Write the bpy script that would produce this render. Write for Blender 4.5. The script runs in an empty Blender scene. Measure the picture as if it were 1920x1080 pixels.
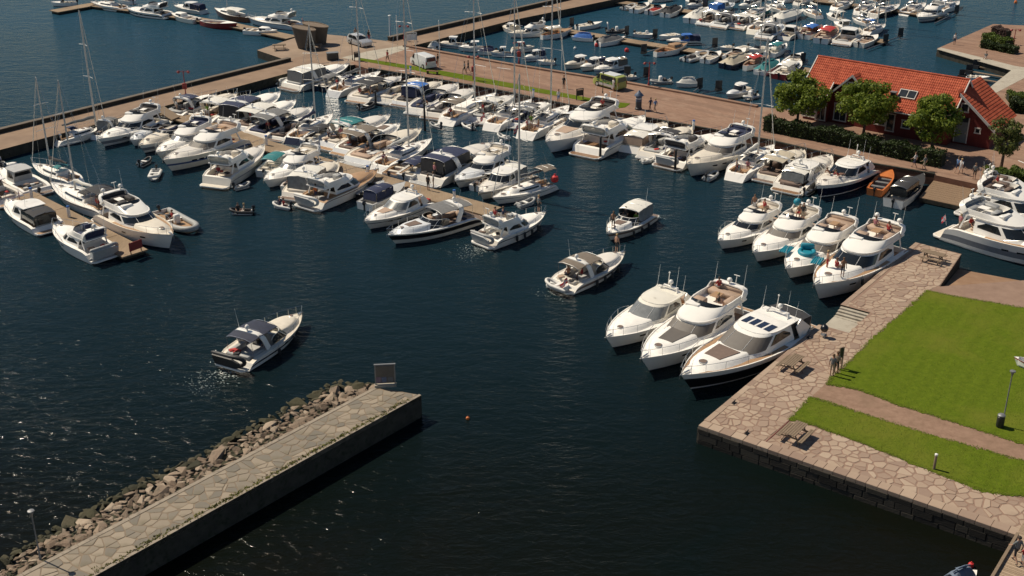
import bpy, bmesh, math, random
import numpy as np
from mathutils import Vector, Matrix, geometry, noise
random.seed(7)
R = math.radians
scene = bpy.context.scene
COL = scene.collection

# ------------------------------------------------------------------ camera, sky, sun, exposure
FOC, PITCH, CAMH = 2241.0, 24.6, 42.0           # focal length in px of a 1920 wide frame
cam_data = bpy.data.cameras.new("camera")
cam_data.sensor_width = 36.0
cam_data.lens = FOC / 1920 * 36.0
cam_data.clip_end = 6000
cam_data.clip_start = 0.5
cam = bpy.data.objects.new("camera", cam_data)
cam.location = (0, 0, CAMH)
cam.rotation_euler = (R(90 - PITCH), 0, 0)
COL.objects.link(cam)
scene.camera = cam

SUN_AZ, SUN_EL = -60.0, 52.0                    # degrees, clockwise from +Y
world = bpy.data.worlds.new("World")
scene.world = world
world.use_nodes = True
wn = world.node_tree
sky = wn.nodes.new("ShaderNodeTexSky")
sky.sky_type = 'NISHITA'
sky.sun_disc = False
sky.sun_elevation = R(SUN_EL)
sky.sun_rotation = R(SUN_AZ)
sky.air_density = 1.0
sky.dust_density = 0.2
sky.ozone_density = 1.5
wn.links.new(sky.outputs[0], wn.nodes["Background"].inputs[0])
wn.nodes["Background"].inputs[1].default_value = 0.055

sd = bpy.data.lights.new("sun", 'SUN')
sd.energy = 4.6
sd.angle = R(0.53)
sd.color = (1.0, 0.89, 0.72)
sun = bpy.data.objects.new("sun", sd)
sv = Vector((math.sin(R(SUN_AZ)) * math.cos(R(SUN_EL)), math.cos(R(SUN_AZ)) * math.cos(R(SUN_EL)), math.sin(R(SUN_EL))))
sun.rotation_euler = (-sv).to_track_quat('-Z', 'Y').to_euler()
sun.location = (0, 0, 120)
COL.objects.link(sun)

scene.view_settings.view_transform = 'Standard'
scene.view_settings.look = 'None'
scene.view_settings.gamma = 1.0
scene.view_settings.use_curve_mapping = False
scene.view_settings.exposure = 0.08
try:
    scene.cycles.use_denoising = True
    scene.cycles.denoiser = 'OPENIMAGEDENOISE'
    scene.cycles.sample_clamp_indirect = 4.0
    scene.cycles.max_bounces = 6
    scene.cycles.use_adaptive_sampling = True
    scene.cycles.adaptive_threshold = 0.02
except Exception:
    pass

# ------------------------------------------------------------------ helpers
def U(x, y, z=0.0):
    """a place of the photograph turned into a world point on the level z"""
    th = R(PITCH)
    dx = (x - 960) / FOC
    dy = -(y - 540) / FOC
    d = Vector((dx, math.cos(th) + dy * math.sin(th), -math.sin(th) + dy * math.cos(th)))
    t = (z - CAMH) / d.z
    return Vector((d.x * t, d.y * t, z))

def ztop(base, ypx):
    """height at which a vertical line over base crosses the picture row ypx"""
    th = R(PITCH)
    dy = -(ypx - 540) / FOC
    d = Vector((0, math.cos(th) + dy * math.sin(th), -math.sin(th) + dy * math.cos(th)))
    return CAMH + d.z * base.y / d.y

def tag(o, label=None, cat=None, group=None, kind=None):
    if label: o['label'] = label
    if cat: o['category'] = cat
    if group: o['group'] = group
    if kind: o['kind'] = kind
    return o

def empty(name, loc=(0, 0, 0), rz=0.0):
    o = bpy.data.objects.new(name, None)
    o.empty_display_size = 0.3
    o.location = loc
    o.rotation_euler = (0, 0, rz)
    COL.objects.link(o)
    return o

class MB:
    def __init__(s):
        s.v = []; s.f = []; s.m = []
    def add(s, vs, fs, mi=0):
        b = len(s.v)
        s.v += [tuple(p) for p in vs]
        s.f += [tuple(i + b for i in f) for f in fs]
        s.m += [mi] * len(fs)
        return s
    def box(s, c, d, rz=0.0, mi=0, tp=1.0):
        """box, centre c, size d; tp tapers the top"""
        hx, hy, hz = d[0] / 2, d[1] / 2, d[2] / 2
        ca, sa = math.cos(rz), math.sin(rz)
        vs = []
        for z, k in ((-hz, 1.0), (hz, tp)):
            for x, y in ((-hx, -hy), (hx, -hy), (hx, hy), (-hx, hy)):
                x *= k; y *= k
                vs.append((c[0] + x * ca - y * sa, c[1] + x * sa + y * ca, c[2] + z))
        return s.add(vs, [(3, 2, 1, 0), (4, 5, 6, 7), (0, 1, 5, 4), (1, 2, 6, 5), (2, 3, 7, 6), (3, 0, 4, 7)], mi)
    def rbox(s, c, d, r=0.05, rz=0.0, mi=0):
        """box with chamfered edges all round"""
        hx, hy, hz = d[0] / 2, d[1] / 2, d[2] / 2
        r = min(r, hx * .9, hy * .9, hz * .9)
        rings = []
        for z, k in ((-hz, r), (-hz + r, 0), (hz - r, 0), (hz, r)):
            ring = []
            for x, y in ((-hx + r, -hy + k), (hx - r, -hy + k), (hx - k, -hy + r), (hx - k, hy - r),
                         (hx - r, hy - k), (-hx + r, hy - k), (-hx + k, hy - r), (-hx + k, -hy + r)):
                ring.append((x, y, z))
            rings.append(ring)
        ca, sa = math.cos(rz), math.sin(rz)
        vs = [(c[0] + x * ca - y * sa, c[1] + x * sa + y * ca, c[2] + z) for ring in rings for x, y, z in ring]
        fs = [tuple(range(7, -1, -1)), tuple(range(24, 32))]
        for k in range(3):
            for i in range(8):
                j = (i + 1) % 8
                fs.append((k * 8 + i, k * 8 + j, k * 8 + 8 + j, k * 8 + 8 + i))
        return s.add(vs, fs, mi)
    def tube(s, pts, r, n=5, mi=0, r2=None, closed=False):
        pts = [Vector(p) for p in pts]
        k = len(pts)
        vs = []; fs = []
        for i, p in enumerate(pts):
            a = pts[(i - 1) % k] if (closed or i > 0) else p
            b = pts[(i + 1) % k] if (closed or i < k - 1) else p
            t = (b - a)
            t = t.normalized() if t.length > 1e-9 else Vector((0, 0, 1))
            up = Vector((0, 0, 1)) if abs(t.z) < 0.95 else Vector((1, 0, 0))
            u = t.cross(up).normalized(); w = u.cross(t)
            rr = r if r2 is None else r + (r2 - r) * i / max(1, k - 1)
            if isinstance(r, (list, tuple)): rr = r[i]
            for j in range(n):
                an = 2 * math.pi * j / n
                vs.append(p + (u * math.cos(an) + w * math.sin(an)) * rr)
        m = k if closed else k - 1
        for i in range(m):
            i2 = (i + 1) % k
            for j in range(n):
                j2 = (j + 1) % n
                fs.append((i * n + j, i * n + j2, i2 * n + j2, i2 * n + j))
        if not closed:
            fs.append(tuple(range(n - 1, -1, -1)))
            fs.append(tuple((k - 1) * n + j for j in range(n)))
        return s.add(vs, fs, mi)
    def lathe(s, c, prof, n=10, mi=0):
        """prof: list of (r, z)"""
        vs = []; fs = []
        for r, z in prof:
            for j in range(n):
                a = 2 * math.pi * j / n
                vs.append((c[0] + r * math.cos(a), c[1] + r * math.sin(a), c[2] + z))
        for i in range(len(prof) - 1):
            for j in range(n):
                j2 = (j + 1) % n
                fs.append((i * n + j, i * n + j2, i * n + n + j2, i * n + n + j))
        fs.append(tuple(range(n - 1, -1, -1)))
        fs.append(tuple((len(prof) - 1) * n + j for j in range(n)))
        return s.add(vs, fs, mi)
    def prism(s, poly, z0, z1, mi=0, mside=None):
        """poly: xy list, any winding; concave allowed"""
        a = sum(poly[i][0] * poly[(i + 1) % len(poly)][1] - poly[(i + 1) % len(poly)][0] * poly[i][1] for i in range(len(poly)))
        if a < 0: poly = list(reversed(poly))
        n = len(poly)
        vs = [(p[0], p[1], z0) for p in poly] + [(p[0], p[1], z1) for p in poly]
        s.add(vs, [tuple(range(n, 2 * n)), tuple(range(n - 1, -1, -1))], mi)
        b = len(s.v) - 2 * n
        for i in range(n):
            j = (i + 1) % n
            s.f.append((b + i, b + j, b + n + j, b + n + i)); s.m.append(mi if mside is None else mside)
        return s
    def beam(s, pts, w, h, mi=0):
        """rectangular bar along pts; w sideways (list allowed), h in the vertical plane"""
        pts = [Vector(p) for p in pts]
        vs = []; k = len(pts)
        for i, p in enumerate(pts):
            a = pts[max(0, i - 1)]; b = pts[min(k - 1, i + 1)]
            t = (b - a).normalized()
            up = Vector((1, 0, 0)) if abs(t.x) < 0.9 else Vector((0, 0, 1))
            u = up - t * up.dot(t); u.normalize()
            q = t.cross(u)
            ww = w[i] if isinstance(w, (list, tuple)) else w
            for e1, e2 in ((-1, -1), (1, -1), (1, 1), (-1, 1)):
                vs.append(p + u * (e1 * ww / 2) + q * (e2 * h / 2))
        fs = [(3, 2, 1, 0), tuple((k - 1) * 4 + j for j in range(4))]
        for i in range(k - 1):
            for j in range(4):
                j2 = (j + 1) % 4
                fs.append((i * 4 + j, i * 4 + j2, i * 4 + 4 + j2, i * 4 + 4 + j))
        return s.add(vs, fs, mi)
    def mesh(s, name, mats, smooth=40):
        me = bpy.data.meshes.new(name)
        me.from_pydata(s.v, [], s.f)
        if not isinstance(mats, (list, tuple)): mats = [mats]
        for m in mats: me.materials.append(MAT[m] if isinstance(m, str) else m)
        if len(mats) > 1: me.polygons.foreach_set('material_index', s.m)
        bm = bmesh.new(); bm.from_mesh(me)
        bmesh.ops.recalc_face_normals(bm, faces=bm.faces)
        bm.to_mesh(me); bm.free()
        if smooth:
            me.shade_smooth()
            me.set_sharp_from_angle(angle=R(smooth))
        me.update()
        return me
    def build(s, name, mats, parent=None, loc=(0, 0, 0), rz=0.0, smooth=40):
        if not s.f: return None
        o = bpy.data.objects.new(name, s.mesh(name, mats, smooth))
        o.location = loc; o.rotation_euler = (0, 0, rz)
        o.parent = parent
        COL.objects.link(o)
        return o

def copy_tree(o, parent=None):
    c = o.copy(); COL.objects.link(c); c.parent = parent
    for ch in o.children: copy_tree(ch, c)
    return c

# ------------------------------------------------------------------ materials
MAT = {}
def nodes(name):
    m = bpy.data.materials.new(name); m.use_nodes = True
    MAT[name] = m
    nt = m.node_tree
    return m, nt, nt.nodes["Principled BSDF"]

def N(nt, typ, **kw):
    n = nt.nodes.new(typ)
    for k, v in kw.items():
        if k.startswith('i_'): n.inputs[k[2:].replace('_', ' ')].default_value = v
        else: setattr(n, k, v)
    return n

def mat(name, rgb, rough=.5, metal=0.0, var=.12, scale=3.0, bump=0.0, bscale=30.0, spec=.5, coat=0.0, rnd=0.0, stretch=None):
    """plain procedural surface: colour with soft blotches, optional relief and a per-object tint"""
    m, nt, p = nodes(name)
    p.inputs['Roughness'].default_value = rough
    p.inputs['Metallic'].default_value = metal
    p.inputs['Specular IOR Level'].default_value = spec
    p.inputs['Coat Weight'].default_value = coat
    tc = N(nt, 'ShaderNodeTexCoord')
    src = tc.outputs['Object']
    if stretch:
        mp = N(nt, 'ShaderNodeMapping'); mp.inputs['Scale'].default_value = stretch
        nt.links.new(src, mp.inputs[0]); src = mp.outputs[0]
    nz = N(nt, 'ShaderNodeTexNoise', i_Scale=scale, i_Detail=5.0, i_Roughness=.6)
    nt.links.new(src, nz.inputs['Vector'])
    mx = N(nt, 'ShaderNodeMix', data_type='RGBA')
    lo = [max(0, c * (1 - var)) for c in rgb]; hi = [min(1, c * (1 + var)) for c in rgb]
    mx.inputs[6].default_value = (*lo, 1); mx.inputs[7].default_value = (*hi, 1)
    mr = N(nt, 'ShaderNodeMapRange', i_From_Min=.3, i_From_Max=.7)
    nt.links.new(nz.outputs[0], mr.inputs[0]); nt.links.new(mr.outputs[0], mx.inputs[0])
    out = mx.outputs[2]
    if rnd:
        oi = N(nt, 'ShaderNodeObjectInfo')
        hs = N(nt, 'ShaderNodeHueSaturation')
        m2 = N(nt, 'ShaderNodeMapRange', i_To_Min=1 - rnd, i_To_Max=1 + rnd)
        nt.links.new(oi.outputs['Random'], m2.inputs[0]); nt.links.new(m2.outputs[0], hs.inputs['Value'])
        nt.links.new(out, hs.inputs['Color']); out = hs.outputs[0]
    nt.links.new(out, p.inputs['Base Color'])
    if bump:
        n2 = N(nt, 'ShaderNodeTexNoise', i_Scale=bscale, i_Detail=4.0)
        nt.links.new(tc.outputs['Object'], n2.inputs['Vector'])
        b = N(nt, 'ShaderNodeBump', i_Strength=bump, i_Distance=.02)
        nt.links.new(n2.outputs[0], b.inputs['Height']); nt.links.new(b.outputs[0], p.inputs['Normal'])
    return m

mat('gelcoat', (.85, .82, .76), .28, var=.035, scale=1.2, coat=.2)
mat('gelcoat_warm', (.78, .73, .65), .3, var=.06, scale=.8, coat=.2)
mat('gelcoat_cool', (.74, .75, .75), .3, var=.06, scale=.8, coat=.2)
mat('gelcoat_old', (.68, .65, .58), .42, var=.12, scale=.7)
mat('stripe_grey', (.22, .23, .25), .4, var=.1)
mat('stripe_blue', (.03, .07, .20), .35, var=.1)
mat('gelcoat_cream', (.76, .72, .62), .3, var=.04, scale=1.2, coat=.2)
mat('gelcoat_grey', (.50, .51, .52), .3, var=.05, coat=.2)
mat('deck_white', (.85, .82, .76), .55, var=.07, scale=2.5)
mat('deck_cream', (.66, .60, .50), .55, var=.08, scale=2.5)
mat('deck_grey', (.42, .42, .41), .6, var=.1, scale=2.5)
mat('navy', (.010, .014, .035), .22, var=.1, coat=.4)
mat('black', (.012, .012, .014), .3, var=.1, coat=.3)
mat('antifoul', (.03, .035, .05), .6, var=.2)
mat('antifoul_red', (.14, .03, .025), .6, var=.2)
mat('rubber', (.02, .02, .022), .6, var=.2)
mat('glass', (.014, .017, .019), .06, var=.1, spec=.7)
mat('screen', (.13, .115, .10), .6, var=.08)
mat('steel', (.62, .62, .60), .25, metal=.9, var=.05)
mat('alu', (.55, .54, .51), .45, metal=.25, var=.06)
mat('teak', (.36, .22, .12), .6, var=.22, scale=2.0, stretch=(1, 14, 1))
mat('teak_dark', (.22, .12, .06), .5, var=.25, scale=2.0, stretch=(1, 14, 1))
mat('varnish', (.25, .085, .03), .25, var=.3, scale=2.0, stretch=(1, 12, 1), coat=.5)
mat('cushion', (.62, .56, .47), .8, var=.1)
mat('cushion_tan', (.42, .30, .22), .8, var=.1)
mat('cushion_brown', (.17, .12, .095), .8, var=.12)
mat('cushion_dark', (.05, .045, .045), .8, var=.15)
mat('canvas_blue', (.02, .028, .07), .85, var=.25, scale=4)
mat('canvas_navy', (.014, .019, .042), .7, var=.25, scale=4)
mat('canvas_bright', (.03, .13, .42), .8, var=.2, scale=4)
mat('canvas_teal', (.02, .17, .18), .8, var=.2, scale=4)
mat('canvas_grey', (.15, .15, .15), .85, var=.15, scale=4)
mat('canvas_dark', (.035, .035, .038), .85, var=.2, scale=4)
mat('canvas_taupe', (.17, .14, .11), .85, var=.12, scale=4)
mat('canvas_white', (.66, .64, .58), .8, var=.08, scale=4)
mat('canvas_beige', (.46, .40, .30), .85, var=.12, scale=4)
mat('canvas_red', (.42, .035, .03), .8, var=.2, scale=4)
mat('clear_vinyl', (.20, .21, .21), .15, var=.25, scale=2)
mat('tube_grey', (.34, .34, .33), .55, var=.08)
mat('tube_white', (.68, .66, .61), .5, var=.06)
mat('tube_black', (.025, .025, .027), .55, var=.15)
mat('flag_red', (.50, .015, .025), .8, var=.1)
mat('flag_blue', (.01, .03, .15), .8, var=.1)
mat('flag_white', (.78, .77, .75), .8, var=.05)
mat('orange', (.62, .16, .03), .55, var=.12)
mat('hull_red', (.22, .02, .02), .35, var=.12)
mat('hull_green', (.03, .17, .15), .35, var=.12)
mat('hull_orange', (.55, .17, .045), .45, var=.12)
mat('toy_turquoise', (.012, .22, .30), .5, var=.1)
mat('white_paint', (.78, .77, .74), .45, var=.05)
mat('buoy_red', (.55, .03, .03), .5, var=.1)
mat('dark_metal', (.04, .04, .042), .45, metal=.3, var=.15)
mat('grey_metal', (.22, .225, .23), .5, metal=.4, var=.12)
mat('red_metal', (.28, .035, .03), .5, var=.12)
mat('cover_slate', (.13, .17, .23), .8, var=.1)
mat('solar', (.02, .03, .06), .12, var=.15)
# ------------------------------------------------------------------ setting materials
def water_material():
    m, nt, p = nodes('water')
    tc = N(nt, 'ShaderNodeTexCoord')
    co = tc.outputs['Object']
    # colour of the water body: dark green, bluer with distance, brown-green over the shallows by the walls
    n1 = N(nt, 'ShaderNodeTexNoise', i_Scale=.06, i_Detail=6.0, i_Roughness=.65, i_Distortion=.8)
    nt.links.new(co, n1.inputs['Vector'])
    sep = N(nt, 'ShaderNodeSeparateXYZ'); nt.links.new(co, sep.inputs[0])
    # shallows: y below about 62 m (near shore) and the cove on the right
    sh = N(nt, 'ShaderNodeMapRange', interpolation_type='SMOOTHSTEP', i_From_Min=74.0, i_From_Max=46.0)
    nt.links.new(sep.outputs[1], sh.inputs[0])
    ml = N(nt, 'ShaderNodeMath', operation='MULTIPLY'); nt.links.new(sh.outputs[0], ml.inputs[0])
    mr = N(nt, 'ShaderNodeMapRange', i_From_Min=.35, i_From_Max=.7); nt.links.new(n1.outputs[0], mr.inputs[0])
    nt.links.new(mr.outputs[0], ml.inputs[1])
    dist_blue = N(nt, 'ShaderNodeMapRange', interpolation_type='LINEAR', i_From_Min=60.0, i_From_Max=205.0)  # sky-reflection blue painted into the far water's base colour
    nt.links.new(sep.outputs[1], dist_blue.inputs[0])
    dm = N(nt, 'ShaderNodeMix', data_type='RGBA')
    dm.inputs[6].default_value = (.0030, .0058, .0046, 1); dm.inputs[7].default_value = (.015, .054, .086, 1)
    nt.links.new(dist_blue.outputs[0], dm.inputs[0])
    sm = N(nt, 'ShaderNodeMix', data_type='RGBA')
    sm.inputs[7].default_value = (.0065, .0055, .0026, 1)
    nt.links.new(dm.outputs[2], sm.inputs[6]); nt.links.new(ml.outputs[0], sm.inputs[0])
    df = N(nt, 'ShaderNodeBsdfDiffuse'); nt.links.new(sm.outputs[2], df.inputs[0])
    gl = N(nt, 'ShaderNodeBsdfGlossy', i_Roughness=.09); gl.inputs[0].default_value = (1, 1, 1, 1)
    fr_ = N(nt, 'ShaderNodeFresnel'); fr_.inputs['IOR'].default_value = 1.30
    mn = N(nt, 'ShaderNodeMath', operation='MULTIPLY'); mn.inputs[1].default_value = .48; nt.links.new(fr_.outputs[0], mn.inputs[0])
    ms = N(nt, 'ShaderNodeMixShader'); nt.links.new(mn.outputs[0], ms.inputs[0]); nt.links.new(df.outputs[0], ms.inputs[1]); nt.links.new(gl.outputs[0], ms.inputs[2])
    nt.links.new(ms.outputs[0], nt.nodes['Material Output'].inputs[0]); nt.nodes.remove(p); p = None
    # ripples: three sizes, wind-stretched, with calmer and rougher patches
    mp = N(nt, 'ShaderNodeMapping'); mp.inputs['Rotation'].default_value = (0, 0, R(24)); mp.inputs['Scale'].default_value = (.62, 1.25, 1)
    nt.links.new(co, mp.inputs[0])
    a = N(nt, 'ShaderNodeTexNoise', i_Scale=.50, i_Detail=3.0, i_Roughness=.55, i_Distortion=.5)
    b = N(nt, 'ShaderNodeTexNoise', i_Scale=1.5, i_Detail=4.0, i_Roughness=.6, i_Distortion=.7)
    for n in (a, b): nt.links.new(mp.outputs[0], n.inputs['Vector'])
    patch = N(nt, 'ShaderNodeTexNoise', i_Scale=.035, i_Detail=3.0, i_Distortion=1.0); nt.links.new(co, patch.inputs['Vector'])
    pr = N(nt, 'ShaderNodeMapRange', i_From_Min=.35, i_From_Max=.65, i_To_Min=.55, i_To_Max=1.15); nt.links.new(patch.outputs[0], pr.inputs[0])
    b1 = N(nt, 'ShaderNodeBump', i_Distance=.32); b1.inputs['Strength'].default_value = .55
    b2 = N(nt, 'ShaderNodeBump', i_Distance=.15)
    nt.links.new(a.outputs[0], b1.inputs['Height']); nt.links.new(b.outputs[0], b2.inputs['Height'])
    nt.links.new(b1.outputs[0], b2.inputs['Normal'])
    nt.links.new(pr.outputs[0], b2.inputs['Strength'])
    nt.links.new(b2.outputs[0], gl.inputs['Normal']); nt.links.new(b2.outputs[0], fr_.inputs['Normal'])
    return m
water_material()

def ramp_mat(name, stops, scale, rough=.85, bump=.3, bscale=40.0, bdist=.02, rnd=False, detail=6.0, second=None, stretch=None):
    """surface whose colour runs through stops by noise, or by object when rnd"""
    m, nt, p = nodes(name)
    p.inputs['Roughness'].default_value = rough
    p.inputs['Specular IOR Level'].default_value = .25
    tc = N(nt, 'ShaderNodeTexCoord'); co = tc.outputs['Object']
    if stretch:
        mp = N(nt, 'ShaderNodeMapping'); mp.inputs['Scale'].default_value = stretch
        nt.links.new(co, mp.inputs[0]); co = mp.outputs[0]
    nz = N(nt, 'ShaderNodeTexNoise', i_Scale=scale, i_Detail=detail, i_Roughness=.65)
    nt.links.new(co, nz.inputs['Vector'])
    cr = N(nt, 'ShaderNodeValToRGB')
    e = cr.color_ramp.elements
    while len(e) < len(stops): e.new(.5)
    for k, (pos, c) in enumerate(stops):
        e[k].position = pos; e[k].color = (*c, 1)
    fac = nz.outputs[0]
    if rnd:
        oi = N(nt, 'ShaderNodeObjectInfo')
        ad = N(nt, 'ShaderNodeMath', operation='MULTIPLY_ADD'); ad.inputs[1].default_value = .35
        nt.links.new(nz.outputs[0], ad.inputs[0])
        m2 = N(nt, 'ShaderNodeMath', operation='MULTIPLY_ADD'); m2.inputs[1].default_value = .9; m2.inputs[2].default_value = -.12
        nt.links.new(oi.outputs['Random'], m2.inputs[0]); nt.links.new(m2.outputs[0], ad.inputs[2])
        fac = ad.outputs[0]
    nt.links.new(fac, cr.inputs[0])
    out = cr.outputs[0]
    if second:
        n3 = N(nt, 'ShaderNodeTexNoise', i_Scale=second[0], i_Detail=4.0); nt.links.new(tc.outputs['Object'], n3.inputs['Vector'])
        r3 = N(nt, 'ShaderNodeMapRange', i_From_Min=second[2], i_From_Max=second[3]); nt.links.new(n3.outputs[0], r3.inputs[0])
        mx = N(nt, 'ShaderNodeMix', data_type='RGBA'); mx.inputs[7].default_value = (*second[1], 1)
        nt.links.new(out, mx.inputs[6]); nt.links.new(r3.outputs[0], mx.inputs[0]); out = mx.outputs[2]
    nt.links.new(out, p.inputs['Base Color'])
    if bump:
        n2 = N(nt, 'ShaderNodeTexNoise', i_Scale=bscale, i_Detail=5.0); nt.links.new(tc.outputs['Object'], n2.inputs['Vector'])
        b = N(nt, 'ShaderNodeBump', i_Strength=bump, i_Distance=bdist)
        nt.links.new(n2.outputs[0], b.inputs['Height']); nt.links.new(b.outputs[0], p.inputs['Normal'])
    return m

ramp_mat('flag_grey', [(.0, (.165, .15, .125)), (.3, (.215, .188, .15)), (.65, (.275, .23, .175)), (1., (.33, .275, .21))], 1.8, rnd=True, second=(.5, (.15, .13, .085), .5, .75))
ramp_mat('flag_pink', [(.0, (.27, .19, .145)), (.4, (.33, .24, .18)), (.7, (.38, .285, .21)), (1., (.42, .325, .245))], 2.2, rnd=True, second=(.35, (.22, .15, .115), .55, .85))
ramp_mat('mortar_grey', [(.3, (.18, .14, .10)), (.6, (.24, .185, .13)), (.85, (.12, .12, .04))], 1.2)
ramp_mat('mortar_pink', [(.3, (.23, .15, .11)), (.7, (.29, .195, .145))], 1.2)
ramp_mat('concrete', [(.3, (.25, .21, .165)), (.7, (.34, .29, .225))], 1.0, second=(3.0, (.14, .115, .09), .55, .8))
ramp_mat('concrete_light', [(.3, (.36, .32, .26)), (.7, (.46, .42, .34))], .8, second=(2.0, (.26, .22, .17), .55, .85))
ramp_mat('wall_cap', [(.3, (.12, .10, .08)), (.7, (.17, .14, .11))], 1.0)
ramp_mat('wall_dark', [(.3, (.03, .028, .024)), (.7, (.075, .066, .052))], 1.5, second=(3.0, (.02, .024, .014), .45, .7))  # shade of the quay and parapet faces put into this dark tone
def promenade_material():
    m, nt, p = nodes('promenade')
    p.inputs['Roughness'].default_value = .9; p.inputs['Specular IOR Level'].default_value = .2
    tc = N(nt, 'ShaderNodeTexCoord'); mp = N(nt, 'ShaderNodeMapping'); mp.inputs['Rotation'].default_value = (0, 0, R(40)); nt.links.new(tc.outputs['Object'], mp.inputs[0])
    st = N(nt, 'ShaderNodeMapping'); st.inputs['Scale'].default_value = (.05, 1.0, 1); nt.links.new(mp.outputs[0], st.inputs[0])
    n1 = N(nt, 'ShaderNodeTexNoise', i_Scale=.9, i_Detail=6.0, i_Roughness=.6); nt.links.new(st.outputs[0], n1.inputs['Vector'])
    n2 = N(nt, 'ShaderNodeTexNoise', i_Scale=.35, i_Detail=7.0, i_Roughness=.7); nt.links.new(tc.outputs['Object'], n2.inputs['Vector'])
    br = N(nt, 'ShaderNodeTexBrick', i_Scale=1.0); br.inputs['Color1'].default_value = (.27, .165, .115, 1); br.inputs['Color2'].default_value = (.32, .20, .14, 1); br.inputs['Mortar'].default_value = (.22, .14, .10, 1)
    br.inputs['Brick Width'].default_value = .9; br.inputs['Row Height'].default_value = .45; br.inputs['Mortar Size'].default_value = .03; nt.links.new(mp.outputs[0], br.inputs['Vector'])
    r1 = N(nt, 'ShaderNodeMapRange', i_From_Min=.42, i_From_Max=.68); nt.links.new(n1.outputs[0], r1.inputs[0])
    x = N(nt, 'ShaderNodeMix', data_type='RGBA'); x.inputs[7].default_value = (.20, .125, .09, 1); nt.links.new(br.outputs[0], x.inputs[6]); nt.links.new(r1.outputs[0], x.inputs[0])
    r2 = N(nt, 'ShaderNodeMapRange', i_From_Min=.52, i_From_Max=.8); nt.links.new(n2.outputs[0], r2.inputs[0])
    y = N(nt, 'ShaderNodeMix', data_type='RGBA'); y.inputs[7].default_value = (.34, .235, .17, 1); nt.links.new(x.outputs[2], y.inputs[6]); nt.links.new(r2.outputs[0], y.inputs[0])
    nt.links.new(y.outputs[2], p.inputs['Base Color'])
promenade_material()
ramp_mat('pier_paving', [(.3, (.235, .16, .11)), (.7, (.30, .21, .145))], .6, second=(.25, (.20, .14, .10), .45, .75))
ramp_mat('plaza_paving', [(.3, (.275, .20, .145)), (.7, (.34, .255, .185))], .5, second=(.2, (.22, .16, .115), .5, .8))
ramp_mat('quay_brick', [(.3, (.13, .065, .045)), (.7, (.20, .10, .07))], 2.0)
def lawn_material():
    m, nt, p = nodes('lawn')
    p.inputs['Roughness'].default_value = 1.0; p.inputs['Specular IOR Level'].default_value = .1
    tc = N(nt, 'ShaderNodeTexCoord'); co = tc.outputs['Object']
    def nz(s, d=4.0, r=.6, src=co): 
        n = N(nt, 'ShaderNodeTexNoise', i_Scale=s, i_Detail=d, i_Roughness=r); nt.links.new(src, n.inputs['Vector']); return n.outputs[0]
    def mixc(fac, a, c, lo, hi):
        r = N(nt, 'ShaderNodeMapRange', i_From_Min=lo, i_From_Max=hi); nt.links.new(fac, r.inputs[0])
        x = N(nt, 'ShaderNodeMix', data_type='RGBA'); nt.links.new(r.outputs[0], x.inputs[0])
        for k, v in ((6, a), (7, c)):
            if isinstance(v, tuple): x.inputs[k].default_value = (*v, 1)
            else: nt.links.new(v, x.inputs[k])
        return x.outputs[2]
    c = mixc(nz(2.2, 7.0, .75), (.070, .108, .006), (.120, .162, .011), .3, .7)
    # faint mowing bands
    mp = N(nt, 'ShaderNodeMapping'); mp.inputs['Rotation'].default_value = (0, 0, R(34)); nt.links.new(co, mp.inputs[0])
    wv = N(nt, 'ShaderNodeTexWave', i_Scale=.28, i_Distortion=1.2, i_Detail=2.0); nt.links.new(mp.outputs[0], wv.inputs['Vector'])
    c2 = N(nt, 'ShaderNodeHueSaturation'); nt.links.new(c, c2.inputs['Color'])
    r = N(nt, 'ShaderNodeMapRange', i_To_Min=.96, i_To_Max=1.04); nt.links.new(wv.outputs[0], r.inputs[0]); nt.links.new(r.outputs[0], c2.inputs['Value'])
    c = mixc(nz(.16, 3.0), c2.outputs[0], (.150, .155, .022), .48, .80)      # dry yellowish areas
    c = mixc(nz(.9, 6.0, .7), c, (.17, .135, .045), .66, .80)               # worn spots
    c = mixc(nz(9.0, 3.0, .7), c, (.050, .085, .006), .60, .78)             # clover and darker tufts
    nt.links.new(c, p.inputs['Base Color'])
    bp = N(nt, 'ShaderNodeBump', i_Strength=.8, i_Distance=.06); nt.links.new(nz(12.0, 6.0, .7), bp.inputs['Height']); nt.links.new(bp.outputs[0], p.inputs['Normal'])
lawn_material()
ramp_mat('gravel', [(.3, (.22, .135, .092)), (.7, (.31, .20, .14))], 2.5, bump=.5, bscale=25, second=(.5, (.19, .125, .08), .5, .75))
ramp_mat('sand', [(.3, (.24, .14, .085)), (.7, (.30, .19, .12))], 1.0)
ramp_mat('rock', [(.0, (.13, .095, .065)), (.35, (.22, .16, .115)), (.7, (.31, .235, .17)), (1., (.40, .32, .24))], 2.0, rnd=True, bump=.7, bscale=6, bdist=.08, second=(1.5, (.12, .115, .09), .55, .75))
ramp_mat('rock_wet', [(.0, (.025, .025, .015)), (.5, (.06, .055, .03)), (1., (.10, .085, .055))], 2.0, rnd=True, bump=.7, bscale=6, bdist=.08)
ramp_mat('block', [(.0, (.022, .02, .017)), (.5, (.038, .033, .027)), (1., (.062, .054, .042))], 2.0, rnd=True, bump=.6, bscale=8, bdist=.05)  # stone colour darkened to carry the shade on the wall faces
ramp_mat('pontoon_deck', [(.3, (.25, .18, .115)), (.7, (.33, .245, .165))], 1.5, stretch=(6, .6, 1), second=(.35, (.20, .145, .095), .45, .75))
ramp_mat('deck_wood', [(.3, (.20, .135, .085)), (.7, (.27, .185, .12))], 1.5, stretch=(1, 12, 1))
ramp_mat('old_wood', [(.3, (.17, .125, .085)), (.7, (.26, .195, .135))], 2.0, stretch=(1, 14, 1))
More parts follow.
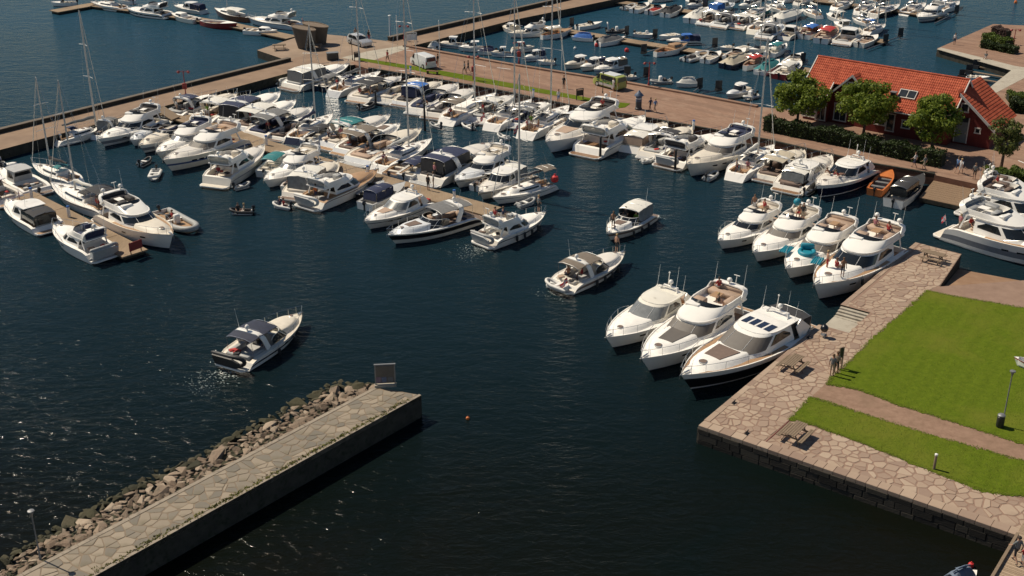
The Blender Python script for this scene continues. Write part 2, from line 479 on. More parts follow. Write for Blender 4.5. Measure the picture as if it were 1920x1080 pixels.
ramp_mat('boardwalk', [(.3, (.30, .22, .15)), (.7, (.40, .30, .21))], 2.0, rnd=True, stretch=(1, 10, 1))
ramp_mat('moss', [(.3, (.09, .10, .015)), (.7, (.15, .14, .03))], 3.0)

# ------------------------------------------------------------------ water
b = MB(); b.add([(-2500, -200, 0), (2500, -200, 0), (2500, 5000, 0), (-2500, 5000, 0)], [(0, 1, 2, 3)])
tag(b.build('water', 'water', smooth=0), kind='structure')

def poly(pts, z): return [tuple(U(x, y, z)[:2]) for x, y in pts]
def sheet(name, pts, z, m, kind='structure', parent=None):
    b = MB(); pl = poly(pts, z) if not isinstance(pts[0], Vector) else [tuple(p[:2]) for p in pts]
    b.prism(pl, z - .05, z)
    o = b.build(name, m, parent, smooth=0)
    if parent is None: tag(o, kind=kind)
    return o
def slab(name, pts, z, mats, z0=-1.2):
    QUAYS.append(poly(pts, z))
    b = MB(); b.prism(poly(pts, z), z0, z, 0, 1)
    return tag(b.build(name, mats, smooth=0), kind='structure')

# ------------------------------------------------------------------ crazy paving
def clip(pl, n, c):
    """keep the side where n.p <= c"""
    out = []
    k = len(pl)
    for i in range(k):
        p, q = pl[i], pl[(i + 1) % k]
        dp = n[0] * p[0] + n[1] * p[1] - c; dq = n[0] * q[0] + n[1] * q[1] - c
        if dp <= 0: out.append(p)
        if (dp < 0 < dq) or (dq < 0 < dp):
            t = dp / (dp - dq); out.append((p[0] + (q[0] - p[0]) * t, p[1] + (q[1] - p[1]) * t))
    return out
def area(pl): return .5 * sum(pl[i][0] * pl[(i + 1) % len(pl)][1] - pl[(i + 1) % len(pl)][0] * pl[i][1] for i in range(len(pl)))
def inside(p, pl):
    c = False; j = len(pl) - 1
    for i in range(len(pl)):
        if (pl[i][1] > p[1]) != (pl[j][1] > p[1]) and p[0] < (pl[j][0] - pl[i][0]) * (p[1] - pl[i][1]) / (pl[j][1] - pl[i][1]) + pl[i][0]: c = not c
        j = i
    return c
def crazy(quad, cell, gap, z, h, m, parent, rng, holes=(), limit=290, gapf=1.0):
    """irregular flagstones filling a convex polygon, each its own piece"""
    if area(quad) < 0: quad = list(reversed(quad))
    xs = [p[0] for p in quad]; ys = [p[1] for p in quad]
    seeds = []
    tries = 0
    while tries < 9000:
        tries += 1
        p = (rng.uniform(min(xs), max(xs)), rng.uniform(min(ys), max(ys)))
        if not inside(p, quad): continue
        mind = cell * rng.choice((.55, .7, .9, 1.15, 1.4))
        if all((p[0] - s[0]) ** 2 + (p[1] - s[1]) ** 2 > (mind * .5 + s[2] * .5) ** 2 for s in seeds): seeds.append((p[0], p[1], mind))
    arr = np.array([s[:2] for s in seeds])
    made = []
    for i, s in enumerate(seeds):
        pl = list(quad)
        d = np.hypot(*(arr - arr[i]).T)
        g = gap * rng.uniform(.6, 1.6)
        for j in np.argsort(d)[1:26]:
            q = seeds[j]
            nx, ny = q[0] - s[0], q[1] - s[1]; ln = math.hypot(nx, ny); nx /= ln; ny /= ln
            w = s[2] / (s[2] + q[2])
            mx, my = s[0] + (q[0] - s[0]) * w, s[1] + (q[1] - s[1]) * w
            pl = clip(pl, (nx, ny), nx * mx + ny * my - g * .5)
            if len(pl) < 3: break
        if len(pl) < 3 or abs(area(pl)) < .04: continue
        if g < gap * .6: g = gap * .6
        stack = [pl]
        while stack:
            w = stack.pop(); ar = abs(area(w))
            if ar > cell * cell * rng.choice((.9, 1.1, 1.4, 1.8)):
                # cut across the long axis, roughly through the middle
                cx = sum(p[0] for p in w) / len(w); cy = sum(p[1] for p in w) / len(w)
                far_ = max(((p[0] - cx) ** 2 + (p[1] - cy) ** 2, p) for p in w)[1]
                an_ = math.atan2(far_[1] - cy, far_[0] - cx) + rng.gauss(0, .45); nx, ny = math.cos(an_), math.sin(an_)
                c0 = nx * cx + ny * cy + rng.uniform(-.18, .18) * math.sqrt(ar)
                gg = gap * rng.uniform(.4, 1.2) * .5
                p1 = clip(w, (nx, ny), c0 - gg); p2 = clip(w, (-nx, -ny), -c0 - gg)
                for q_ in (p1, p2):
                    if len(q_) >= 3 and abs(area(q_)) > .02: stack.append(q_)
                continue
            out = []
            for k in range(len(w)):
                a, b_, c = w[k - 1], w[k], w[(k + 1) % len(w)]
                t = rng.uniform(.05, .16)
                out.append((b_[0] + (a[0] - b_[0]) * t, b_[1] + (a[1] - b_[1]) * t)); out.append((b_[0] + (c[0] - b_[0]) * t, b_[1] + (c[1] - b_[1]) * t))
            cx = sum(p[0] for p in out) / len(out); cy = sum(p[1] for p in out) / len(out)
            if any(inside((cx, cy), hl) for hl in holes): continue
            made.append((ar, cx, cy, out))
    STONES.setdefault(parent.name, []).extend((ar, cx, cy, out, z, h + rng.uniform(-.008, .012), m, parent) for ar, cx, cy, out in made)

STONES = {}
def lay_stones(parent):
    lst = STONES[parent.name]; o0 = parent.location
    def size(t): return t[0] / ((t[1] + o0.x) ** 2 + (t[2] + o0.y) ** 2 + 1600)
    lst.sort(key=lambda t: -size(t)); rest = MB()
    for q, (ar, cx, cy, out, z, hh, m, par) in enumerate(lst):
        k = len(out); b = MB() if q < 298 else rest
        ox, oy, oz = (cx, cy, z) if q < 298 else (0, 0, 0)
        tl = (random.gauss(0, .006), random.gauss(0, .006))
        T = lambda p, s, dz: (cx + (p[0] - cx) * s - ox, cy + (p[1] - cy) * s - oy, z - oz + dz + (p[0] - cx) * tl[0] + (p[1] - cy) * tl[1])
        vs = [T(p, 1, -.03) for p in out] + [T(p, 1, hh - .014) for p in out] + [T(p, .95, hh) for p in out]
        fs = [tuple(range(2 * k, 3 * k))]
        for i in range(k):
            j = (i + 1) % k
            fs += [(i, j, k + j, k + i), (k + i, k + j, 2 * k + j, 2 * k + i)]
        b.add(vs, fs)
        if q < 298: b.build('flagstone', m, par, (cx, cy, z), smooth=0)
    if rest.f: tag(rest.build('small_flagstones', lst[0][6], parent, smooth=0), kind='stuff')

# ------------------------------------------------------------------ foreground jetty with rubble bank
JZ = 1.7
jetty = empty('stone_jetty', U(480, 880, 0))
tag(jetty, 'long flagstone jetty with rubble bank along its seaward side, foreground', 'jetty')
jl = jetty.location.copy()
def jloc(pts): return [(p[0] - jl.x, p[1] - jl.y) for p in pts]
JA, JB, JC, JD = U(704, 725, JZ), U(790, 741, JZ), U(182, 1078, JZ), U(181, 1001, JZ)
ud = (JC - JB).normalized(); un = (JD - JA).normalized()
JC2 = JB + ud * 46; JD2 = JA + un * 46
jq = jloc([JA, JB, JC2, JD2])
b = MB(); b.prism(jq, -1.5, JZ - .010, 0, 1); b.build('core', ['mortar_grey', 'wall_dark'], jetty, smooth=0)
side = (JA - JB); side.z = 0; side.normalize()
cap = []
def off(p, q, d):
    """line p-q moved sideways by d to its left, xy"""
    n = Vector((-(q - p).y, (q - p).x, 0)).normalized() * d
    return p + n, q + n
# concrete lips along both long edges and the end
for nm, p, q, w, s in (('edge_lip', JB, JC2, .22, -1), ('edge_lip', JA, JD2, .28, 1)):
    p2, q2 = off(p, q, w * s)
    n = 14
    for i in range(n):
        a0 = p.lerp(q, i / n); a1 = p.lerp(q, (i + 1) / n - .0006); c0 = p2.lerp(q2, i / n); c1 = p2.lerp(q2, (i + 1) / n - .0006)
        b = MB(); b.prism(jloc([a0, a1, c1, c0]), JZ - .3, JZ + .012 + .004 * (i % 3)); b.build(nm, 'concrete', jetty, smooth=0)
i1, i2 = off(JB, JC2, -.27); i3, i4 = off(JA, JD2, .32)
rng = random.Random(3)
inn = jloc([i3 + ud * .25, i1 + ud * .1, i2, i4])
crazy(inn, .66, .05, JZ - .03, .035, 'flag_grey', jetty, rng); lay_stones(jetty)
# moss tufts in the joint along the inner edge
b = MB()
for k in range(420):
    t = rng.betavariate(1.2, 1.6); p = i1.lerp(i2, t * .62 + .02) + Vector((rng.gauss(0, .10), rng.gauss(0, .10), 0))
    for q in range(4):
        a = rng.uniform(0, 6.28); r_ = rng.uniform(.05, .13)
        c = Vector((p.x - jl.x + rng.gauss(0, .06), p.y - jl.y + rng.gauss(0, .06), JZ + .01))
        b.add([c + Vector((math.cos(a) * r_, math.sin(a) * r_, .0)), c + Vector((-math.sin(a) * r_ * .5, math.cos(a) * r_ * .5, 0)), c + Vector((-math.cos(a) * r_ * .4, -math.sin(a) * r_ * .4, rng.uniform(.03, .10)))], [(0, 1, 2)])
tag(b.build('moss_tufts', 'moss', jetty, smooth=0), kind='stuff')

def rock_mesh(rng, m):
    bm = bmesh.new()
    for k in range(rng.choice((9, 11, 13, 15))):
        v = Vector((rng.gauss(0, 1), rng.gauss(0, 1), rng.gauss(0, 1))).normalized()
        bm.verts.new((v.x * rng.uniform(.8, 1.05), v.y * rng.uniform(.6, .85), v.z * rng.uniform(.32, .5)))
    r = bmesh.ops.convex_hull(bm, input=bm.verts)
    bmesh.ops.delete(bm, geom=[g for g in r['geom_interior'] if isinstance(g, bmesh.types.BMVert)], context='VERTS')
    bmesh.ops.recalc_face_normals(bm, faces=bm.faces)
    me = bpy.data.meshes.new('stone'); bm.to_mesh(me); bm.free(); me.materials.append(MAT[m]); return me
rng = random.Random(11)
dry = [rock_mesh(rng, 'rock') for _ in range(14)]; wet = [rock_mesh(rng, 'rock_wet') for _ in range(8)]
bank = empty('rubble_bank', U(420, 840, 0))
tag(bank, 'bank of angular reddish brown boulders sloping into the water along the jetty', 'rocks')
bl = bank.location.copy()
W0 = [(700, 716), (620, 711), (560, 745), (470, 790), (358, 852), (270, 893), (180, 939), (90, 990), (0, 1043)]
base = MB()
wl = [U(x, y, -.1) for x, y in W0]
edge = [U(x, 725 + (704 - x) * (276 / 523), JZ) for x, y in W0]
nrow = 0
fillv = []
for a, e in zip(wl, edge): fillv.append((a, e))
for i in range(len(fillv) - 1):
    (a0, e0), (a1, e1) = fillv[i], fillv[i + 1]
    base.add([a0 - bl - Vector((0, 0, .5)), a1 - bl - Vector((0, 0, .5)), Vector((e1.x - bl.x, e1.y - bl.y, JZ - .6)), Vector((e0.x - bl.x, e0.y - bl.y, JZ - .6))], [(0, 1, 2, 3)])
base.build('bank_core', 'rock_wet', bank, smooth=0)
placed = []
for tries in range(9000):
    t = rng.uniform(0, len(fillv) - 1.001); i = int(t); fr = t - i
    a = fillv[i][0].lerp(fillv[i + 1][0], fr); e = fillv[i][1].lerp(fillv[i + 1][1], fr)
    v = rng.uniform(-.10, .97)
    p = a.lerp(e, v)
    sz = rng.choice((.22, .26, .32, .38, .46, .58, .78)) * rng.uniform(.85, 1.2)
    if v < .15: sz = min(sz, .40)
    if v > .85: sz = min(sz, .42)
    if any((p.xy - q.xy).length < (sz + s) * .60 for q, s in placed): continue
    placed.append((p, sz))
placed = sorted(placed, key=lambda t: -t[1] / (t[0].length + 20))
rest = MB()
for q, (p, sz) in enumerate(placed):
    iswet = p.z < .34 + rng.random() * .25
    me = rng.choice(wet if iswet else dry)
    M_ = Matrix.LocRotScale(p - bl + Vector((0, 0, -.10 + (0 if iswet else .02) - .12 * max(0, p.z))), __import__('mathutils').Euler((rng.gauss(0, .28), rng.gauss(0, .28), rng.uniform(0, 6.28))), Vector((sz * rng.uniform(.85, 1.3), sz * rng.uniform(.8, 1.15), sz * rng.uniform(.5, .95))))
    if q < 298:
        o = bpy.data.objects.new('stone', me); o.parent = bank; o.matrix_basis = M_; COL.objects.link(o)
    else:
        rest.add([M_ @ v.co for v in me.vertices], [tuple(f.vertices) for f in me.polygons], 1 if iswet else 0)
if rest.f: tag(rest.build('small_stones', ['rock', 'rock_wet'], bank, smooth=0), kind='stuff')

# ------------------------------------------------------------------ right quay: walls, crazy paving, capstones, lawn, path
QZ = 1.35
q0 = U(1310, 797, QZ)
west = [(1310, 797), (1536, 608), (1547, 606), (1577, 583), (1577, 570), (1720, 455)]
QN1, QN2 = U(1720, 455, QZ), U(1803, 476, QZ)
se = U(1907, 1003, QZ)
far_r = Vector((62, 50, QZ))
wdir = (QN1 - q0).normalized(); sdir = (se - q0).normalized()
SE2 = q0 + sdir * 24.2
quay = tag(empty('stone_quay', q0.xy.to_3d()), 'reddish crazy paved stone quay beside the lawn, lower corner of the basin', 'quay')
quay['kind'] = 'structure'; del quay['label']; del quay['category']
ql = quay.location.copy()
def qloc(ps): return [(p[0] - ql.x, p[1] - ql.y) for p in ps]
stepA, stepB = U(1536, 608, QZ), U(1577, 571, QZ)      # recess with steps
inw = Vector((wdir.y, -wdir.x, 0))                     # inland, from the west edge
recd = 2.4
P_ = [q0, stepA, stepA + inw * recd, stepB + inw * recd, stepB, QN1, QN2, U(1762, 537, QZ), Vector((70, 95, QZ)), Vector((70, 40, QZ)), Vector((SE2.x + 8, SE2.y - 8 * .35, QZ)), SE2]
b = MB(); b.prism(qloc(P_), -1.5, QZ - .012, 0, 1); b.build('quay_core', ['mortar_pink', 'wall_dark'], quay, smooth=0)
# landing and steps in the recess
b = MB(); lz = .45
b.prism(qloc([stepA - inw * .0 + wdir * .02, stepA + inw * (recd - .02) + wdir * .02, stepB + inw * (recd - .02) - wdir * .02, stepB - wdir * .02]), -1.2, lz + .35, 0)
b.build('landing', 'concrete_light', quay, smooth=0)
for k in range(4):
    p = stepB - wdir * (.32 * (k + 1)); b = MB()
    zt = QZ - .13 * (k + 1)
    b.prism(qloc([p + inw * .03, p + wdir * .30 + inw * .03, p + wdir * .30 + inw * (recd - .06), p + inw * (recd - .06)]), 0, zt)
    b.build('step', 'concrete_light', quay, smooth=0)
# wall blocks on the two faces seen from the water
rng = random.Random(5)
bm_ = MB(); bm_.rbox((0, 0, 0), (1, .12, 1), .045)
blk = bm_.mesh('wall_block', 'block', smooth=0)
def blocks(p, d, length, zs, parent, origin):
    n = Vector((d.y, -d.x, 0))
    for r_ in range(len(zs) - 1):
        x = 0.0
        while x < length - .05:
            w = min(rng.uniform(.6, 1.5), length - x)
            o = bpy.data.objects.new('wall_block', blk); o.parent = parent
            c = p + d * (x + w / 2) + n * rng.uniform(.0, .022)
            o.location = (c.x - origin.x, c.y - origin.y, (zs[r_] + zs[r_ + 1]) / 2)
            o.scale = (w * .985, rng.uniform(.9, 1.2), (zs[r_ + 1] - zs[r_]) * .975); o.rotation_euler = (0, 0, math.atan2(d.y, d.x))
            COL.objects.link(o); x += w
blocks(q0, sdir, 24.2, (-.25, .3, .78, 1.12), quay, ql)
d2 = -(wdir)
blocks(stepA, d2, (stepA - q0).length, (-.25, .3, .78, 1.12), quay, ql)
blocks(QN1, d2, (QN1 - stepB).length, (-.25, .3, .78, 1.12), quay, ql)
# capstones along the south edge and a band along the west edge
capm = MB(); capm.rbox((0, 0, 0), (1, 1, .26), .02); cap_me = capm.mesh('capstone', 'flag_pink', smooth=0)
def caps(p, d, inl, length, w0, w1, depth, parent, origin, zc):
    x = 0.0
    while x < length - .2:
        w = min(rng.uniform(w0, w1), length - x)
        o = bpy.data.objects.new('capstone', cap_me); o.parent = parent
        c = p + d * (x + w / 2) + inl * (depth / 2 - .04)
        o.location = (c.x - origin.x, c.y - origin.y, zc - .115 + rng.uniform(-.004, .006)); o.scale = (w - .025, depth, 1)
        o.rotation_euler = (0, 0, math.atan2(d.y, d.x)); COL.objects.link(o); x += w
sin_ = Vector((-sdir.y, sdir.x, 0))
if sin_.dot(wdir) < 0: sin_ = -sin_
caps(q0, sdir, sin_, 24.2, .6, 1.0, .75, quay, ql, QZ)
caps(q0 + wdir * .78, wdir, inw, (stepA - q0).length - .8, .9, 1.5, .42, quay, ql, QZ)
caps(stepB, wdir, inw, (QN1 - stepB).length, .9, 1.5, .42, quay, ql, QZ)
# flagstones: the arm along the water, then the arm along the south edge
seam0, seam1 = U(1425, 838, QZ), U(1482, 786, QZ)
lawn_in = [(1738, 545), (1700, 580), (1640, 630), (1600, 672), (1560, 707), (1519, 745), (1482, 787)]
rng = random.Random(21)
def lawn_off(x, y): return U(x, y, QZ)
hole_step = qloc([stepA - wdir * .1, stepA + inw * (recd + .1) - wdir * .1, stepB + inw * (recd + .1) + wdir * .1, stepB + wdir * .1])
wA = qloc([q0 + wdir * .78 + inw * .42 + sdir * .0, q0 + wdir * .8 + sdir * (seam0 - q0).length, seam1, lawn_off(1519, 745), stepA + inw * .42 + (lawn_off(1640, 630) - lawn_off(1640, 630)), ])
crazy(qloc([q0 + wdir * .78 + inw * .45, q0 + wdir * .78 + inw * .45 + sdir * ((seam0 - q0).length - .6), seam1, lawn_off(1560, 707), U(1500, 640, QZ)]), .68, .08, QZ - .03, .035, 'flag_pink', quay, rng)
crazy(qloc([U(1500, 640, QZ) + wdir * .02 + inw * .42, lawn_off(1560, 707) + wdir * .02, lawn_off(1668, 606), U(1590, 565, QZ) + inw * .1]), .66, .08, QZ - .03, .035, 'flag_pink', quay, rng, holes=[hole_step])
crazy(qloc([U(1590, 565, QZ) + wdir * .03 + inw * .45, lawn_off(1668, 606) + wdir * .03, lawn_off(1738, 545), U(1762, 535, QZ), QN2 - wdir * .2, QN1 + inw * .45]), .66, .08, QZ - .03, .035, 'flag_pink', quay, rng)
sA = [seam0 + sin_ * .72 + sdir * .06, q0 + sdir * 24.0 + sin_ * .72, U(1900, 929, QZ), U(1749, 884, QZ), U(1559, 811, QZ), U(1486, 789, QZ)]
crazy(qloc(sA), .68, .09, QZ - .03, .035, 'flag_pink', quay, rng)
lay_stones(quay)
b = MB(); a0, a1 = seam0 + sdir * .0, seam1
b.prism(qloc([a0, a0 + sdir * .05, a1 + sdir * .05, a1]), QZ - .05, QZ + .014); b.build('joint_cover', 'antifoul_red', quay, smooth=0)

up_lawn = [(1738, 545), (1700, 580), (1640, 630), (1600, 672), (1560, 707), (1552, 721), (1580, 724), (1612, 731), (1650, 745), (1682, 759), (1735, 774), (1788, 791), (1850, 811), (1930, 836), (2060, 880), (2060, 600), (1920, 578), (1850, 566), (1790, 556)]
lo_lawn = [(1519, 745), (1480, 787), (1503, 790), (1530, 798), (1559, 810), (1605, 826), (1658, 847), (1700, 864), (1749, 884), (1790, 900), (1837, 919), (1880, 927), (1925, 929), (2060, 965), (2060, 905), (1920, 865), (1850, 845), (1770, 823), (1665, 791), (1587, 766), (1550, 754)]
path = [(1556, 714), (1519, 745), (1545, 760), (1665, 800), (1920, 880), (2060, 920), (2060, 870), (1930, 830), (1780, 780), (1620, 728)]
sheet('gravel_path', path, QZ + .004, 'gravel')
for pts in (up_lawn, lo_lawn):
    # ragged turf edge
    P3 = [U(x, y, QZ + .035) for x, y in pts]
    out = []
    for i in range(len(P3)):
        p, q = P3[i], P3[(i + 1) % len(P3)]
        n = max(1, min(90, int((q - p).length / .22)))
        for k in range(n):
            w = p.lerp(q, k / n); out.append(w + Vector((rng.gauss(0, .085), rng.gauss(0, .085), 0)))
    sheet('lawn', out, QZ + .035, 'lawn')
def blades(polys, n, seed):
    rg = random.Random(seed); g = MB()
    for pts, share in polys:
        P2 = [tuple(U(x, y, QZ).xy) for x, y in pts]; xs = [p[0] for p in P2]; ys = [p[1] for p in P2]; k = 0; P3 = [U(x, y, QZ) for x, y in pts]
        while k < n * share:
            if rg.random() < .16:
                i = rg.randrange(len(P3)); a, c = P3[i], P3[(i + 1) % len(P3)]; t = rg.random(); q = a.lerp(c, t) + Vector((rg.gauss(0, .09), rg.gauss(0, .09), 0)); x, y = q.x, q.y
            else:
                x, y = rg.uniform(min(xs), min(max(xs), 56)), rg.uniform(min(ys), max(ys))
                if not inside((x, y), P2): continue
            a = rg.uniform(0, 6.28); w = rg.uniform(.02, .05); h = rg.uniform(.008, .03); dx, dy = math.cos(a), math.sin(a)
            g.add([(x - dx * w, y - dy * w, QZ + .03), (x + dx * w, y + dy * w, QZ + .03), (x - dy * .05 + rg.gauss(0, .03), y + dx * .05, QZ + .035 + h)], [(0, 1, 2)]); k += 1
    tag(g.build('grass_blades', 'grass_leaf', smooth=0), kind='stuff')
def grass_leaf():
    m, nt, p = nodes('grass_leaf'); p.inputs['Roughness'].default_value = .8; p.inputs['Specular IOR Level'].default_value = .15
    gm = N(nt, 'ShaderNodeNewGeometry'); cr = N(nt, 'ShaderNodeValToRGB')
    cr.color_ramp.elements[0].color = (.065, .105, .006, 1); cr.color_ramp.elements[1].color = (.15, .175, .02, 1)
    nt.links.new(gm.outputs['Random Per Island'], cr.inputs[0]); nt.links.new(cr.outputs[0], p.inputs['Base Color'])
grass_leaf()
blades([(up_lawn, .62), (lo_lawn, .38)], 36000, 4)
# beach in the cove
bp = [U(1768, 540, .9), U(1800, 500, -.15), U(1860, 510, -.15), U(1990, 535, -.15), U(2060, 610, 1.37), U(1920, 580, 1.37), U(1850, 567, 1.37), U(1790, 557, 1.37)]
b = MB(); b.add([(p.x, p.y, p.z) for p in bp], [tuple(range(8))]); tag(b.build('beach_sand', 'sand', smooth=0), kind='structure')

# wooden footbridge at the lower right
bw = tag(empty('footbridge', (0, 0, 0)), 'weathered plank footbridge with timber kerb, lower right corner', 'footbridge')
w0, w1 = U(1904, 1002, QZ), U(1852, 1090, QZ)
wd = (w1 - w0); wd.z = 0; wl_ = wd.length; wd.normalize(); ws = Vector((-wd.y, wd.x, 0))
if ws.x < 0: ws = -ws
bw.location = (w0.x, w0.y, 0)
pm = MB(); pm.box((0, 0, 0), (3.4, .135, .05)); pme = pm.mesh('plank', 'boardwalk', smooth=0)
k = 0
start = -2.6
while start + k * .15 < 9:
    o = bpy.data.objects.new('plank', pme); o.parent = bw
    c = wd * (start + k * .15) + ws * (1.75)
    o.location = (c.x, c.y, QZ + .02 + rng.uniform(-.004, .004)); o.rotation_euler = (0, 0, math.atan2(ws.y, ws.x)); COL.objects.link(o); k += 1
b = MB(); c = wd * 4.6 + ws * .12
b.box((c.x, c.y, QZ + .14), (9.0, .16, .2), math.atan2(wd.y, wd.x)); b.build('kerb_beam', 'old_wood', bw, smooth=0)
b = MB(); c = wd * 4.6 + ws * .35
b.box((c.x, c.y, QZ - .18), (9.0, .2, .3), math.atan2(wd.y, wd.x)); b.build('bearer', 'old_wood', bw, smooth=0)

# ------------------------------------------------------------------ middle quays and piers
MZ = 1.15
QUAYS = [[(p.x, p.y) for p in P_], [tuple(p[:2]) for p in (JA, JB, JC2, JD2)]]
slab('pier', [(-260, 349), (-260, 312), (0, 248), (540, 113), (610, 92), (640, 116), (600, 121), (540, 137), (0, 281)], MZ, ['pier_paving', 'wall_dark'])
b = MB()
pa, pb = U(-260, 312, MZ), U(541, 113.5, MZ)
pd = (pb - pa).normalized(); pn = Vector((pd.y, -pd.x, 0))
b.prism([pa.xy, pb.xy, (pb + pn * .55).xy, (pa + pn * .55).xy], MZ - .1, MZ + .42)
tag(b.build('sea_wall', 'wall_dark', smooth=0), 'low dark parapet wall along the seaward edge of the near pier', 'wall')
b = MB(); b.prism([(pa + pn * -.06).xy, (pb - pn * .06).xy, (pb + pn * .61).xy, (pa + pn * .61).xy], MZ + .422, MZ + .50)
o = b.build('coping', 'wall_cap', bpy.data.objects['sea_wall'], smooth=0)
slab('plaza', [(482, 94), (556, 70), (608, 64), (640, 67), (727, 77), (768, 88), (700, 116), (660, 122), (600, 122), (541, 114)], MZ - .004, ['plaza_paving', 'wall_dark'])
PR = [(655, 118), (690, 129), (735, 136), (835, 153), (945, 173), (1060, 197), (1215, 223), (1360, 249), (1440, 264), (1627, 307), (1752, 328), (1835, 346), (1925, 366), (2060, 395), (2060, 110), (1935, 132), (1917, 133), (1838, 178), (1700, 195), (1540, 212), (1422, 200), (1300, 177), (1175, 155), (960, 121), (760, 86)]
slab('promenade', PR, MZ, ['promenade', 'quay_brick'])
# kerb lip along the back of the promenade
K = [(760, 86), (960, 121), (1175, 155), (1300, 177), (1422, 200)]
for i in range(len(K) - 1):
    p, q = U(*K[i], MZ), U(*K[i + 1], MZ); p2, q2 = off(p, q, -.6)
    b = MB(); b.prism([p.xy, q.xy, q2.xy, p2.xy], MZ - .2, MZ + .22)
    tag(b.build('kerb', 'promenade', smooth=0), kind='structure')
# kerb timber along the front
K = [(655, 118), (690, 129), (835, 153), (945, 173), (1060, 197), (1215, 223), (1360, 249), (1440, 264), (1627, 307), (1752, 328)]
for i in range(1, len(K) - 1):
    p, q = U(*K[i], MZ), U(*K[i + 1], MZ); p2, q2 = off(p, q, .3)
    b = MB(); b.prism([p.xy, q.xy, q2.xy, p2.xy], MZ - .35, MZ + .14)
    tag(b.build('kerb', 'wall_dark', smooth=0), kind='structure')
sheet('grass_strip', [(672, 108), (785, 125), (900, 145), (960, 156), (1040, 171), (1118, 186), (1108, 191), (1030, 177), (955, 164), (880, 151), (770, 130), (672, 113)], MZ + .03, 'lawn')
sheet('grass_strip', [(1135, 189), (1182, 194), (1172, 201), (1150, 204), (1128, 199)], MZ + .03, 'lawn')
# paved lane in front of the house and the light concrete cross strip of the plaza
sheet('concrete_strip', [(757, 85), (768, 90), (700, 113), (668, 113), (640, 108), (690, 96)], MZ + .004, 'concrete_light')
# painted parking marks
for x0, y0, x1, y1 in ((746, 92, 775, 96), (888, 121, 910, 125), (932, 127, 957, 130), (1908, 301, 1925, 308)):
    p, q = U(x0, y0, MZ), U(x1, y1, MZ); p2, q2 = off(p, q, .15)
    b = MB(); b.prism([p.xy, q.xy, q2.xy, p2.xy], MZ - .02, MZ + .004); tag(b.build('painted_line', 'white_paint', smooth=0), kind='structure')
slab('back_pier', [(722, 77), (960, 24), (1062, 0), (1200, -33), (1330, -38), (1145, 0), (960, 38), (785, 83), (760, 88)], MZ - .002, ['pier_paving', 'wall_dark'])
pa, pb = U(727, 76, MZ), U(1200, -33, MZ); pd = (pb - pa).normalized(); pn = Vector((pd.y, -pd.x, 0))
b = MB(); b.prism([pa.xy, pb.xy, (pb + pn * .6).xy, (pa + pn * .6).xy], MZ - .1, MZ + .55)
o = tag(b.build('sea_wall', 'wall_dark', smooth=0), 'low dark parapet wall along the seaward edge of the far pier', 'wall')
b = MB(); b.prism([(pa + pn * -.06).xy, (pb - pn * .06).xy, (pb + pn * .66).xy, (pa + pn * .66).xy], MZ + .552, MZ + .63); b.build('coping', 'wall_cap', o, smooth=0)
slab('far_quay', [(1757, 91), (1862, 45), (1925, 48), (2060, 58), (2060, 135), (1930, 134), (1897, 131), (1830, 112)], MZ - .003, ['promenade', 'wall_dark'])
sheet('concrete_strip', [(1757, 92), (1764, 89), (1830, 105), (1905, 124), (1935, 128), (1925, 138), (1897, 132), (1830, 113)], MZ + .008, 'concrete_light')
sheet('concrete_strip', [(1897, 131), (1925, 132), (1938, 137), (1856, 180), (1838, 178)], MZ + .012, 'concrete_light')
# wooden bathing deck
dk = [U(1756, 332, .55), U(1829, 347, .55), U(1803, 387, .55), U(1724, 370, .55)]
deck = tag(empty('wooden_deck', (dk[3].x, dk[3].y, 0)), 'brown plank bathing deck at the quay beside the large yachts', 'deck')
dl = deck.location
b = MB(); b.prism([(p.x - dl.x, p.y - dl.y) for p in dk], .1, .50); b.build('frame', 'wall_dark', deck, smooth=0)
nb = 34
for i in range(nb):
    f0, f1 = i / nb, (i + .9) / nb
    a, c = dk[0].lerp(dk[3], f0), dk[1].lerp(dk[2], f0); e, g = dk[0].lerp(dk[3], f1), dk[1].lerp(dk[2], f1)
    b = MB(); b.prism([(p.x - dl.x, p.y - dl.y) for p in (a, c, g, e)], .49, .55 + (i % 3) * .004); b.build('plank', 'deck_wood', deck, smooth=0)

# ------------------------------------------------------------------ floating pontoons
def pontoon(name, pts, w, label, z=.5, tail=True, seg=6.0):
    """pts: centre line in the picture; sections with dark floats below"""
    ps = [U(x, y, z) for x, y in pts]
    root = tag(empty(name, (ps[0].x, ps[0].y, 0)), label, 'pontoon', 'floating pontoons')
    o0 = root.location
    for i in range(len(ps) - 1):
        p, q = ps[i], ps[i + 1]; d = q - p; ln = d.length; d.normalize(); n = Vector((-d.y, d.x, 0)) * w / 2
        k = max(1, round(ln / seg))
        for j in range(k):
            a = p + d * (ln * j / k + .03); c = p + d * (ln * (j + 1) / k - .03)
            b = MB(); b.prism([(v.x - o0.x, v.y - o0.y) for v in (a + n, c + n, c - n, a - n)], z - .14, z, 0, 1); b.build('walkway', ['pontoon_deck', 'old_wood'], root, smooth=0)
            m_ = n * .8
            b = MB(); b.prism([(v.x - o0.x, v.y - o0.y) for v in (a + m_ + d * .3, c + m_ - d * .3, c - m_ - d * .3, a - m_ + d * .3)], -.3, z - .142); b.build('float', 'wall_dark', root, smooth=0)
    return root
pontoon('pontoon', [(-60, 316), (10, 349), (100, 395), (254, 475)], 2.5, 'pontoon at the far left with a red sign on its end')
pontoon('pontoon', [(312, 208), (480, 266), (620, 310), (760, 351), (925, 396)], 2.7, 'long pontoon crowded with yachts on both sides in the basin middle')
pontoon('pontoon', [(178, 9), (300, 25), (430, 45), (548, 70)], 2.4, 'pontoon reaching from the plaza out into the open water')
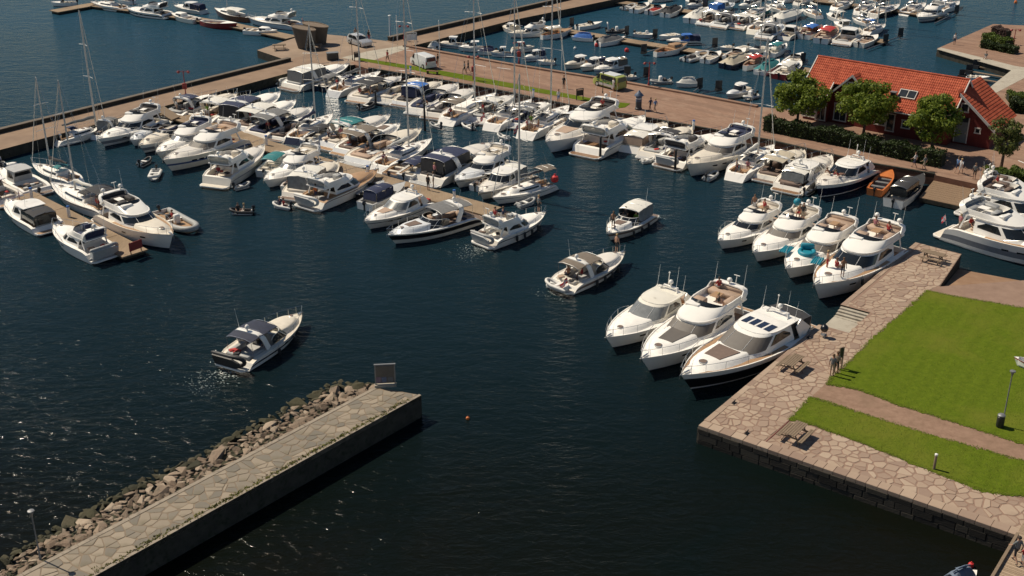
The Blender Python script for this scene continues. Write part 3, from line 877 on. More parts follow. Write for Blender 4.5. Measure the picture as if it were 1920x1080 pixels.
pontoon('pontoon', [(100, 21), (178, 7)], 2.6, 'outer tee head pontoon left of the red rowing boat row')
pontoon('pontoon', [(1003, 48), (1100, 63), (1235, 85), (1350, 102), (1532, 134)], 2.2, 'nearest pontoon of the back marina, ending behind the trees')
pontoon('pontoon', [(1150, 2), (1240, 13), (1330, 27), (1460, 47), (1600, 68), (1662, 78)], 2.2, 'middle pontoon of the back marina with the red sailboat')
pontoon('pontoon', [(1430, -14), (1537, 1), (1595, 8), (1695, 21), (1766, 32)], 2.2, 'farthest pontoon of the back marina at the upper edge')
# ------------------------------------------------------------------ boats
TS = [0, .05, .1, .16, .22, .28, .35, .42, .5, .58, .66, .73, .79, .845, .89, .925, .955, .98, 1.0]
def mixts(extra):
    return sorted(set(TS) | set(extra))

class Hull:
    def __init__(s, L, B, F, fine=2.3, rk=.09, sheer=.28, stern=.92, mid=.38, drop=0.0, tr=.0):
        s.drop, s.tr = drop, tr
        s.L, s.B, s.F, s.fine, s.rk, s.sheer, s.stern, s.mid = L, B, F, fine, rk, sheer, stern, mid
    def half(s, t):
        if t < s.mid: k = s.stern + (1 - s.stern) * math.sin(t / s.mid * math.pi / 2)
        else: k = 1 - ((t - s.mid) / (1 - s.mid)) ** s.fine
        return s.B / 2 * max(k, .012)
    def zs(s, t): return s.F * (1 + s.sheer * t ** 1.8 - s.drop * max(0, 1 - t / .14) ** 1.5)
    def P(s, t, q):
        z = q * s.zs(t)
        c = .90 - .48 * t ** 2.4
        y = s.half(t) * (c + (1 - c) * max(q, 0) ** .9)
        if q < 0: y *= .72
        x = -s.L / 2 + s.L * t - s.L * s.rk * (1 - q) * t ** 5 + s.L * s.tr * q * max(0, 1 - t / .16) ** 1.2
        return Vector((x, y, z))
    def deck(s, t, f=1.0):
        p = s.P(t, 1.0); return Vector((p.x, p.y * f, p.z))
    def t_of(s, x): return min(1, max(0, x / s.L + .5))

def hull_parts(root, H, hull, boot='antifoul', stripe=None, q0=.55, q1=.72, ts=TS):
    qs = [-.35, .05, .13, .3, .55, .78, 1.0] if not stripe else sorted({-.35, .05, .13, q0, q1, .9, 1.0})
    a = MB(); st = MB()
    for sg in (1, -1):
        grid = [[H.P(t, q) * 1.0 for q in qs] for t in ts]
        for row in grid:
            for p in row: p.y *= sg
        k = len(qs)
        flat = [p for row in grid for p in row]
        f0, f1, f2 = [], [], []
        for i in range(len(ts) - 1):
            for j in range(k - 1):
                f = (i * k + j, (i + 1) * k + j, (i + 1) * k + j + 1, i * k + j + 1)
                if qs[j + 1] <= .06: f1.append(f)
                elif stripe and q0 - 1e-6 <= qs[j] < q1 - 1e-6: f2.append(f)
                else: f0.append(f)
        n0 = len(a.v)
        a.add(flat, f0, 0); a.f += [tuple(i + n0 for i in f) for f in f1]; a.m += [1] * len(f1)
        if stripe:
            st.add(flat, f2, 0)
    tr = [H.P(0, q) for q in qs]
    k = len(qs)
    a.add([(p.x, p.y, p.z) for p in tr] + [(p.x, -p.y, p.z) for p in tr], [(j, j + 1, k + j + 1, k + j) for j in range(k - 1)], 0)
    # weld
    o = a.build('hull', [hull, boot], root, smooth=35)
    weld(o)
    if stripe:
        o = st.build('hull_stripe', stripe, root, smooth=35); weld(o)

def weld(o):
    me = o.data
    bm = bmesh.new(); bm.from_mesh(me)
    bmesh.ops.remove_doubles(bm, verts=bm.verts, dist=.002)
    loose = [v for v in bm.verts if not v.link_faces]
    bmesh.ops.delete(bm, geom=loose, context='VERTS')
    bmesh.ops.recalc_face_normals(bm, faces=bm.faces)
    bm.to_mesh(me); bm.free()
    me.shade_smooth(); me.set_sharp_from_angle(angle=R(38))

def deck_parts(root, H, m='deck_white', rec=None, sole_m='teak', toe=None):
    """deck with toe rail; rec=(t0,t1,frac,sole_z) is a sunken cockpit"""
    ex = []
    if rec: ex = [rec[0], rec[0] + .004, rec[1] - .004, rec[1]]
    ts = mixts(ex)
    fr = rec[2] if rec else .6
    cols = [-1, -.955, -.945, -fr - .012, -fr, -fr * .5, 0, fr * .5, fr, fr + .012, .945, .955, 1]
    d = MB(); so = MB(); rim = MB()
    vs = []
    for t in ts:
        inr = rec and rec[0] + .003 <= t <= rec[1] - .003
        for c in cols:
            p = H.deck(t, c)
            if abs(c) <= .945: p.z -= min(.07, .05 * H.F)
            if abs(c) <= .95: p.z += .05 * (1 - (c / .95) ** 2) * (H.half(t) / (H.B / 2))
            if inr and abs(c) <= fr + 1e-6: p.z = rec[3]
            vs.append(p)
    k = len(cols); f0 = []; f1 = []
    for i in range(len(ts) - 1):
        for j in range(k - 1):
            f = (i * k + j, i * k + j + 1, (i + 1) * k + j + 1, (i + 1) * k + j)
            low = all(abs(vs[q].z - (rec[3] if rec else -9)) < 1e-4 for q in f)
            (f1 if low else f0).append(f)
    d.add(vs, f0); weld(d.build('deck', m, root, smooth=30))
    if f1: so.add(vs, f1); weld(so.build('cockpit_sole', sole_m, root, smooth=30))
    if toe:
        # teak side decks laid just over the deck from amidships to the bow
        for sg in (1, -1):
            q = MB(); T = [t for t in TS if .3 <= t <= .985]
            vv = []
            for t in T:
                for c in (.93, .93 - .24 * min(1, (1.02 - t) * 6)):
                    p = H.deck(t, c * sg); p.z += .012 + .05 * (1 - (c / .95) ** 2) * (H.half(t) / (H.B / 2)) - min(.07, .05 * H.F); vv.append(p)
            q.add(vv, [(2 * i, 2 * i + 1, 2 * i + 3, 2 * i + 2) for i in range(len(T) - 1)])
            q.build('side_deck', toe, root, smooth=30)

def outline(xa, xf, w, fr=.5, n=7, tw=.94, sq=2.6, ns=4):
    xc = xf - (xf - xa) * fr
    pts = []
    for k in range(ns): pts.append((xa + (xc - xa) * k / ns, w * (tw + (1 - tw) * k / ns)))
    for k in range(2 * n + 1):
        ph = math.pi / 2 - math.pi * k / (2 * n)
        c, s_ = max(0, math.cos(ph)), math.sin(ph)
        pts.append((xc + (xf - xc) * c ** (2 / sq), w * math.copysign(abs(s_) ** (2 / sq), s_)))
    for k in range(ns - 1, -1, -1): pts.append((xa + (xc - xa) * k / ns, -w * (tw + (1 - tw) * k / ns)))
    return pts

class House:
    """deckhouse between two plan outlines; bot/top = (xa, xf, w, z[, slope])"""
    def __init__(s, bot, top, fr=.5, n=7, sq=2.6, tw=.94, ftop=None):
        s.n = n
        s.b = outline(bot[0], bot[1], bot[2], fr, n, tw, sq); s.t = outline(top[0], top[1], top[2], ftop or fr, n, tw, sq)
        sb = bot[4] if len(bot) > 4 else 0; st = top[4] if len(top) > 4 else 0
        s.B = [Vector((x, y, bot[3] + sb * (x - bot[0]))) for x, y in s.b]
        s.T = [Vector((x, y, top[3] + st * (x - top[0]))) for x, y in s.t]
        s.mid = 4 + n
        s.N = len(s.B)
    def at(s, i, v, o=0.0):
        i = max(0, min(s.N - 1, i)); i0 = int(i); i1 = min(s.N - 1, i0 + 1); f = i - i0
        def A(k): return s.B[k].lerp(s.T[k], v)
        p = A(i0).lerp(A(i1), f)
        if o:
            a = A(max(0, i0 - 1)); c = A(min(s.N - 1, i1 + 1)) if i1 > i0 or i0 == s.N - 1 else A(i1)
            tg = c - a; up = (s.T[i0] - s.B[i0])
            nn = up.cross(tg)
            if nn.length > 1e-6:
                nn.normalize(); p = p + nn * o * (1 if nn.dot(Vector((p.x - (s.B[0].x + s.B[s.mid].x) / 2 * 1.0, p.y, 0))) >= 0 else -1)
        return p
    def body(s, name, m, root, crown=.06, edge=.10, floor=False, smooth=50):
        b = MB(); N_ = s.N
        rings = [[s.at(i, v) for i in range(N_)] for v in (0, .5, .93)]
        ctr = Vector((sum(p.x for p in s.T) / N_, 0, 0))
        def inset(k, dz):
            out = []
            for p in s.T:
                q = Vector((p.x, p.y, 0)); d = (ctr - q); ln = d.length
                out.append(Vector((p.x + d.x / ln * k, p.y + d.y / ln * k, p.z + dz)))
            return out
        rings += [inset(edge * .35, -.005), inset(edge * 1.3, .03), inset(min(.9, .45 * abs(s.T[2].y) * 2), crown)]
        vs = [p for r_ in rings for p in r_]
        fs = []
        for k in range(len(rings) - 1):
            for i in range(N_):
                j = (i + 1) % N_
                fs.append((k * N_ + i, k * N_ + j, (k + 1) * N_ + j, (k + 1) * N_ + i))
        # roof strips across
        o = (len(rings) - 1) * N_
        h = N_ // 2
        for i in range(h):
            a, b2, c, d = o + i, o + i + 1, o + N_ - 2 - i, o + N_ - 1 - i
            if b2 == c: fs.append((a, b2, d))
            elif i + 1 < N_ - 1 - i: fs.append((a, b2, c, d) if b2 != c else (a, b2, d))
        b.add(vs, fs); o_ = b.build(name, m, root, smooth=smooth)
        return o_
    def pane(s, name, i0, i1, v0, v1, m, root, off=.018, step=.5, parent=None):
        """glass patch on the wall between outline positions i0..i1; v0/v1 may be functions of 0..1"""
        n = max(1, int(abs(i1 - i0) / step)); vs = []
        for k in range(n + 1):
            f = k / n; i = i0 + (i1 - i0) * f
            a = v0(f) if callable(v0) else v0; c = v1(f) if callable(v1) else v1
            vs += [s.at(i, a, off), s.at(i, c, off)]
        b = MB(); b.add(vs, [(2 * k, 2 * k + 2, 2 * k + 3, 2 * k + 1) for k in range(n)])
        # rim back to the wall so the pane has thickness
        return b.build(name, m, root, smooth=60)

def ring_wall(name, o0, z0, o1, z1, th, zf, m, root, aft_open=True):
    """coaming: outer wall from outline o0 at z0 to o1 at z1, thickness th, inner wall down to zf"""
    n = len(o1); cx = sum(p[0] for p in o1) / n
    def ins(p):
        d = Vector((cx - p[0], -p[1], 0)); d.normalize(); return (p[0] + d.x * th, p[1] + d.y * th)
    vs = [(x, y, z0) for x, y in o0] + [(x, y, z1) for x, y in o1] + [(*ins(p), z1) for p in o1] + [(*ins(p), zf) for p in o1]
    fs = []
    for k in range(3):
        for i in range(n - 1):
            fs.append((k * n + i, k * n + i + 1, (k + 1) * n + i + 1, (k + 1) * n + i))
    b = MB(); b.add(vs, fs)
    # end caps
    b.f += [(0, n, 2 * n, 3 * n), (n - 1, 4 * n - 1, 3 * n - 1, 2 * n - 1)]; b.m += [0, 0]
    return b.build(name, m, root, smooth=45)

def rails(root, H, t0=.5, h=.55, r=.018, m='steel', step=1, inn=.95):
    b = MB(); T = [t for t in TS if t >= t0]
    prev = None
    top = []
    for sg in (1, -1):
        line = []
        for t in T:
            p = H.deck(t, inn * sg); hh = h * min(1, .35 + (t - t0) * 5)
            line.append(p + Vector((.05 * h * (t - .5), 0, hh)))
            if (T.index(t) % 2 == 0): b.tube([p, line[-1]], r * .8, 4)
        top.append(line)
    b.tube(top[0] + list(reversed(top[1])), r, 4)
    b.build('bow_rail', m, root)

def flag(root, p, h=1.0, w=.85, ang=0.6):
    """ensign on a staff: red with a white-edged blue cross"""
    b = MB(); b.tube([p, p + Vector((-.25, 0, h))], .018, 4); st = b.build('flag_staff', 'white_paint', root)
    o = Vector(p) + Vector((-.25, 0, h)); ax = Vector((-math.cos(ang) * .55, math.sin(ang) * .45, -.55)).normalized()
    hh = w * .62
    us = [0, .26, .32, .40, .46, .72, 1.0]; vs_ = [0, .37, .45, .55, .63, 1]
    g = MB(); vv = []
    for u in us:
        for v in vs_:
            vv.append(o + ax * (u * w) + Vector((.1 * v, .06 * math.sin(u * 7), -v * hh)))
    for i in range(len(us) - 1):
        for j in range(len(vs_) - 1):
            f = (i * 6 + j, (i + 1) * 6 + j, (i + 1) * 6 + j + 1, i * 6 + j + 1)
            k = 0
            if i in (1, 3) or j in (1, 3): k = 2
            if i == 2 or j == 2: k = 1
            if (i == 2 or j == 2): k = 1
            g.f.append(f); g.m.append(k)
    g.v = [tuple(p) for p in vv]
    o_ = g.build('flag_cloth', ['flag_red', 'flag_blue', 'flag_white'], st)
    weld(o_)

def fender(root, p, m='rubber', r=.12, l=.6):
    b = MB(); b.lathe((p[0], p[1], p[2] - l), [(.03, 0), (r * .8, .05), (r, .14), (r, l - .14), (r * .8, l - .05), (.03, l)], 8)
    b.tube([(p[0], p[1], p[2]), (p[0], p[1] * .96, p[2] + .25)], .012, 4)
    b.build('fender', m, root)

def dome(root, p, r=.22, m='gelcoat'):
    b = MB(); b.lathe(p, [(.07, -.22), (.07, 0), (r * .9, .0), (r, .07), (r * .95, .17), (r * .6, .27), (.02, .31)], 10); b.build('radar_dome', m, root)

def antenna(root, p, h=1.8, lean=-.3):
    b = MB(); b.tube([p, (p[0] + lean, p[1], p[2] + h)], .02, 4, r2=.009); b.build('antenna', 'white_paint', root)

def sofa(root, pts, m='cushion'):
    """cushion blocks: list of (cx,cy,cz,sx,sy,sz)"""
    for c in pts:
        b = MB(); b.rbox(c[:3], c[3:], .06); b.build('seat', m, root, smooth=50)

def swim(root, H, m='teak', ln=.8, z=.32):
    w = H.half(0) * 1.86
    b = MB(); x = -H.L / 2 + .05
    b.prism([(x, w / 2), (x - ln * .7, w / 2 * .97), (x - ln, w / 2 * .8), (x - ln, -w / 2 * .8), (x - ln * .7, -w / 2 * .97), (x, -w / 2)], z - .12, z)
    o = b.build('swim_platform', 'gelcoat', root, smooth=0)
    b = MB(); b.prism([(x - .05, w / 2 * .93), (x - ln * .7, w / 2 * .9), (x - ln * .93, w / 2 * .74), (x - ln * .93, -w / 2 * .74), (x - ln * .7, -w / 2 * .9), (x - .05, -w / 2 * .93)], z - .01, z + .012)
    b.build('platform_planking', m, o, smooth=0)

def hull_ports(root, H, n=3, t0=.52, t1=.74, q=.62, m='glass', ln=.6, hh=.16):
    for sg in (1, -1):
        for k in range(n):
            t = t0 + (t1 - t0) * k / max(1, n - 1)
            dt = ln / H.L / 2; dq = hh / H.zs(t) / 2
            vs = []
            for tt, qq in ((t - dt, q - dq), (t + dt, q - dq * .7), (t + dt, q + dq), (t - dt, q + dq)):
                p = H.P(tt, qq); p.y += .018; p.y *= sg; vs.append(p)
            b = MB(); b.add(vs, [(0, 1, 2, 3)]); b.build('porthole', m, root, smooth=0)

def hatch(root, p, d, m='glass', rz=0):
    r = d[0] * .56
    b = MB(); b.lathe((p[0], p[1], p[2] - .05), [(r, -.02), (r, .05), (r * .9, .065)], 12); o = b.build('hatch', 'steel', root)
    b = MB(); b.lathe((p[0], p[1], p[2] + .01), [(r * .84, 0), (r * .84, .012)], 12); b.build('hatch_glass', 'cushion_brown', o)

def arch(root, x, w, z0, z1, m='gelcoat', rake=-.6, wd=.38, th=.09):
    """radar arch: two raked legs and a crossing beam"""
    pts = []
    for k in range(9):
        a = math.pi * k / 8
        yy = w * math.cos(a); yy = math.copysign(abs(math.cos(a)) ** .45, math.cos(a)) * w
        hz = max(0.0, math.sin(a)) ** .42
        pts.append((x + rake * hz, yy, z0 + (z1 - z0) * hz))
    b = MB(); b.beam(pts, wd, th); b.build('radar_arch', m, root, smooth=50)

def canopy(root, xa, xf, w, z, crown=.22, m='canvas_blue', frame=True, zb=None, sides=None):
    """cloth top on hoops; sides = material of hanging side and aft curtains"""
    b = MB(); nx, ny = 6, 8; vs = []
    for i in range(nx + 1):
        f = i / nx; x = xa + (xf - xa) * f
        fz = -.12 * (abs(f - .5) * 2) ** 3 + .02 * math.cos(f * math.pi * 6)
        for j in range(ny + 1):
            g = -1 + 2 * j / ny
            vs.append((x, w * g * (1 - .06 * abs(f - .5) * 2), z + crown * (1 - abs(g) ** 2.6) + fz * .8))
    fs = [(i * (ny + 1) + j, (i + 1) * (ny + 1) + j, (i + 1) * (ny + 1) + j + 1, i * (ny + 1) + j + 1) for i in range(nx) for j in range(ny)]
    k = len(vs); vs += [(x * 1.0, y * .99, z_ - .05) for x, y, z_ in vs]
    fs += [tuple(q + k for q in reversed(f)) for f in fs]
    rim = [j for j in range(ny + 1)] + [i * (ny + 1) + ny for i in range(1, nx + 1)] + [nx * (ny + 1) + j for j in range(ny - 1, -1, -1)] + [i * (ny + 1) for i in range(nx - 1, 0, -1)]
    fs += [(rim[i], rim[(i + 1) % len(rim)], rim[(i + 1) % len(rim)] + k, rim[i] + k) for i in range(len(rim))]
    b.add(vs, fs); top = b.build('canopy', m, root, smooth=50)
    if zb is not None:
        q = MB()
        for x in (xa, (xa + xf) / 2, xf):
            q.tube([(x * .97, w * .98, zb), (x, w * .96, z - .1), (x, w * .5, z + crown * .75), (x, 0, z + crown * .9), (x, -w * .5, z + crown * .75), (x, -w * .96, z - .1), (x * .97, -w * .98, zb)], .018, 4)
        q.build('canopy_frame', 'steel', top)
        if sides:
            for sg in (1, -1):
                s_ = MB(); s_.add([(xa, w * sg * .99, zb), (xf, w * sg * .99, zb), (xf, w * sg * .95, z - .12), (xa, w * sg * .95, z - .12)], [(0, 1, 2, 3)]); s_.build('side_curtain', sides, top, smooth=0)
            s_ = MB(); s_.add([(xa - .15, w * .95, zb), (xa - .15, -w * .95, zb), (xa, -w * .9, z - .1), (xa, 0, z + crown * .7), (xa, w * .9, z - .1)], [(0, 1, 2, 3, 4)]); s_.build('aft_curtain', sides, top, smooth=0)

def outboard(root, p, s=1.0, m='black'):
    b = MB(); b.rbox((p[0], p[1], p[2] + .35 * s), (.42 * s, .3 * s, .42 * s), .1 * s); b.box((p[0] + .03, p[1], p[2] - .15 * s), (.16 * s, .1 * s, .75 * s)); b.box((p[0] + .2 * s, p[1], p[2] + .05 * s), (.3 * s, .16 * s, .16 * s))
    b.build('outboard_motor', m, root)

def place(S, Bw):
    d = Bw - S; d.z = 0; L = d.length
    return math.atan2(d.y, d.x), L

BOATS = {}
FLEET = []
def boat_root(name, sx, sy, bx, by, label, cat, grow=1.07, key=None, group=None):
    S, Bw = U(sx, sy, 0), U(bx, by, 0)
    rz, L = place(S, Bw); L *= grow
    c = S + Vector((math.cos(rz), math.sin(rz), 0)) * (L / 2)
    root = tag(empty(name, (c.x, c.y, 0), rz), label, cat, group)
    far = c.length > 150
    # keep the hull clear of quay walls: back off along the keel, then away from the wall
    ax = Vector((math.cos(rz), math.sin(rz), 0)); sd_ = Vector((-ax.y, ax.x, 0)); hb = .13 * L + .45
    def hits(q):
        for fx, fy in ((.47, 0), (.36, .6), (.36, -.6), (.1, 1), (.1, -1), (-.3, 1), (-.3, -1), (-.5, .8), (-.5, -.8)):
            p = q + ax * (fx * L) + sd_ * (fy * hb)
            if any(inside((p.x, p.y), pl) for pl in QUAYS): return True
        return False
    best = None
    if hits(c):
        for k in range(1, 26):
            for d in (-ax, ax, sd_, -sd_, Vector((0, -1, 0))):
                q = c + d * (.2 * k)
                if not hits(q): best = q; break
            if best: break
        if best: root.location = best
    FLEET.append((root, L, hb, Vector(root.location)))
    return root, L, far

def motor_yacht(sx, sy, bx, by, label, key=None, style='fly', hull='gelcoat', stripe=None, q=(.5, .66), wind='glass', pad=None, padm='cushion_tan', canv=None, beam=None, F=None,
                sole='teak', toe=None, seat='cushion', tend=None, fen=0, fenm='rubber', fl=False, roofm='gelcoat', top=None, ports=3, solar=False, boot='antifoul', light=False, grow=1.07, venturi='glass', sidew='glass', plat=True, rail=True, domes=1, curtains=None, dm='deck_white', hh=None, cowl='gelcoat', group=None, cat=None):
    name = {'fly': 'flybridge_yacht', 'hard': 'hardtop_cruiser', 'express': 'express_cruiser', 'cabin': 'cabin_cruiser', 'pilot': 'pilothouse_boat'}[style]
    root, L, far = boat_root(name, sx, sy, bx, by, label, cat or ('motor yacht' if style == 'fly' else 'motorboat'), grow, group=group)
    light = light or far
    rv = random.Random(int(sx * 3 + sy * 17))
    if hull == 'gelcoat' and key not in ('b1', 'b2', 'b3', 'b4', 'b5', 'b6', 'b7'):
        hull = rv.choice(('gelcoat', 'gelcoat', 'gelcoat_warm', 'gelcoat_cool', 'gelcoat_old'))
        if not stripe and rv.random() < .5: stripe, q = rv.choice((('stripe_grey', (.5, .6)), ('navy', (.6, .67)), ('stripe_blue', (.45, .58)), ('teak_dark', (.78, .85)), ('black', (.4, .66)), ('stripe_grey', (.3, .62))))
        if dm == 'deck_white': dm = rv.choice(('deck_white', 'deck_white', 'gelcoat_warm', 'gelcoat_cool', 'deck_cream'))
        if sole == 'teak': sole = rv.choice(('teak', 'teak_dark', 'deck_grey', 'deck_cream', 'cushion_brown'))
        if seat == 'cushion_tan' or seat == 'cushion': seat = rv.choice((seat, 'cushion', 'cushion_brown', 'cushion_dark', 'canvas_blue', 'tube_grey'))
    B = beam or (.26 * L + 1.05)
    if L < 7: B = beam or .36 * L
    F = F * .84 if F else max(.6, .07 * L + .2)
    H = Hull(L, B, F, fine=2.5, sheer=.30 if style != 'fly' else .26, drop=.30 if style in ('express', 'hard') else .22, tr=.045)
    hull_parts(root, H, hull, boot, stripe, *q)
    hh = (hh or (.72 + .042 * L)) - (.40 if style == 'fly' else .08)
    zd = H.zs(.5)
    sole_z = max(.3, F * .5)
    if style == 'fly': rec = (.035, .25, .78, sole_z)
    elif style == 'hard': rec = (.03, .27, .76, sole_z)
    elif style == 'express': rec = (.04, .5, .74, sole_z)
    else: rec = (.03, .36, .78, sole_z)
    deck_parts(root, H, dm, rec, sole, toe)
    if plat and L > 7: swim(root, H, sole if sole != 'deck_white' else 'deck_white', ln=.065 * L + .1)
    # raised foredeck
    x1 = .40 * L; x0 = .0 * L if style != 'express' else .06 * L
    slope = (H.zs(.88) - H.zs(.55)) / (.33 * L)
    wt = H.half(.62) * .74
    ht = .16 + .012 * L
    if style == 'express': ht += .12
    tk = House((x0, x1, wt, H.zs(.5) - .06, slope), (x0, x1 - .06 * L, wt * .78, H.zs(.5) + ht, slope * .55), fr=.75, sq=2.2)
    tk.body('foredeck', dm, root, crown=.05, edge=.12)
    ztk = lambda x: H.zs(.5) + ht + .05 + slope * .55 * (x - x0)
    if pad:
        px0, px1, pw = pad[0] * L, pad[1] * L, pad[2] * B
        b = MB(); vs = []
        for z in (0, .07):
            k = .0 if z == 0 else .03
            for x, y in ((px0 + k, pw - k), (px1 - k, pw * .72 - k), (px1 - k, -pw * .72 + k), (px0 + k, -pw + k)):
                vs.append((x, y, ztk(x) - .03 + z))
        b.add(vs, [(4, 5, 6, 7), (0, 1, 5, 4), (1, 2, 6, 5), (2, 3, 7, 6), (3, 0, 4, 7)]); b.build('sun_pad', padm, root, smooth=0)
    if not light or L > 9:
        hatch(root, (.335 * L, 0, ztk(.335 * L) - .02), (.05 * L * .8, .05 * L * .8), 'glass')
    if style in ('fly', 'hard', 'cabin', 'pilot'):
        if style == 'fly': bx0, bx1, tx0, tx1, w0, w1 = -.26, .19, -.26, .045, .395, .345
        elif style == 'hard': bx0, bx1, tx0, tx1, w0, w1 = -.24, .20, -.22, .0, .395, .33; hh *= .93
        elif style == 'cabin': bx0, bx1, tx0, tx1, w0, w1 = -.14, .17, -.14, .05, .385, .33
        else: bx0, bx1, tx0, tx1, w0, w1 = -.12, .14, -.14, .09, .33, .30; hh *= 1.08
        Hs = House((bx0 * L, bx1 * L, w0 * B, zd - .10), (tx0 * L, tx1 * L, w1 * B, zd + hh), fr=.55, sq=2.7)
        Hs.body('deckhouse', roofm if style != 'fly' else 'gelcoat', root, crown=.09)
        m = Hs.mid; nn = Hs.n
        Hs.pane('windscreen', m - nn + 1.0, m + nn - 1.0, lambda f: .27 + .03 * abs(f - .5), .88, wind, root)
        if not light:
            b = MB()
            for i in (m - 1.7, m + 1.7): b.tube([Hs.at(i, .27, .03), Hs.at(i, .89, .03)], .022, 4)
            b.build('windscreen_mullion', 'gelcoat', root)
        for a_, c_ in ((m - nn + .55, .6), (m + nn - .55, Hs.N - 1.6)):
            Hs.pane('side_window', a_, c_, lambda f: .36 + .05 * f, lambda f: .86 - .30 * max(0, f - .55) / .45, sidew, root)
        b = MB(); b.add([Hs.B[0] + Vector((-.01, -.1, .25)), Hs.B[-1] + Vector((-.01, .1, .25)), Hs.T[-1] + Vector((-.01, .1, -.1)), Hs.T[0] + Vector((-.01, -.1, -.1))], [(0, 1, 2, 3)]); b.build('saloon_door', 'glass', root, smooth=0)
        zr = zd + hh
    if style == 'fly':
        o0 = outline(-.40 * L, .065 * L, .36 * B, .5); b = MB(); b.prism(o0, zr + .02, zr + .14); b.build('fly_deck', 'gelcoat', root, smooth=0)
        oo = outline(-.385 * L, .05 * L, .35 * B, .5); ot = outline(-.40 * L, -.07 * L, .335 * B, .5)
        ch = .34 + .011 * L
        ring_wall('fly_coaming', oo, zr + .14, ot, zr + .14 + ch, .10, zr + .15, cowl, root)
        hc = House((-.40 * L, -.075 * L, .33 * B, zr + .12 + ch), (-.40 * L, -.105 * L, .315 * B, zr + .40 + ch), fr=.5)
        hc.pane('fly_windscreen', hc.mid - 5.5, hc.mid + 5.5, 0.0, lambda f: 1 - (2 * abs(f - .5)) ** 2, venturi, root, off=0)
        zf = zr + .15
        W = .30 * B
        sofa(root, [(-.345 * L, 0, zf + .22, .07 * L, W * 1.9, .42), (-.27 * L, W * .78, zf + .22, .10 * L, W * .42, .42), (-.385 * L, 0, zf + .5, .03 * L, W * 1.9, .4)], seat)
        if not light:
            sofa(root, [(-.15 * L, -W * .45, zf + .35, .05 * L, W * .7, .6)], seat)
            b = MB(); b.rbox((-.085 * L, -W * .45, zf + .3), (.05 * L, W * .9, .55), .08); b.build('helm_console', 'gelcoat', root)
            b = MB(); b.rbox((-.27 * L, -W * .1, zf + .45), (.075 * L, W * .55, .05), .02); b.tube([(-.27 * L, -W * .1, zf), (-.27 * L, -W * .1, zf + .45)], .05, 6); b.build('fly_table', 'teak' if sole == 'teak' else 'deck_white', root)
        za = zr + .14 + ch + .36
        arch(root, -.345 * L, .345 * B, zr + .3, za, 'gelcoat', rake=-.05 * L, wd=.035 * L + .08)
        for k in range(domes): dome(root, (-.39 * L - .0, (k * 2 - (domes - 1)) * .22 * B, za + .24), .15 + .005 * L)
        if not light:
            antenna(root, (-.385 * L, .28 * B, za - .1), 2.0); antenna(root, (-.385 * L, -.28 * B, za - .1), 1.6)
            for sg in (1, -1): b = MB(); b.beam([(-.37 * L, sg * .345 * B, H.zs(.15) - .05), (-.33 * L, sg * .345 * B, zr + .02)], .16, .06); b.build('roof_support', 'gelcoat', root)
            # navigation light mast
            b = MB(); b.tube([(-.40 * L, .1 * B, za - .05), (-.41 * L, .1 * B, za + .75)], .03, 5); b.box((-.41 * L, .1 * B, za + .76), (.08, .5, .04)); b.build('light_mast', 'gelcoat', root)
        if canv: canopy(root, -.38 * L, -.12 * L, .31 * B, zr + 1.15, .12, canv)
    if style == 'hard':
        o0 = outline(-.30 * L, .0 * L, .34 * B, .5); b = MB(); b.prism(o0, zr - .05, zr + .03); b.build('hardtop', roofm, root, smooth=0)
        for sg in (1, -1): b = MB(); b.beam([(-.33 * L, sg * .38 * B, H.zs(.15)), (-.27 * L, sg * .35 * B, zr - .1)], [.10 * L, .05 * L], .07); b.build('roof_support', 'gelcoat', root)
        if solar:
            for k in range(4):
                b = MB(); y = (-1.5 + k) * .135 * B; b.rbox((-.10 * L, y, zr + .085 - .008 * abs(k - 1.5)), (.075 * L, .105 * B, .05), .015); b.build('roof_panel', 'solar', root)
        b = MB(); b.beam([(-.25 * L, .20 * B, zr + .02), (-.27 * L, .16 * B, zr + .32), (-.27 * L, -.16 * B, zr + .32), (-.25 * L, -.20 * B, zr + .02)], .22, .08); b.build('mast_frame', 'gelcoat', root)
        dome(root, (-.27 * L, 0, zr + .6), .2)
        if not light:
            for k, y in enumerate((.3, -.3, .14)): antenna(root, (-.26 * L, y * B, zr + .05), 1.5 + .3 * k)
            b = MB(); b.tube([(-.28 * L, -.08 * B, zr + .3), (-.29 * L, -.08 * B, zr + 1.3)], .03, 5); b.lathe((-.29 * L, -.08 * B, zr + 1.3), [(.06, 0), (.08, .08), (.02, .16)], 6); b.build('light_mast', 'gelcoat', root)
        sofa(root, [(-.43 * L, 0, sole_z + .25, .06 * L, .56 * B, .45), (-.36 * L, .27 * B, sole_z + .25, .12 * L, .14 * B, .45)], seat)
        if canv: canopy(root, -.40 * L, -.22 * L, .33 * B, zr - .15, .1, canv, zb=H.zs(.2), sides=curtains)
    if style == 'express':
        ws = House((-.14 * L, .17 * L, .375 * B, zd - .02), (-.16 * L, .055 * L, .33 * B, zd + .50 + .014 * L), fr=.6, sq=2.6)
        ws.pane('windscreen', 1.0, ws.N - 2.0, 0.02, lambda f: 1 - .5 * (abs(f - .5) * 2) ** 6, wind, root, off=0)
        b = MB(); b.tube([ws.at(i * .5, 1 - .5 * (abs((i * .5 - 1) / (ws.N - 3) - .5) * 2) ** 6, .0) for i in range(2, 2 * (ws.N - 2) + 1)], .03, 4)
        for i in (ws.mid - 1.6, ws.mid + 1.6, ws.mid - 5, ws.mid + 5): b.tube([ws.at(i, 0), ws.at(i, 1)], .024, 4)
        b.build('windscreen_frame', 'gelcoat', root)
        b = MB(); b.rbox((.03 * L, -.16 * B, zd - .02), (.07 * L, .3 * B, .5), .08); b.build('dashboard', 'gelcoat_cream', root)
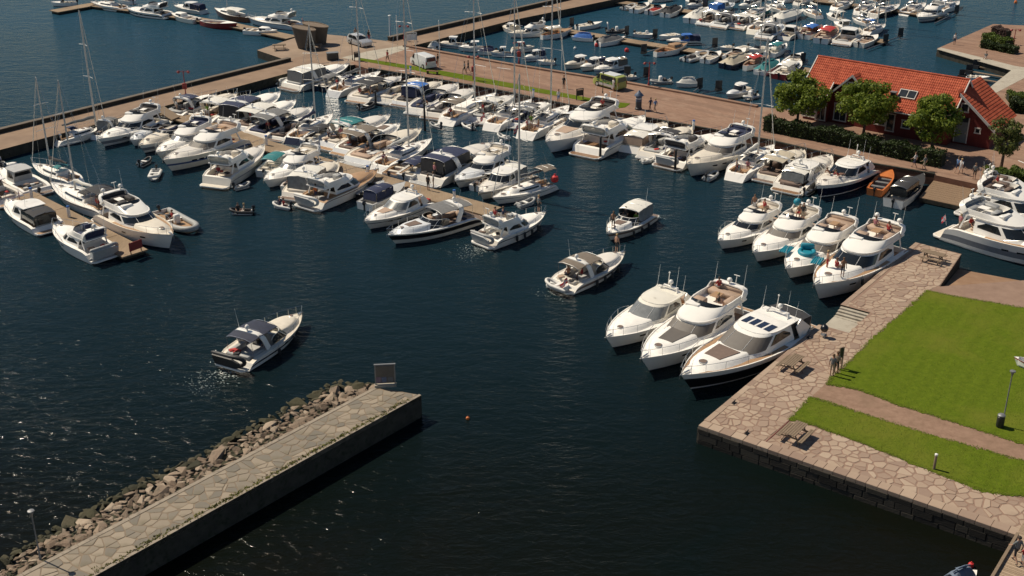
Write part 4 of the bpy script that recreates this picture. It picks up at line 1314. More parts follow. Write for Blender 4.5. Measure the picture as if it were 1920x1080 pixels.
        sofa(root, [(-.05 * L, -.17 * B, sole_z + .5, .05 * L, .22 * B, .9), (-.05 * L, .18 * B, sole_z + .4, .16 * L, .18 * B, .6), (-.40 * L, 0, sole_z + .25, .08 * L, .6 * B, .45), (-.30 * L, .29 * B, sole_z + .25, .2 * L, .12 * B, .45), (-.30 * L, -.29 * B, sole_z + .25, .16 * L, .12 * B, .45)], seat)
        zr = zd + 1.12 + .02 * L
        if top != 'none': arch(root, -.20 * L, .40 * B, zd - .05, zr + .06, 'gelcoat', rake=-.07 * L, wd=.045 * L + .05)
        if top != 'none' and not light: dome(root, (-.275 * L, 0, zr + .3), .17)
        if canv: canopy(root, -.40 * L if top != 'bimini' else -.30 * L, -.03 * L, .36 * B, zr - .08, .10, canv, zb=H.zs(.2), sides=curtains)
        if not light: antenna(root, (-.24 * L, .3 * B, zr), 1.7)
    if style == 'cabin':
        o0 = outline(-.22 * L, .055 * L, .345 * B, .5); b = MB(); b.prism(o0, zr - .03, zr + .04); b.build('cabin_roof', roofm, root, smooth=0)
        if canv: canopy(root, -.44 * L, -.15 * L, .34 * B, zr - .16, .12, canv, zb=H.zs(.2) - .02, sides=curtains or canv)
        sofa(root, [(-.42 * L, 0, sole_z + .22, .06 * L, .5 * B, .4)], seat)
        if not light: antenna(root, (-.16 * L, .2 * B, zr), 1.4)
    if style == 'pilot':
        b = MB(); b.prism(outline(-.17 * L, .11 * L, .325 * B, .4), zr + .06, zr + .13); b.build('wheelhouse_roof', roofm, root, smooth=0)
        outboard(root, (-.5 * L - .1, 0, .4), 1.0)
        sofa(root, [(-.36 * L, 0, sole_z + .2, .06 * L, .6 * B, .4)], seat)
    if rail and L > 6.5: rails(root, H, .5, .50 + .008 * L, .018 if not light else .022)
    if ports and L > 8: hull_ports(root, H, ports, ln=.042 * L + .1, hh=.10 + .006 * L)
    if not light or L > 11:
        b = MB(); b.rbox((.455 * L, 0, H.zs(.95) + .06), (.04 * L, .14, .10), .03); b.tube([(.475 * L, 0, H.zs(.97) + .05), (.507 * L, 0, H.zs(1) - .02), (.505 * L, 0, H.zs(1) - .35)], .05, 5); b.build('anchor', 'steel', root)
    for k in range(abs(fen)):
        t = .25 + .5 * (k + .5) / abs(fen); sg = 1 if fen > 0 else -1
        p = H.deck(t, 1.0); fender(root, (p.x, sg * (p.y + .12), p.z - .15), fenm)
    rc = random.Random(int(sx * 7 + sy * 13))
    if L > 6:
        for k in range(rc.randint(2, 5) if not light else 2):
            zc = sole_z + .5; b = MB(); b.rbox((-.43 * L + rc.random() * .16 * L, rc.uniform(-.3, .3) * B, zc), (rc.uniform(.3, .7), rc.uniform(.3, .6), .14), .05, rc.random() * 3); b.build('cockpit_gear', rc.choice(('cushion_dark', 'canvas_blue', 'canvas_red', 'cushion_brown', 'tube_white', 'cushion_tan', 'canvas_dark', 'cushion_dark')), root)  # padded blocks standing for cockpit gear: towels, bags, cool boxes
    if fl: flag(root, Vector((-.495 * L, -.25 * B if fl != 2 else .25 * B, H.zs(0))))
    if key: BOATS[key] = (root, L, B, H, zd, sole_z, locals().get('zr', zd))
    return root

def sail_yacht(sx, sy, bx, by, label, key=None, hull='gelcoat', stripe=None, mast=None, mh=None, hood='canvas_blue', bim=None, sail='canvas_white', deckm='deck_white', beam=None, wheel=True, fl=False, grow=1.05, boot='antifoul', fen=0, stays=True, q=(.78, .88), boom=True, group=None, mxf=.07):
    root, L, far = boat_root('sailing_yacht', sx, sy, bx, by, label, 'sailboat', grow, group=group)
    B = beam or (.24 * L + .75); F = .062 * L + .26
    H = Hull(L, B, F, fine=1.75, rk=.11, sheer=.22, stern=.68, mid=.44, drop=.25, tr=.06)
    hull_parts(root, H, hull, boot, stripe, *q)
    sole_z = F * .55
    deck_parts(root, H, deckm, (.03, .27, .58, sole_z), 'teak')
    zd = H.zs(.5)
    slope = (H.zs(.75) - H.zs(.5)) / (.25 * L)
    ck = House((-.20 * L, .26 * L, H.half(.5) * .66, zd - .08, slope * .6), (-.20 * L, .20 * L, H.half(.5) * .52, zd + .36, slope * .1), fr=.7, sq=2.2)
    ck.body('coachroof', deckm, root, crown=.06)
    for a_, c_ in ((ck.mid - ck.n + 3.2, 1.0), (ck.mid + ck.n - 3.2, ck.N - 2.0)): ck.pane('cabin_window', a_, c_, .35, .75, 'glass', root)
    for x in (.05, .14): hatch(root, (x * L, 0, zd + .42), (.5, .5))
    hatch(root, (.32 * L, 0, H.zs(.8) + .06), (.5, .5))
    # rig
    mx = mxf * L
    rm = root.matrix_basis @ Vector((mx, 0, 0))
    zt = ztop(rm, mast) if mast is not None else (mh or L * 1.35)
    b = MB(); b.tube([(mx, 0, zd + .3), (mx, 0, zt)], .115, 6, r2=.08); b.tube([(mx, 0, zt), (mx, 0, zt + .5)], .015, 4); ms = b.build('mast', 'alu', root)
    for f in (.45, .72):
        z = zd + (zt - zd) * f; sp = MB(); sp.tube([(mx - .12, .42 * B * (1.2 - f * .6), z), (mx, 0, z + .05), (mx - .12, -.42 * B * (1.2 - f * .6), z)], .028, 4); sp.build('spreader', 'white_paint', ms)
    if stays:
        for nm, pts in (('forestay', [(.49 * L, 0, H.zs(.98)), (mx + .08, 0, zt - .3)]), ('backstay', [(-.48 * L, 0, H.zs(.02)), (mx - .05, 0, zt)])):
            s_ = MB(); s_.tube(pts, .045 if nm == 'forestay' else .014, 4); s_.build(nm, 'canvas_white' if nm == 'forestay' else 'steel', root)
        for sg in (1, -1):
            s_ = MB(); s_.tube([(mx - .1, sg * H.half(.56) * .97, H.zs(.56)), (mx - .12, sg * .38 * B, zd + (zt - zd) * .45), (mx, 0, zt - .2)], .013, 4); s_.build('shroud', 'steel', root)
    if boom:
        bz = zd + 1.25
        s_ = MB(); s_.tube([(mx - .1, 0, bz), (-.30 * L, 0, bz + .12)], .07, 6); s_.build('boom', 'alu', root)
        s_ = MB(); n = 6
        s_.tube([(mx - .15 - (mx + .29 * L) * k / n, .02 * math.sin(k), bz + .17 + .05 * math.sin(k * 2.1)) for k in range(n + 1)], [.20, .19, .18, .16, .15, .13, .09], 7); s_.build('sail_cover', sail, root)
    if hood: canopy(root, -.215 * L, -.10 * L, .27 * B, zd + .85, .16, hood, zb=zd + .3, sides=None)
    if bim: canopy(root, -.45 * L, -.25 * L, .33 * B, zd + 1.6, .12, bim, zb=H.zs(.1))
    if wheel:
        w = MB(); c = Vector((-.38 * L, 0, sole_z + .75)); w.tube([c + Vector((0, .42 * math.cos(a), .42 * math.sin(a))) for a in [k * math.pi / 6 for k in range(12)]], .02, 4, closed=True); w.box((c.x + .06, 0, sole_z + .4), (.2, .25, .8)); w.build('steering_wheel', 'steel', root)
    for sg in (1, -1):
        s_ = MB(); s_.rbox((-.30 * L, sg * .24 * B * 1.0, sole_z + .22), (.22 * L, .09 * B, .4), .04); s_.build('seat', 'teak', root)
    if not far or True: rails(root, H, .22, .6, .016 if not far else .02)
    for k in range(fen):
        p = H.deck(.35 + .3 * k / max(1, fen - 1), 1.0); fender(root, (p.x, -(p.y + .12), p.z - .1))
    if fl: flag(root, Vector((-.49 * L, .2 * B, H.zs(0))))
    if key: BOATS[key] = (root, L, B, H, zd, sole_z, zd)
    return root

def inflatable(sx, sy, bx, by, label, key=None, tube='tube_grey', motor=True, console=False, grow=1.0, beam=None, archm=None, floor='deck_grey', group=None, z=0.0, cover=None):
    root, L, far = boat_root('inflatable_dinghy', sx, sy, bx, by, label, 'dinghy', grow, group=group)
    root.location.z = z
    return inflatable_at(root, L, tube, motor, console, beam, archm, floor, key, cover)

def inflatable_at(root, L, tube='tube_grey', motor=True, console=False, beam=None, archm=None, floor='deck_grey', key=None, cover=None):
    B = beam or (.42 * L if L < 4.5 else .26 * L + .7)
    r = .105 * B + .03
    w = B / 2 - r
    b = MB(); pts = []; rr = []
    n = 9
    pts.append((-L / 2, w, .28)); rr.append(r * .45)
    pts.append((-L / 2 + .25, w, .28)); rr.append(r)
    pts.append((L * .12, w, .30)); rr.append(r)
    for k in range(1, n):
        a = math.pi / 2 - math.pi * k / n
        pts.append((L * .12 + (L * .38 - r) * math.cos(a) ** .8, w * math.sin(a), .30 + .22 * math.cos(a))); rr.append(r)
    pts += [(L * .12, -w, .30), (-L / 2 + .25, -w, .28), (-L / 2, -w, .28)]; rr += [r, r, r * .45]
    b.tube(pts, rr, 8); b.build('tube', tube, root, smooth=60)
    b = MB(); b.prism([(-L / 2 + .2, w), (L * .2, w), (L * .4, w * .45), (L * .4, -w * .45), (L * .2, -w), (-L / 2 + .2, -w)], .02, .16); b.build('floor', floor, root, smooth=0)
    b = MB(); b.box((-L / 2 + .24, 0, .32), (.07, 2 * w, .42)); b.build('transom', 'gelcoat', root, smooth=0)
    b = MB(); b.box((-.05 * L, 0, .42), (.28, 2 * w, .06)); b.build('thwart', 'deck_white', root, smooth=0)
    if motor: outboard(root, (-L / 2 + .08, 0, .45), .75 + .04 * L)
    if console:
        b = MB(); b.rbox((.02 * L, 0, .62), (.5, .6, .9), .1); b.build('console', 'gelcoat', root)
        b = MB(); b.rbox((-.16 * L, 0, .45), (.5, .9, .6), .08); b.build('seat', 'cushion_dark', root)
    if archm: arch(root, -.34 * L, w * .9, .3, 1.7, archm, rake=-.3, wd=.16, th=.07)
    if cover:
        h = House((-.42 * L, .40 * L, w * 1.1, .32), (-.38 * L, .30 * L, w * .45, .85), fr=.6, sq=2.1); h.body('cover', cover, root, crown=.12, edge=.2)
    if key: BOATS[key] = (root, L, B, None, .5, .16, .5)
    return root

def open_boat(sx, sy, bx, by, label, key=None, hull='gelcoat', canv=None, cover=None, inner='deck_white', motor=True, wind=True, stripe=None, grow=1.05, seat='cushion', dbl=False, console=False, mast=None, beam=None, curtains=None, boot='antifoul', q=(.5, .68), motorm='black', trim=None, group=None, name=None, cabin=False):
    root, L, far = boat_root(name or ('covered_boat' if cover else 'wooden_boat' if dbl else 'open_boat'), sx, sy, bx, by, label, 'boat', grow, group=group)
    B = beam or (.25 * L + .65); F = .06 * L + .35
    H = Hull(L, B, F, fine=2.2 if not dbl else 1.7, sheer=.35 if not dbl else .45, stern=.86 if not dbl else .32, mid=.4 if not dbl else .45)
    hull_parts(root, H, hull, boot, stripe, *q)
    zd = H.zs(.4); sole_z = .22
    deck_parts(root, H, trim or inner, (.04, .62 if not cabin else .42, .80, sole_z), inner)
    if cover:
        h = House((-.485 * L, .44 * L, H.half(.4) * .99, zd - .10, .02), (-.36 * L, .22 * L, H.half(.4) * .30, zd + .55, 0), fr=.62, sq=2.0); h.body('cover', cover, root, crown=.16, edge=.25, smooth=70)
        b = MB(); b.tube([(x * L, 0, zd + .55 + .16 + dz) for x, dz in ((-.4, -.12), (-.2, .02), (0, .03), (.2, -.04))], .05, 5); b.build('ridge_pole', cover, root)
    else:
        for x in (-.30, -.08, .1):
            b = MB(); b.rbox((x * L, 0, sole_z + .28), (.07 * L, H.half(.4) * 1.5, .10 if dbl else .35), .03); b.build('seat', seat if not dbl else 'varnish', root)
        if console:
            b = MB(); b.rbox((.06 * L, .0, zd + .15), (.09 * L, .35 * B, .8), .08); b.build('console', 'gelcoat', root)
        if wind and not dbl:
            ws = House((-.02 * L, .14 * L, .36 * B, zd), (-.04 * L, .07 * L, .32 * B, zd + .42), fr=.7); ws.pane('windscreen', 2.0, ws.N - 3.0, 0, 1, 'glass', root, off=0)
        if cabin:
            h = House((-.02 * L, .34 * L, .33 * B, zd - .05), (-.02 * L, .26 * L, .27 * B, zd + .5), fr=.7); h.body('cuddy', trim or inner, root)
            for a_, c_ in ((h.mid - h.n + 2, 1.0), (h.mid + h.n - 2, h.N - 2.0)): h.pane('cabin_window', a_, c_, .4, .8, 'glass', root)
        if canv: canopy(root, -.36 * L, .04 * L, .36 * B, zd + .85, .16, canv, zb=zd - .02, sides=curtains)
    if motor: outboard(root, (-.5 * L - .06, 0, .45), .95, motorm)
    if mast is not None:
        mx = .1 * L; rm = root.matrix_basis @ Vector((mx, 0, 0)); b = MB(); b.tube([(mx, 0, sole_z), (mx, 0, ztop(rm, mast))], .07, 6, r2=.04); b.build('mast', 'alu', root)
        if dbl or cabin:
            b = MB(); b.tube([(mx - .1, 0, zd + .7), (-.3 * L, 0, zd + .85)], .16, 6, r2=.08); b.build('sail_cover', canv or 'canvas_red', root)
    if key: BOATS[key] = (root, L, B, H, zd, sole_z, zd)
    return root
# ------------------------------------------------------------------ the fleet
MY, SY, INF, OB = motor_yacht, sail_yacht, inflatable, open_boat
# yachts stern-to along the stone quay
MY(1292, 570, 1150, 656, 'cream hardtop cruiser with pale glass, outermost of the trio by the picnic tables', 'b1', 'hard', roofm='gelcoat_cream', seat='cushion_tan', wind='clear_vinyl', pad=None, ports=2)
MY(1384, 590, 1217, 700, 'flybridge yacht with round table on the bridge and dark foredeck window, middle of the trio', 'b2', 'fly', wind='screen', pad=(.10, .27, .19), padm='screen', seat='cushion_tan', domes=1, F=1.45)
MY(1506, 622, 1292, 735, 'black hulled hardtop yacht with four roof panels beside the near picnic table', 'b3', 'hard', hull='gelcoat', stripe='black', q=(.13, .70), wind='screen', pad=(.13, .27, .20), padm='cushion_brown', toe='teak', solar=True, F=1.55, ports=0, sidew='glass', canv='canvas_dark', curtains='canvas_dark')
MY(1458, 420, 1358, 470, 'smallest flybridge yacht with tall bow rail, outermost of the four at the far quay end', 'b4', 'fly', seat='cushion', ports=2)
MY(1520, 430, 1416, 493, 'flybridge yacht with a couple on the bridge and a turquoise ball', 'b5', 'fly', wind='screen', seat='cushion', sole='teak')
MY(1588, 452, 1480, 525, 'flybridge yacht with turquoise inflatable toys on its foredeck', 'b6', 'fly', wind='screen', seat='cushion_tan')
MY(1682, 478, 1545, 567, 'large pilot style flybridge yacht with sunbathers on the foredeck along the quay', 'b7', 'fly', toe='teak', sole='teak', seat='cushion_tan', domes=2, F=1.7, hh=1.45, fl=True, ports=2, fen=4)
# boats under way
MY(1211, 408, 1143, 452, 'express cruiser with white top and brown bow pad heading toward the camera', 'b8', 'express', stripe='cushion_brown', q=(.55, .82), canv='canvas_white', pad=(.12, .27, .17), padm='cushion_brown', fl=True, fen=3, top='none', curtains='clear_vinyl')
MY(1052, 545, 1163, 494, 'express cruiser with taupe top following the other moving boats out', 'b9', 'express', stripe='cushion_brown', q=(.42, .72), canv='canvas_taupe', fl=True, fen=-4, seat='cushion_tan', sole='teak')
MY(908, 462, 1016, 421, 'small flybridge boat under way with someone standing at the bow', 'b10', 'fly', stripe='navy', q=(.60, .68), fen=-4, seat='cushion', sole='deck_white', F=1.15)
MY(438, 690, 560, 612, 'express cruiser with navy top and stripe motoring alone toward the open basin', 'b11', 'express', stripe='navy', q=(.42, .60), canv='canvas_navy', fen=-2, seat='cushion', sole='deck_grey', beam=3.4, curtains=None)
# middle pontoon, near side
MY(886, 412, 738, 459, 'black sided express cruiser with grey canopy at the pontoon end', 'b12', 'express', stripe='black', q=(.42, .86), canv='canvas_grey', pad=(.14, .28, .15), padm='cushion_brown', seat='cushion_tan')
MY(800, 384, 692, 431, 'white hardtop cruiser with tan sun pad next to the black sided cruiser', 'b13', 'hard', pad=(.10, .26, .18), padm='cushion_tan', wind='clear_vinyl')
OB(664, 388, 738, 353, 'small open boat under a navy canopy tucked between larger cruisers', 'b14', canv='canvas_blue', curtains='canvas_blue', inner='deck_grey')
MY(580, 391, 702, 341, 'classic aft cabin cruiser with teak decks and a tender across its stern', 'b15', 'fly', stripe='teak_dark', q=(.78, .86), dm='teak', seat='cushion_tan', roofm='gelcoat', sole='teak', F=1.25, ports=0)
MY(528, 376, 606, 322, 'cream express cruiser with white tent top and orange teak bathing platform', 'b16', 'express', canv='canvas_white', sole='teak', seat='cushion', curtains='clear_vinyl')
MY(600, 312, 506, 358, 'flybridge yacht with its bow toward the rubber dinghies, middle pontoon', 'b17', 'fly', seat='cushion_tan', wind='clear_vinyl')
OB(520, 336, 568, 300, 'small cabin boat with red stripe and teal canvas behind the flybridge yacht', 'b22', stripe='hull_red', cabin=True, canv='canvas_teal')
MY(404, 352, 492, 299, 'flybridge yacht seen from astern with enclosed aft deck and blue fender', 'b21', 'fly', seat='cushion', curtains='clear_vinyl', F=1.5, ports=0, sole='teak', canv=None)
MY(452, 272, 318, 323, 'long flybridge yacht with four hull windows and a white dinghy under its bow', 'b20', 'fly', wind='screen', F=1.55, ports=4, fl=False, seat='cushion_tan')
MY(374, 252, 282, 297, 'flybridge cruiser with mesh screen cover second in the left row', 'b23', 'fly', wind='clear_vinyl', seat='cushion_tan')
MY(346, 244, 252, 287, 'slim express cruiser with glaring white foredeck left row', 'b24', 'express', top='none', seat='cushion_tan', canv=None)
MY(315, 232, 210, 277, 'flybridge yacht outermost of the left row nearest the stone pier', 'b25', 'fly', seat='cushion_dark', ports=2)
MY(205, 264, 262, 236, 'cruiser under a grey tent canopy close to the stone pier', 'b26', 'express', canv='canvas_grey', curtains='clear_vinyl', top='bimini')
SY(122, 277, 217, 251, 'sailing yacht with navy sprayhood moored along the stone pier', 'b27', mast=22, mxf=.3, hood='canvas_blue', sail='canvas_grey')
# middle pontoon, far side
MY(340, 226, 420, 196, 'express cruiser with blue top first on the far side of the middle pontoon', 'b28', 'express', canv='canvas_blue', top='bimini')
MY(378, 236, 470, 197, 'pale green topped cruiser with open cockpit second on the far side', 'b29', 'express', top='bimini', canv='canvas_white', seat='cushion_tan')
MY(420, 243, 520, 196, 'grey arch cruiser with long navy bimini third on the far side', 'b30', 'express', hull='gelcoat', canv='canvas_blue', curtains='canvas_dark')
MY(455, 250, 553, 207, 'cruiser with tan cockpit and orange tipped bow fourth on the far side', 'b31', 'express', canv='canvas_white', seat='cushion_tan', sole='teak')
MY(480, 258, 586, 217, 'large express cruiser with grey top and white arch fifth on the far side', 'b32', 'express', canv='canvas_grey', seat='cushion', fen=-4, ports=3)
SY(528, 268, 604, 226, 'navy blue hulled sailing yacht in the crowded middle row', 'b33', hull='navy', mast=45, hood='canvas_dark', sail='canvas_blue')
MY(596, 282, 714, 238, 'cruiser with bright teal bimini in the crowded middle row', 'b34', 'express', canv='canvas_teal', seat='cushion', top='bimini')
MY(625, 294, 728, 252, 'cruiser with dark brown canopy and brown foredeck hatch', 'b35', 'express', canv='canvas_taupe', seat='cushion_brown', pad=(.12, .26, .16), padm='cushion_brown')
MY(662, 310, 780, 262, 'large open cruiser with teak cockpit and tan lounge seats', 'b36', 'express', sole='teak', seat='cushion_tan', canv=None, top='none', beam=4.2)
SY(706, 320, 806, 274, 'white sailing yacht with tall mast beside the teak cockpit cruiser', 'b37', mast=-60, hood='canvas_blue', sail='canvas_white')
OB(745, 337, 802, 304, 'small runabout with folded navy bimini and grey outboard', 'b38', canv='canvas_blue')
MY(783, 346, 902, 290, 'express cruiser with navy canopy enclosing its cockpit', 'b39', 'express', canv='canvas_blue', curtains='canvas_dark', seat='cushion_tan', sole='teak')
MY(930, 309, 838, 354, 'flybridge cruiser with beige bridge cover facing the pontoon end', 'b40', 'fly', stripe='navy', q=(.74, .80), seat='cushion_tan', venturi='cushion')
MY(955, 328, 882, 370, 'cabin cruiser with upright windscreen and brown rubbing strake near the pontoon end', 'b41', 'cabin', stripe='teak_dark', q=(.74, .82), canv='canvas_white', curtains='clear_vinyl', roofm='gelcoat')
SY(1034, 350, 924, 384, 'sailing yacht with dark domed cockpit tent and red ball fender, last on the pontoon', 'b42', mast=138, hood='canvas_taupe', bim='canvas_taupe', sail='canvas_grey', stripe='navy', q=(.62, .68))
INF(960, 388, 994, 377, 'grey rubber dinghy floating beside the sailing yacht at the pontoon end', 'b43', motor=False)
INF(306, 322, 298, 340, 'white rubber dinghy under the bow of the long flybridge yacht', None, tube='tube_white')
INF(437, 358, 470, 350, 'grey rubber dinghy with black outboard astern of the enclosed flybridge yacht', None, tube='tube_grey')
INF(478, 401, 430, 401, 'black rubber dinghy carrying two people across open water', 'b19', tube='tube_black', floor='deck_grey')
INF(548, 394, 512, 388, 'small white rubber dinghy full of children below the cream cruiser', 'b18', tube='tube_white')
INF(262, 312, 285, 300, 'dark rubber dinghy with big outboard between two white bows', None, tube='tube_black')
# promenade, front basin row
MY(548, 165, 652, 134, 'motor yacht with white bimini and grey cabin tent in the basin corner', 'b44', 'express', canv='canvas_white', curtains='canvas_grey', stripe='navy', q=(.74, .80), beam=4.2)
INF(512, 160, 541, 153, 'white rubber dinghy with raised cover in the basin corner', None, tube='tube_white', cover='canvas_white')
SY(634, 178, 722, 145, 'grey hulled sailing yacht with three black fenders by the grass strip', 'b46', hull='gelcoat_grey', mast=-40, hood='canvas_blue', fen=3, sail='canvas_grey')
MY(690, 196, 768, 162, 'cruiser packed with people and white cockpit by the grass strip', 'b47', 'express', top='none', canv='canvas_dark', seat='cushion')
MY(768, 189, 838, 158, 'cruiser under a large bright blue canvas top by the grass strip', 'b48', 'express', canv='canvas_bright', curtains='canvas_blue', top='bimini')
MY(815, 212, 884, 172, 'beige express cruiser with aft sun lounge by the grass strip', 'b49', 'express', canv=None, top='none', sole='teak', seat='cushion')
SY(856, 217, 944, 176, 'sailing yacht with taupe bimini and a white dinghy at its stern', 'b50', mast=-50, hood=None, bim='canvas_taupe')
INF(868, 226, 830, 217, 'white rubber dinghy tied across the stern of the taupe bimini yacht', None, tube='tube_white', motor=False)
MY(902, 224, 962, 188, 'small cruiser with tan cockpit and red ensign in the crowded promenade row', 'b51', 'express', top='bimini', canv='canvas_white', seat='cushion_tan', fl=True)
INF(905, 232, 885, 224, 'white rubber dinghy with lifted bow off the promenade row', None, tube='tube_white')
SY(940, 233, 1012, 192, 'white sailing yacht with furled sail beside the party yacht', 'b52', mast=-20, hood='canvas_grey', sail='canvas_white')
SY(994, 258, 1074, 212, 'sailing yacht with a crowd in its cockpit and red ensign', 'b53', mast=-70, hood='canvas_dark', fl=True, sail='canvas_white')
MY(1165, 212, 1054, 268, 'tall flybridge yacht with tan foredeck pad beside the advertising column', 'b54', 'fly', pad=(.13, .29, .2), padm='cushion_tan', seat='cushion_tan', F=1.6)
MY(1106, 281, 1206, 230, 'flybridge yacht with navy side line and screened wheelhouse moored stern out', 'b55', 'fly', stripe='navy', q=(.66, .72), wind='glass', seat='cushion', F=1.4)
INF(1082, 276, 1110, 284, 'pale inflatable lying across the bathing platform of the navy line yacht', None, tube='tube_white', motor=False)
MY(1192, 277, 1252, 238, 'small cabin cruiser with pink canvas sides and white roof on the promenade', 'b56', 'cabin', canv='canvas_white', curtains='cushion_tan', plat=False)
MY(1226, 286, 1296, 244, 'cruiser with dark grey canopy squeezed between two cabin yachts on the promenade', 'b57', 'express', canv='canvas_dark', top='bimini', seat='cushion_tan')
MY(1268, 300, 1358, 256, 'flybridge yacht with brown rubbing strake and tender on its stern', 'b58', 'fly', stripe='teak_dark', q=(.70, .76), seat='cushion', sole='teak')
MY(1430, 270, 1326, 319, 'big flybridge yacht with navy seat covers facing the basin', 'b59', 'fly', wind='screen', seat='canvas_blue', F=1.6, ports=3)
INF(1341, 334, 1362, 322, 'grey rubber dinghy with outboard in front of the big flybridge yacht', None)
SY(1398, 333, 1468, 284, 'open transom sailing yacht with teak cockpit near the hedge', 'b61', mast=70, hood='canvas_dark', sail='canvas_white')
MY(1468, 345, 1542, 297, 'white cruiser with clear tented cockpit beside the hedge', 'b62', 'hard', canv='canvas_white', curtains='clear_vinyl', wind='clear_vinyl', fen=2)
MY(1632, 322, 1541, 367, 'navy hulled hardtop cruiser with sunbathers on the foredeck', 'b63', 'hard', stripe='navy', q=(.13, .74), F=1.45, ports=0, wind='glass', fl=True)
OB(1640, 356, 1670, 324, 'orange open boat with grey cover inside', 'b64', hull='hull_orange', inner='canvas_grey', trim='hull_orange', motor=True, wind=False, boot='hull_orange', seat='canvas_grey', beam=1.9)
OB(1682, 374, 1735, 332, 'dark topped open motorboat beside the wooden deck', 'b65', canv='canvas_dark', curtains='glass', inner='cushion_dark', trim='canvas_dark', hull='gelcoat', beam=2.4)
# big yachts at the right edge
MY(1783, 440, 2010, 512, 'large grey white motor yacht with red flags nearest at the right edge', 'b66', 'fly', beam=5.0, F=1.95, hh=1.6, sole='teak', seat='cushion_tan', fl=True, ports=3, toe='teak')
MY(1815, 398, 2010, 448, 'large motor yacht with black bridge band behind the nearest one at the right edge', 'b67', 'fly', beam=4.8, F=1.8, hh=1.6, stripe='black', q=(.72, .80), sole='teak', seat='cushion')
MY(1838, 368, 2000, 404, 'third large motor yacht with many white domes against the bushes', 'b68', 'fly', beam=4.6, F=1.7, domes=2, seat='cushion')
# left pontoon
MY(-28, 330, 40, 320, 'cruiser with navy tent canopy cut by the left edge', 'b69', 'express', canv='canvas_blue', curtains='canvas_dark')
MY(88, 366, 20, 332, 'small pilothouse boat with pale green roof on the left pontoon', 'b70', 'pilot', roofm='deck_grey', ports=0)
SY(148, 350, 66, 322, 'sailing yacht with its cockpit full of gear behind the left pontoon boats', 'b71', mast=145, hood='canvas_teal', sail='canvas_dark')
SY(208, 408, 98, 362, 'sailing yacht with teak deck and dark tent, bow toward the pier', 'b72', mast=150, hood='canvas_dark', bim='canvas_dark', deckm='deck_white', stripe='navy', q=(.8, .86))
INF(214, 410, 180, 396, 'black rubber boat lashed at the stern of the dark tented sailing yacht', None, tube='tube_black')
MY(206, 412, 320, 468, 'big flybridge yacht with pale lounge seats alongside the red pontoon sign', 'b74', 'fly', toe='teak', domes=2, seat='cushion', F=1.6, ports=2, wind='glass', sole='teak')
INF(298, 402, 366, 440, 'long rigid inflatable outside the big flybridge yacht', 'b75', console=True, tube='tube_grey', floor='teak')
MY(94, 436, 20, 394, 'small cabin cruiser with white roof and dark glazed aft deck', 'b76', 'cabin', canv='canvas_dark', curtains='glass', roofm='gelcoat')
MY(196, 488, 112, 447, 'cabin cruiser with navy canvas and grey tender on its stern, end of left pontoon', 'b77', 'fly', canv=None, curtains='canvas_blue', seat='canvas_blue', F=1.2, sole='deck_white', grow=1.1)
MY(22, 385, -60, 350, 'white cruiser with red ensign cut by the left edge', 'b78', 'cabin', fl=True)
# outer pontoon, upper left
OB(145, 10, 98, 12, 'open white boat at the tip of the outer pontoon', None, canv='canvas_white')
SY(238, 22, 174, 13, 'white sailing yacht first on the outer pontoon', None, mh=14, hood='canvas_dark')
MY(318, 34, 243, 26, 'white flybridge cruiser in the middle of the outer pontoon', None, 'fly', seat='canvas_dark', sole='teak')
OB(250, 8, 222, 4, 'small red and white boat behind the outer pontoon', None, hull='gelcoat', canv='canvas_red')
OB(370, 44, 324, 35, 'beige fishing cuddy beside the maroon rowing boat', None, hull='gelcoat_cream', cabin=True)
MY(384, 26, 330, 19, 'white hardtop with navy aft tent behind the beige cuddy', None, 'cabin', canv='canvas_blue')
OB(378, 47, 443, 56, 'maroon double ended wooden boat with white interior on outer pontoon', None, hull='hull_red', boot='hull_red', dbl=True, motor=False, inner='deck_white')
OB(466, 42, 406, 29, 'varnished wooden cabin boat behind the maroon double ender', None, hull='varnish', boot='antifoul_red', dbl=True, motor=False, inner='deck_white', cabin=True, mast=-20, canv='canvas_white')
OB(460, 63, 518, 67, 'white open motorboat nearest the round towers', None, cabin=True)
MY(560, 54, 472, 45, 'large flybridge yacht with navy cockpit canvas behind the round towers', None, 'fly', seat='canvas_beige', fl=True, ports=0)
# back marina, along the promenade
OB(813, 86, 793, 90, 'tiny white cuddy boat nearest the plaza on the back promenade', None, cover='canvas_white')
MY(858, 90, 806, 88, 'white pilothouse boat behind the white van', None, 'pilot', ports=0)
MY(914, 96, 862, 96, 'white cabin boat with rounded roof behind the pedestrians', None, 'cabin', ports=0)
OB(930, 102, 896, 103, 'small boat under a navy blue cover behind the cabin boats', None, cover='canvas_blue')
MY(960, 106, 922, 106, 'white hardtop boat third along the back of the promenade', None, 'cabin', ports=0)
MY(948, 60, 920, 52, 'cruiser under a beige tent against the far pier', None, 'cabin', canv='canvas_beige', curtains='canvas_beige')
MY(1014, 62, 945, 68, 'large white flybridge yacht against the far pier', None, 'fly', ports=2)
OB(1007, 72, 1062, 62, 'white double ended sailing boat with wood trim by the near back pontoon', None, dbl=True, mast=-30, trim='teak', canv='canvas_white', motor=False)
MY(1022, 110, 984, 116, 'cruiser with navy canvas behind the first lamp post of the promenade', None, 'cabin', canv='canvas_blue')
OB(1040, 121, 1008, 121, 'little white dinghy with black outboard behind the promenade', None, wind=False)
OB(1112, 77, 1072, 76, 'boat under a bright blue tarp on the near back pontoon', None, cover='canvas_bright')
OB(1120, 87, 1170, 79, 'motorboat under a grey tarp with a red ball fender', None, cover='canvas_grey')
OB(1082, 56, 1127, 50, 'white day cruiser on the far side of the near back pontoon', None)
INF(1135, 62, 1176, 62, 'black rigid inflatable with white arch', None, tube='tube_black', archm='gelcoat', console=True)
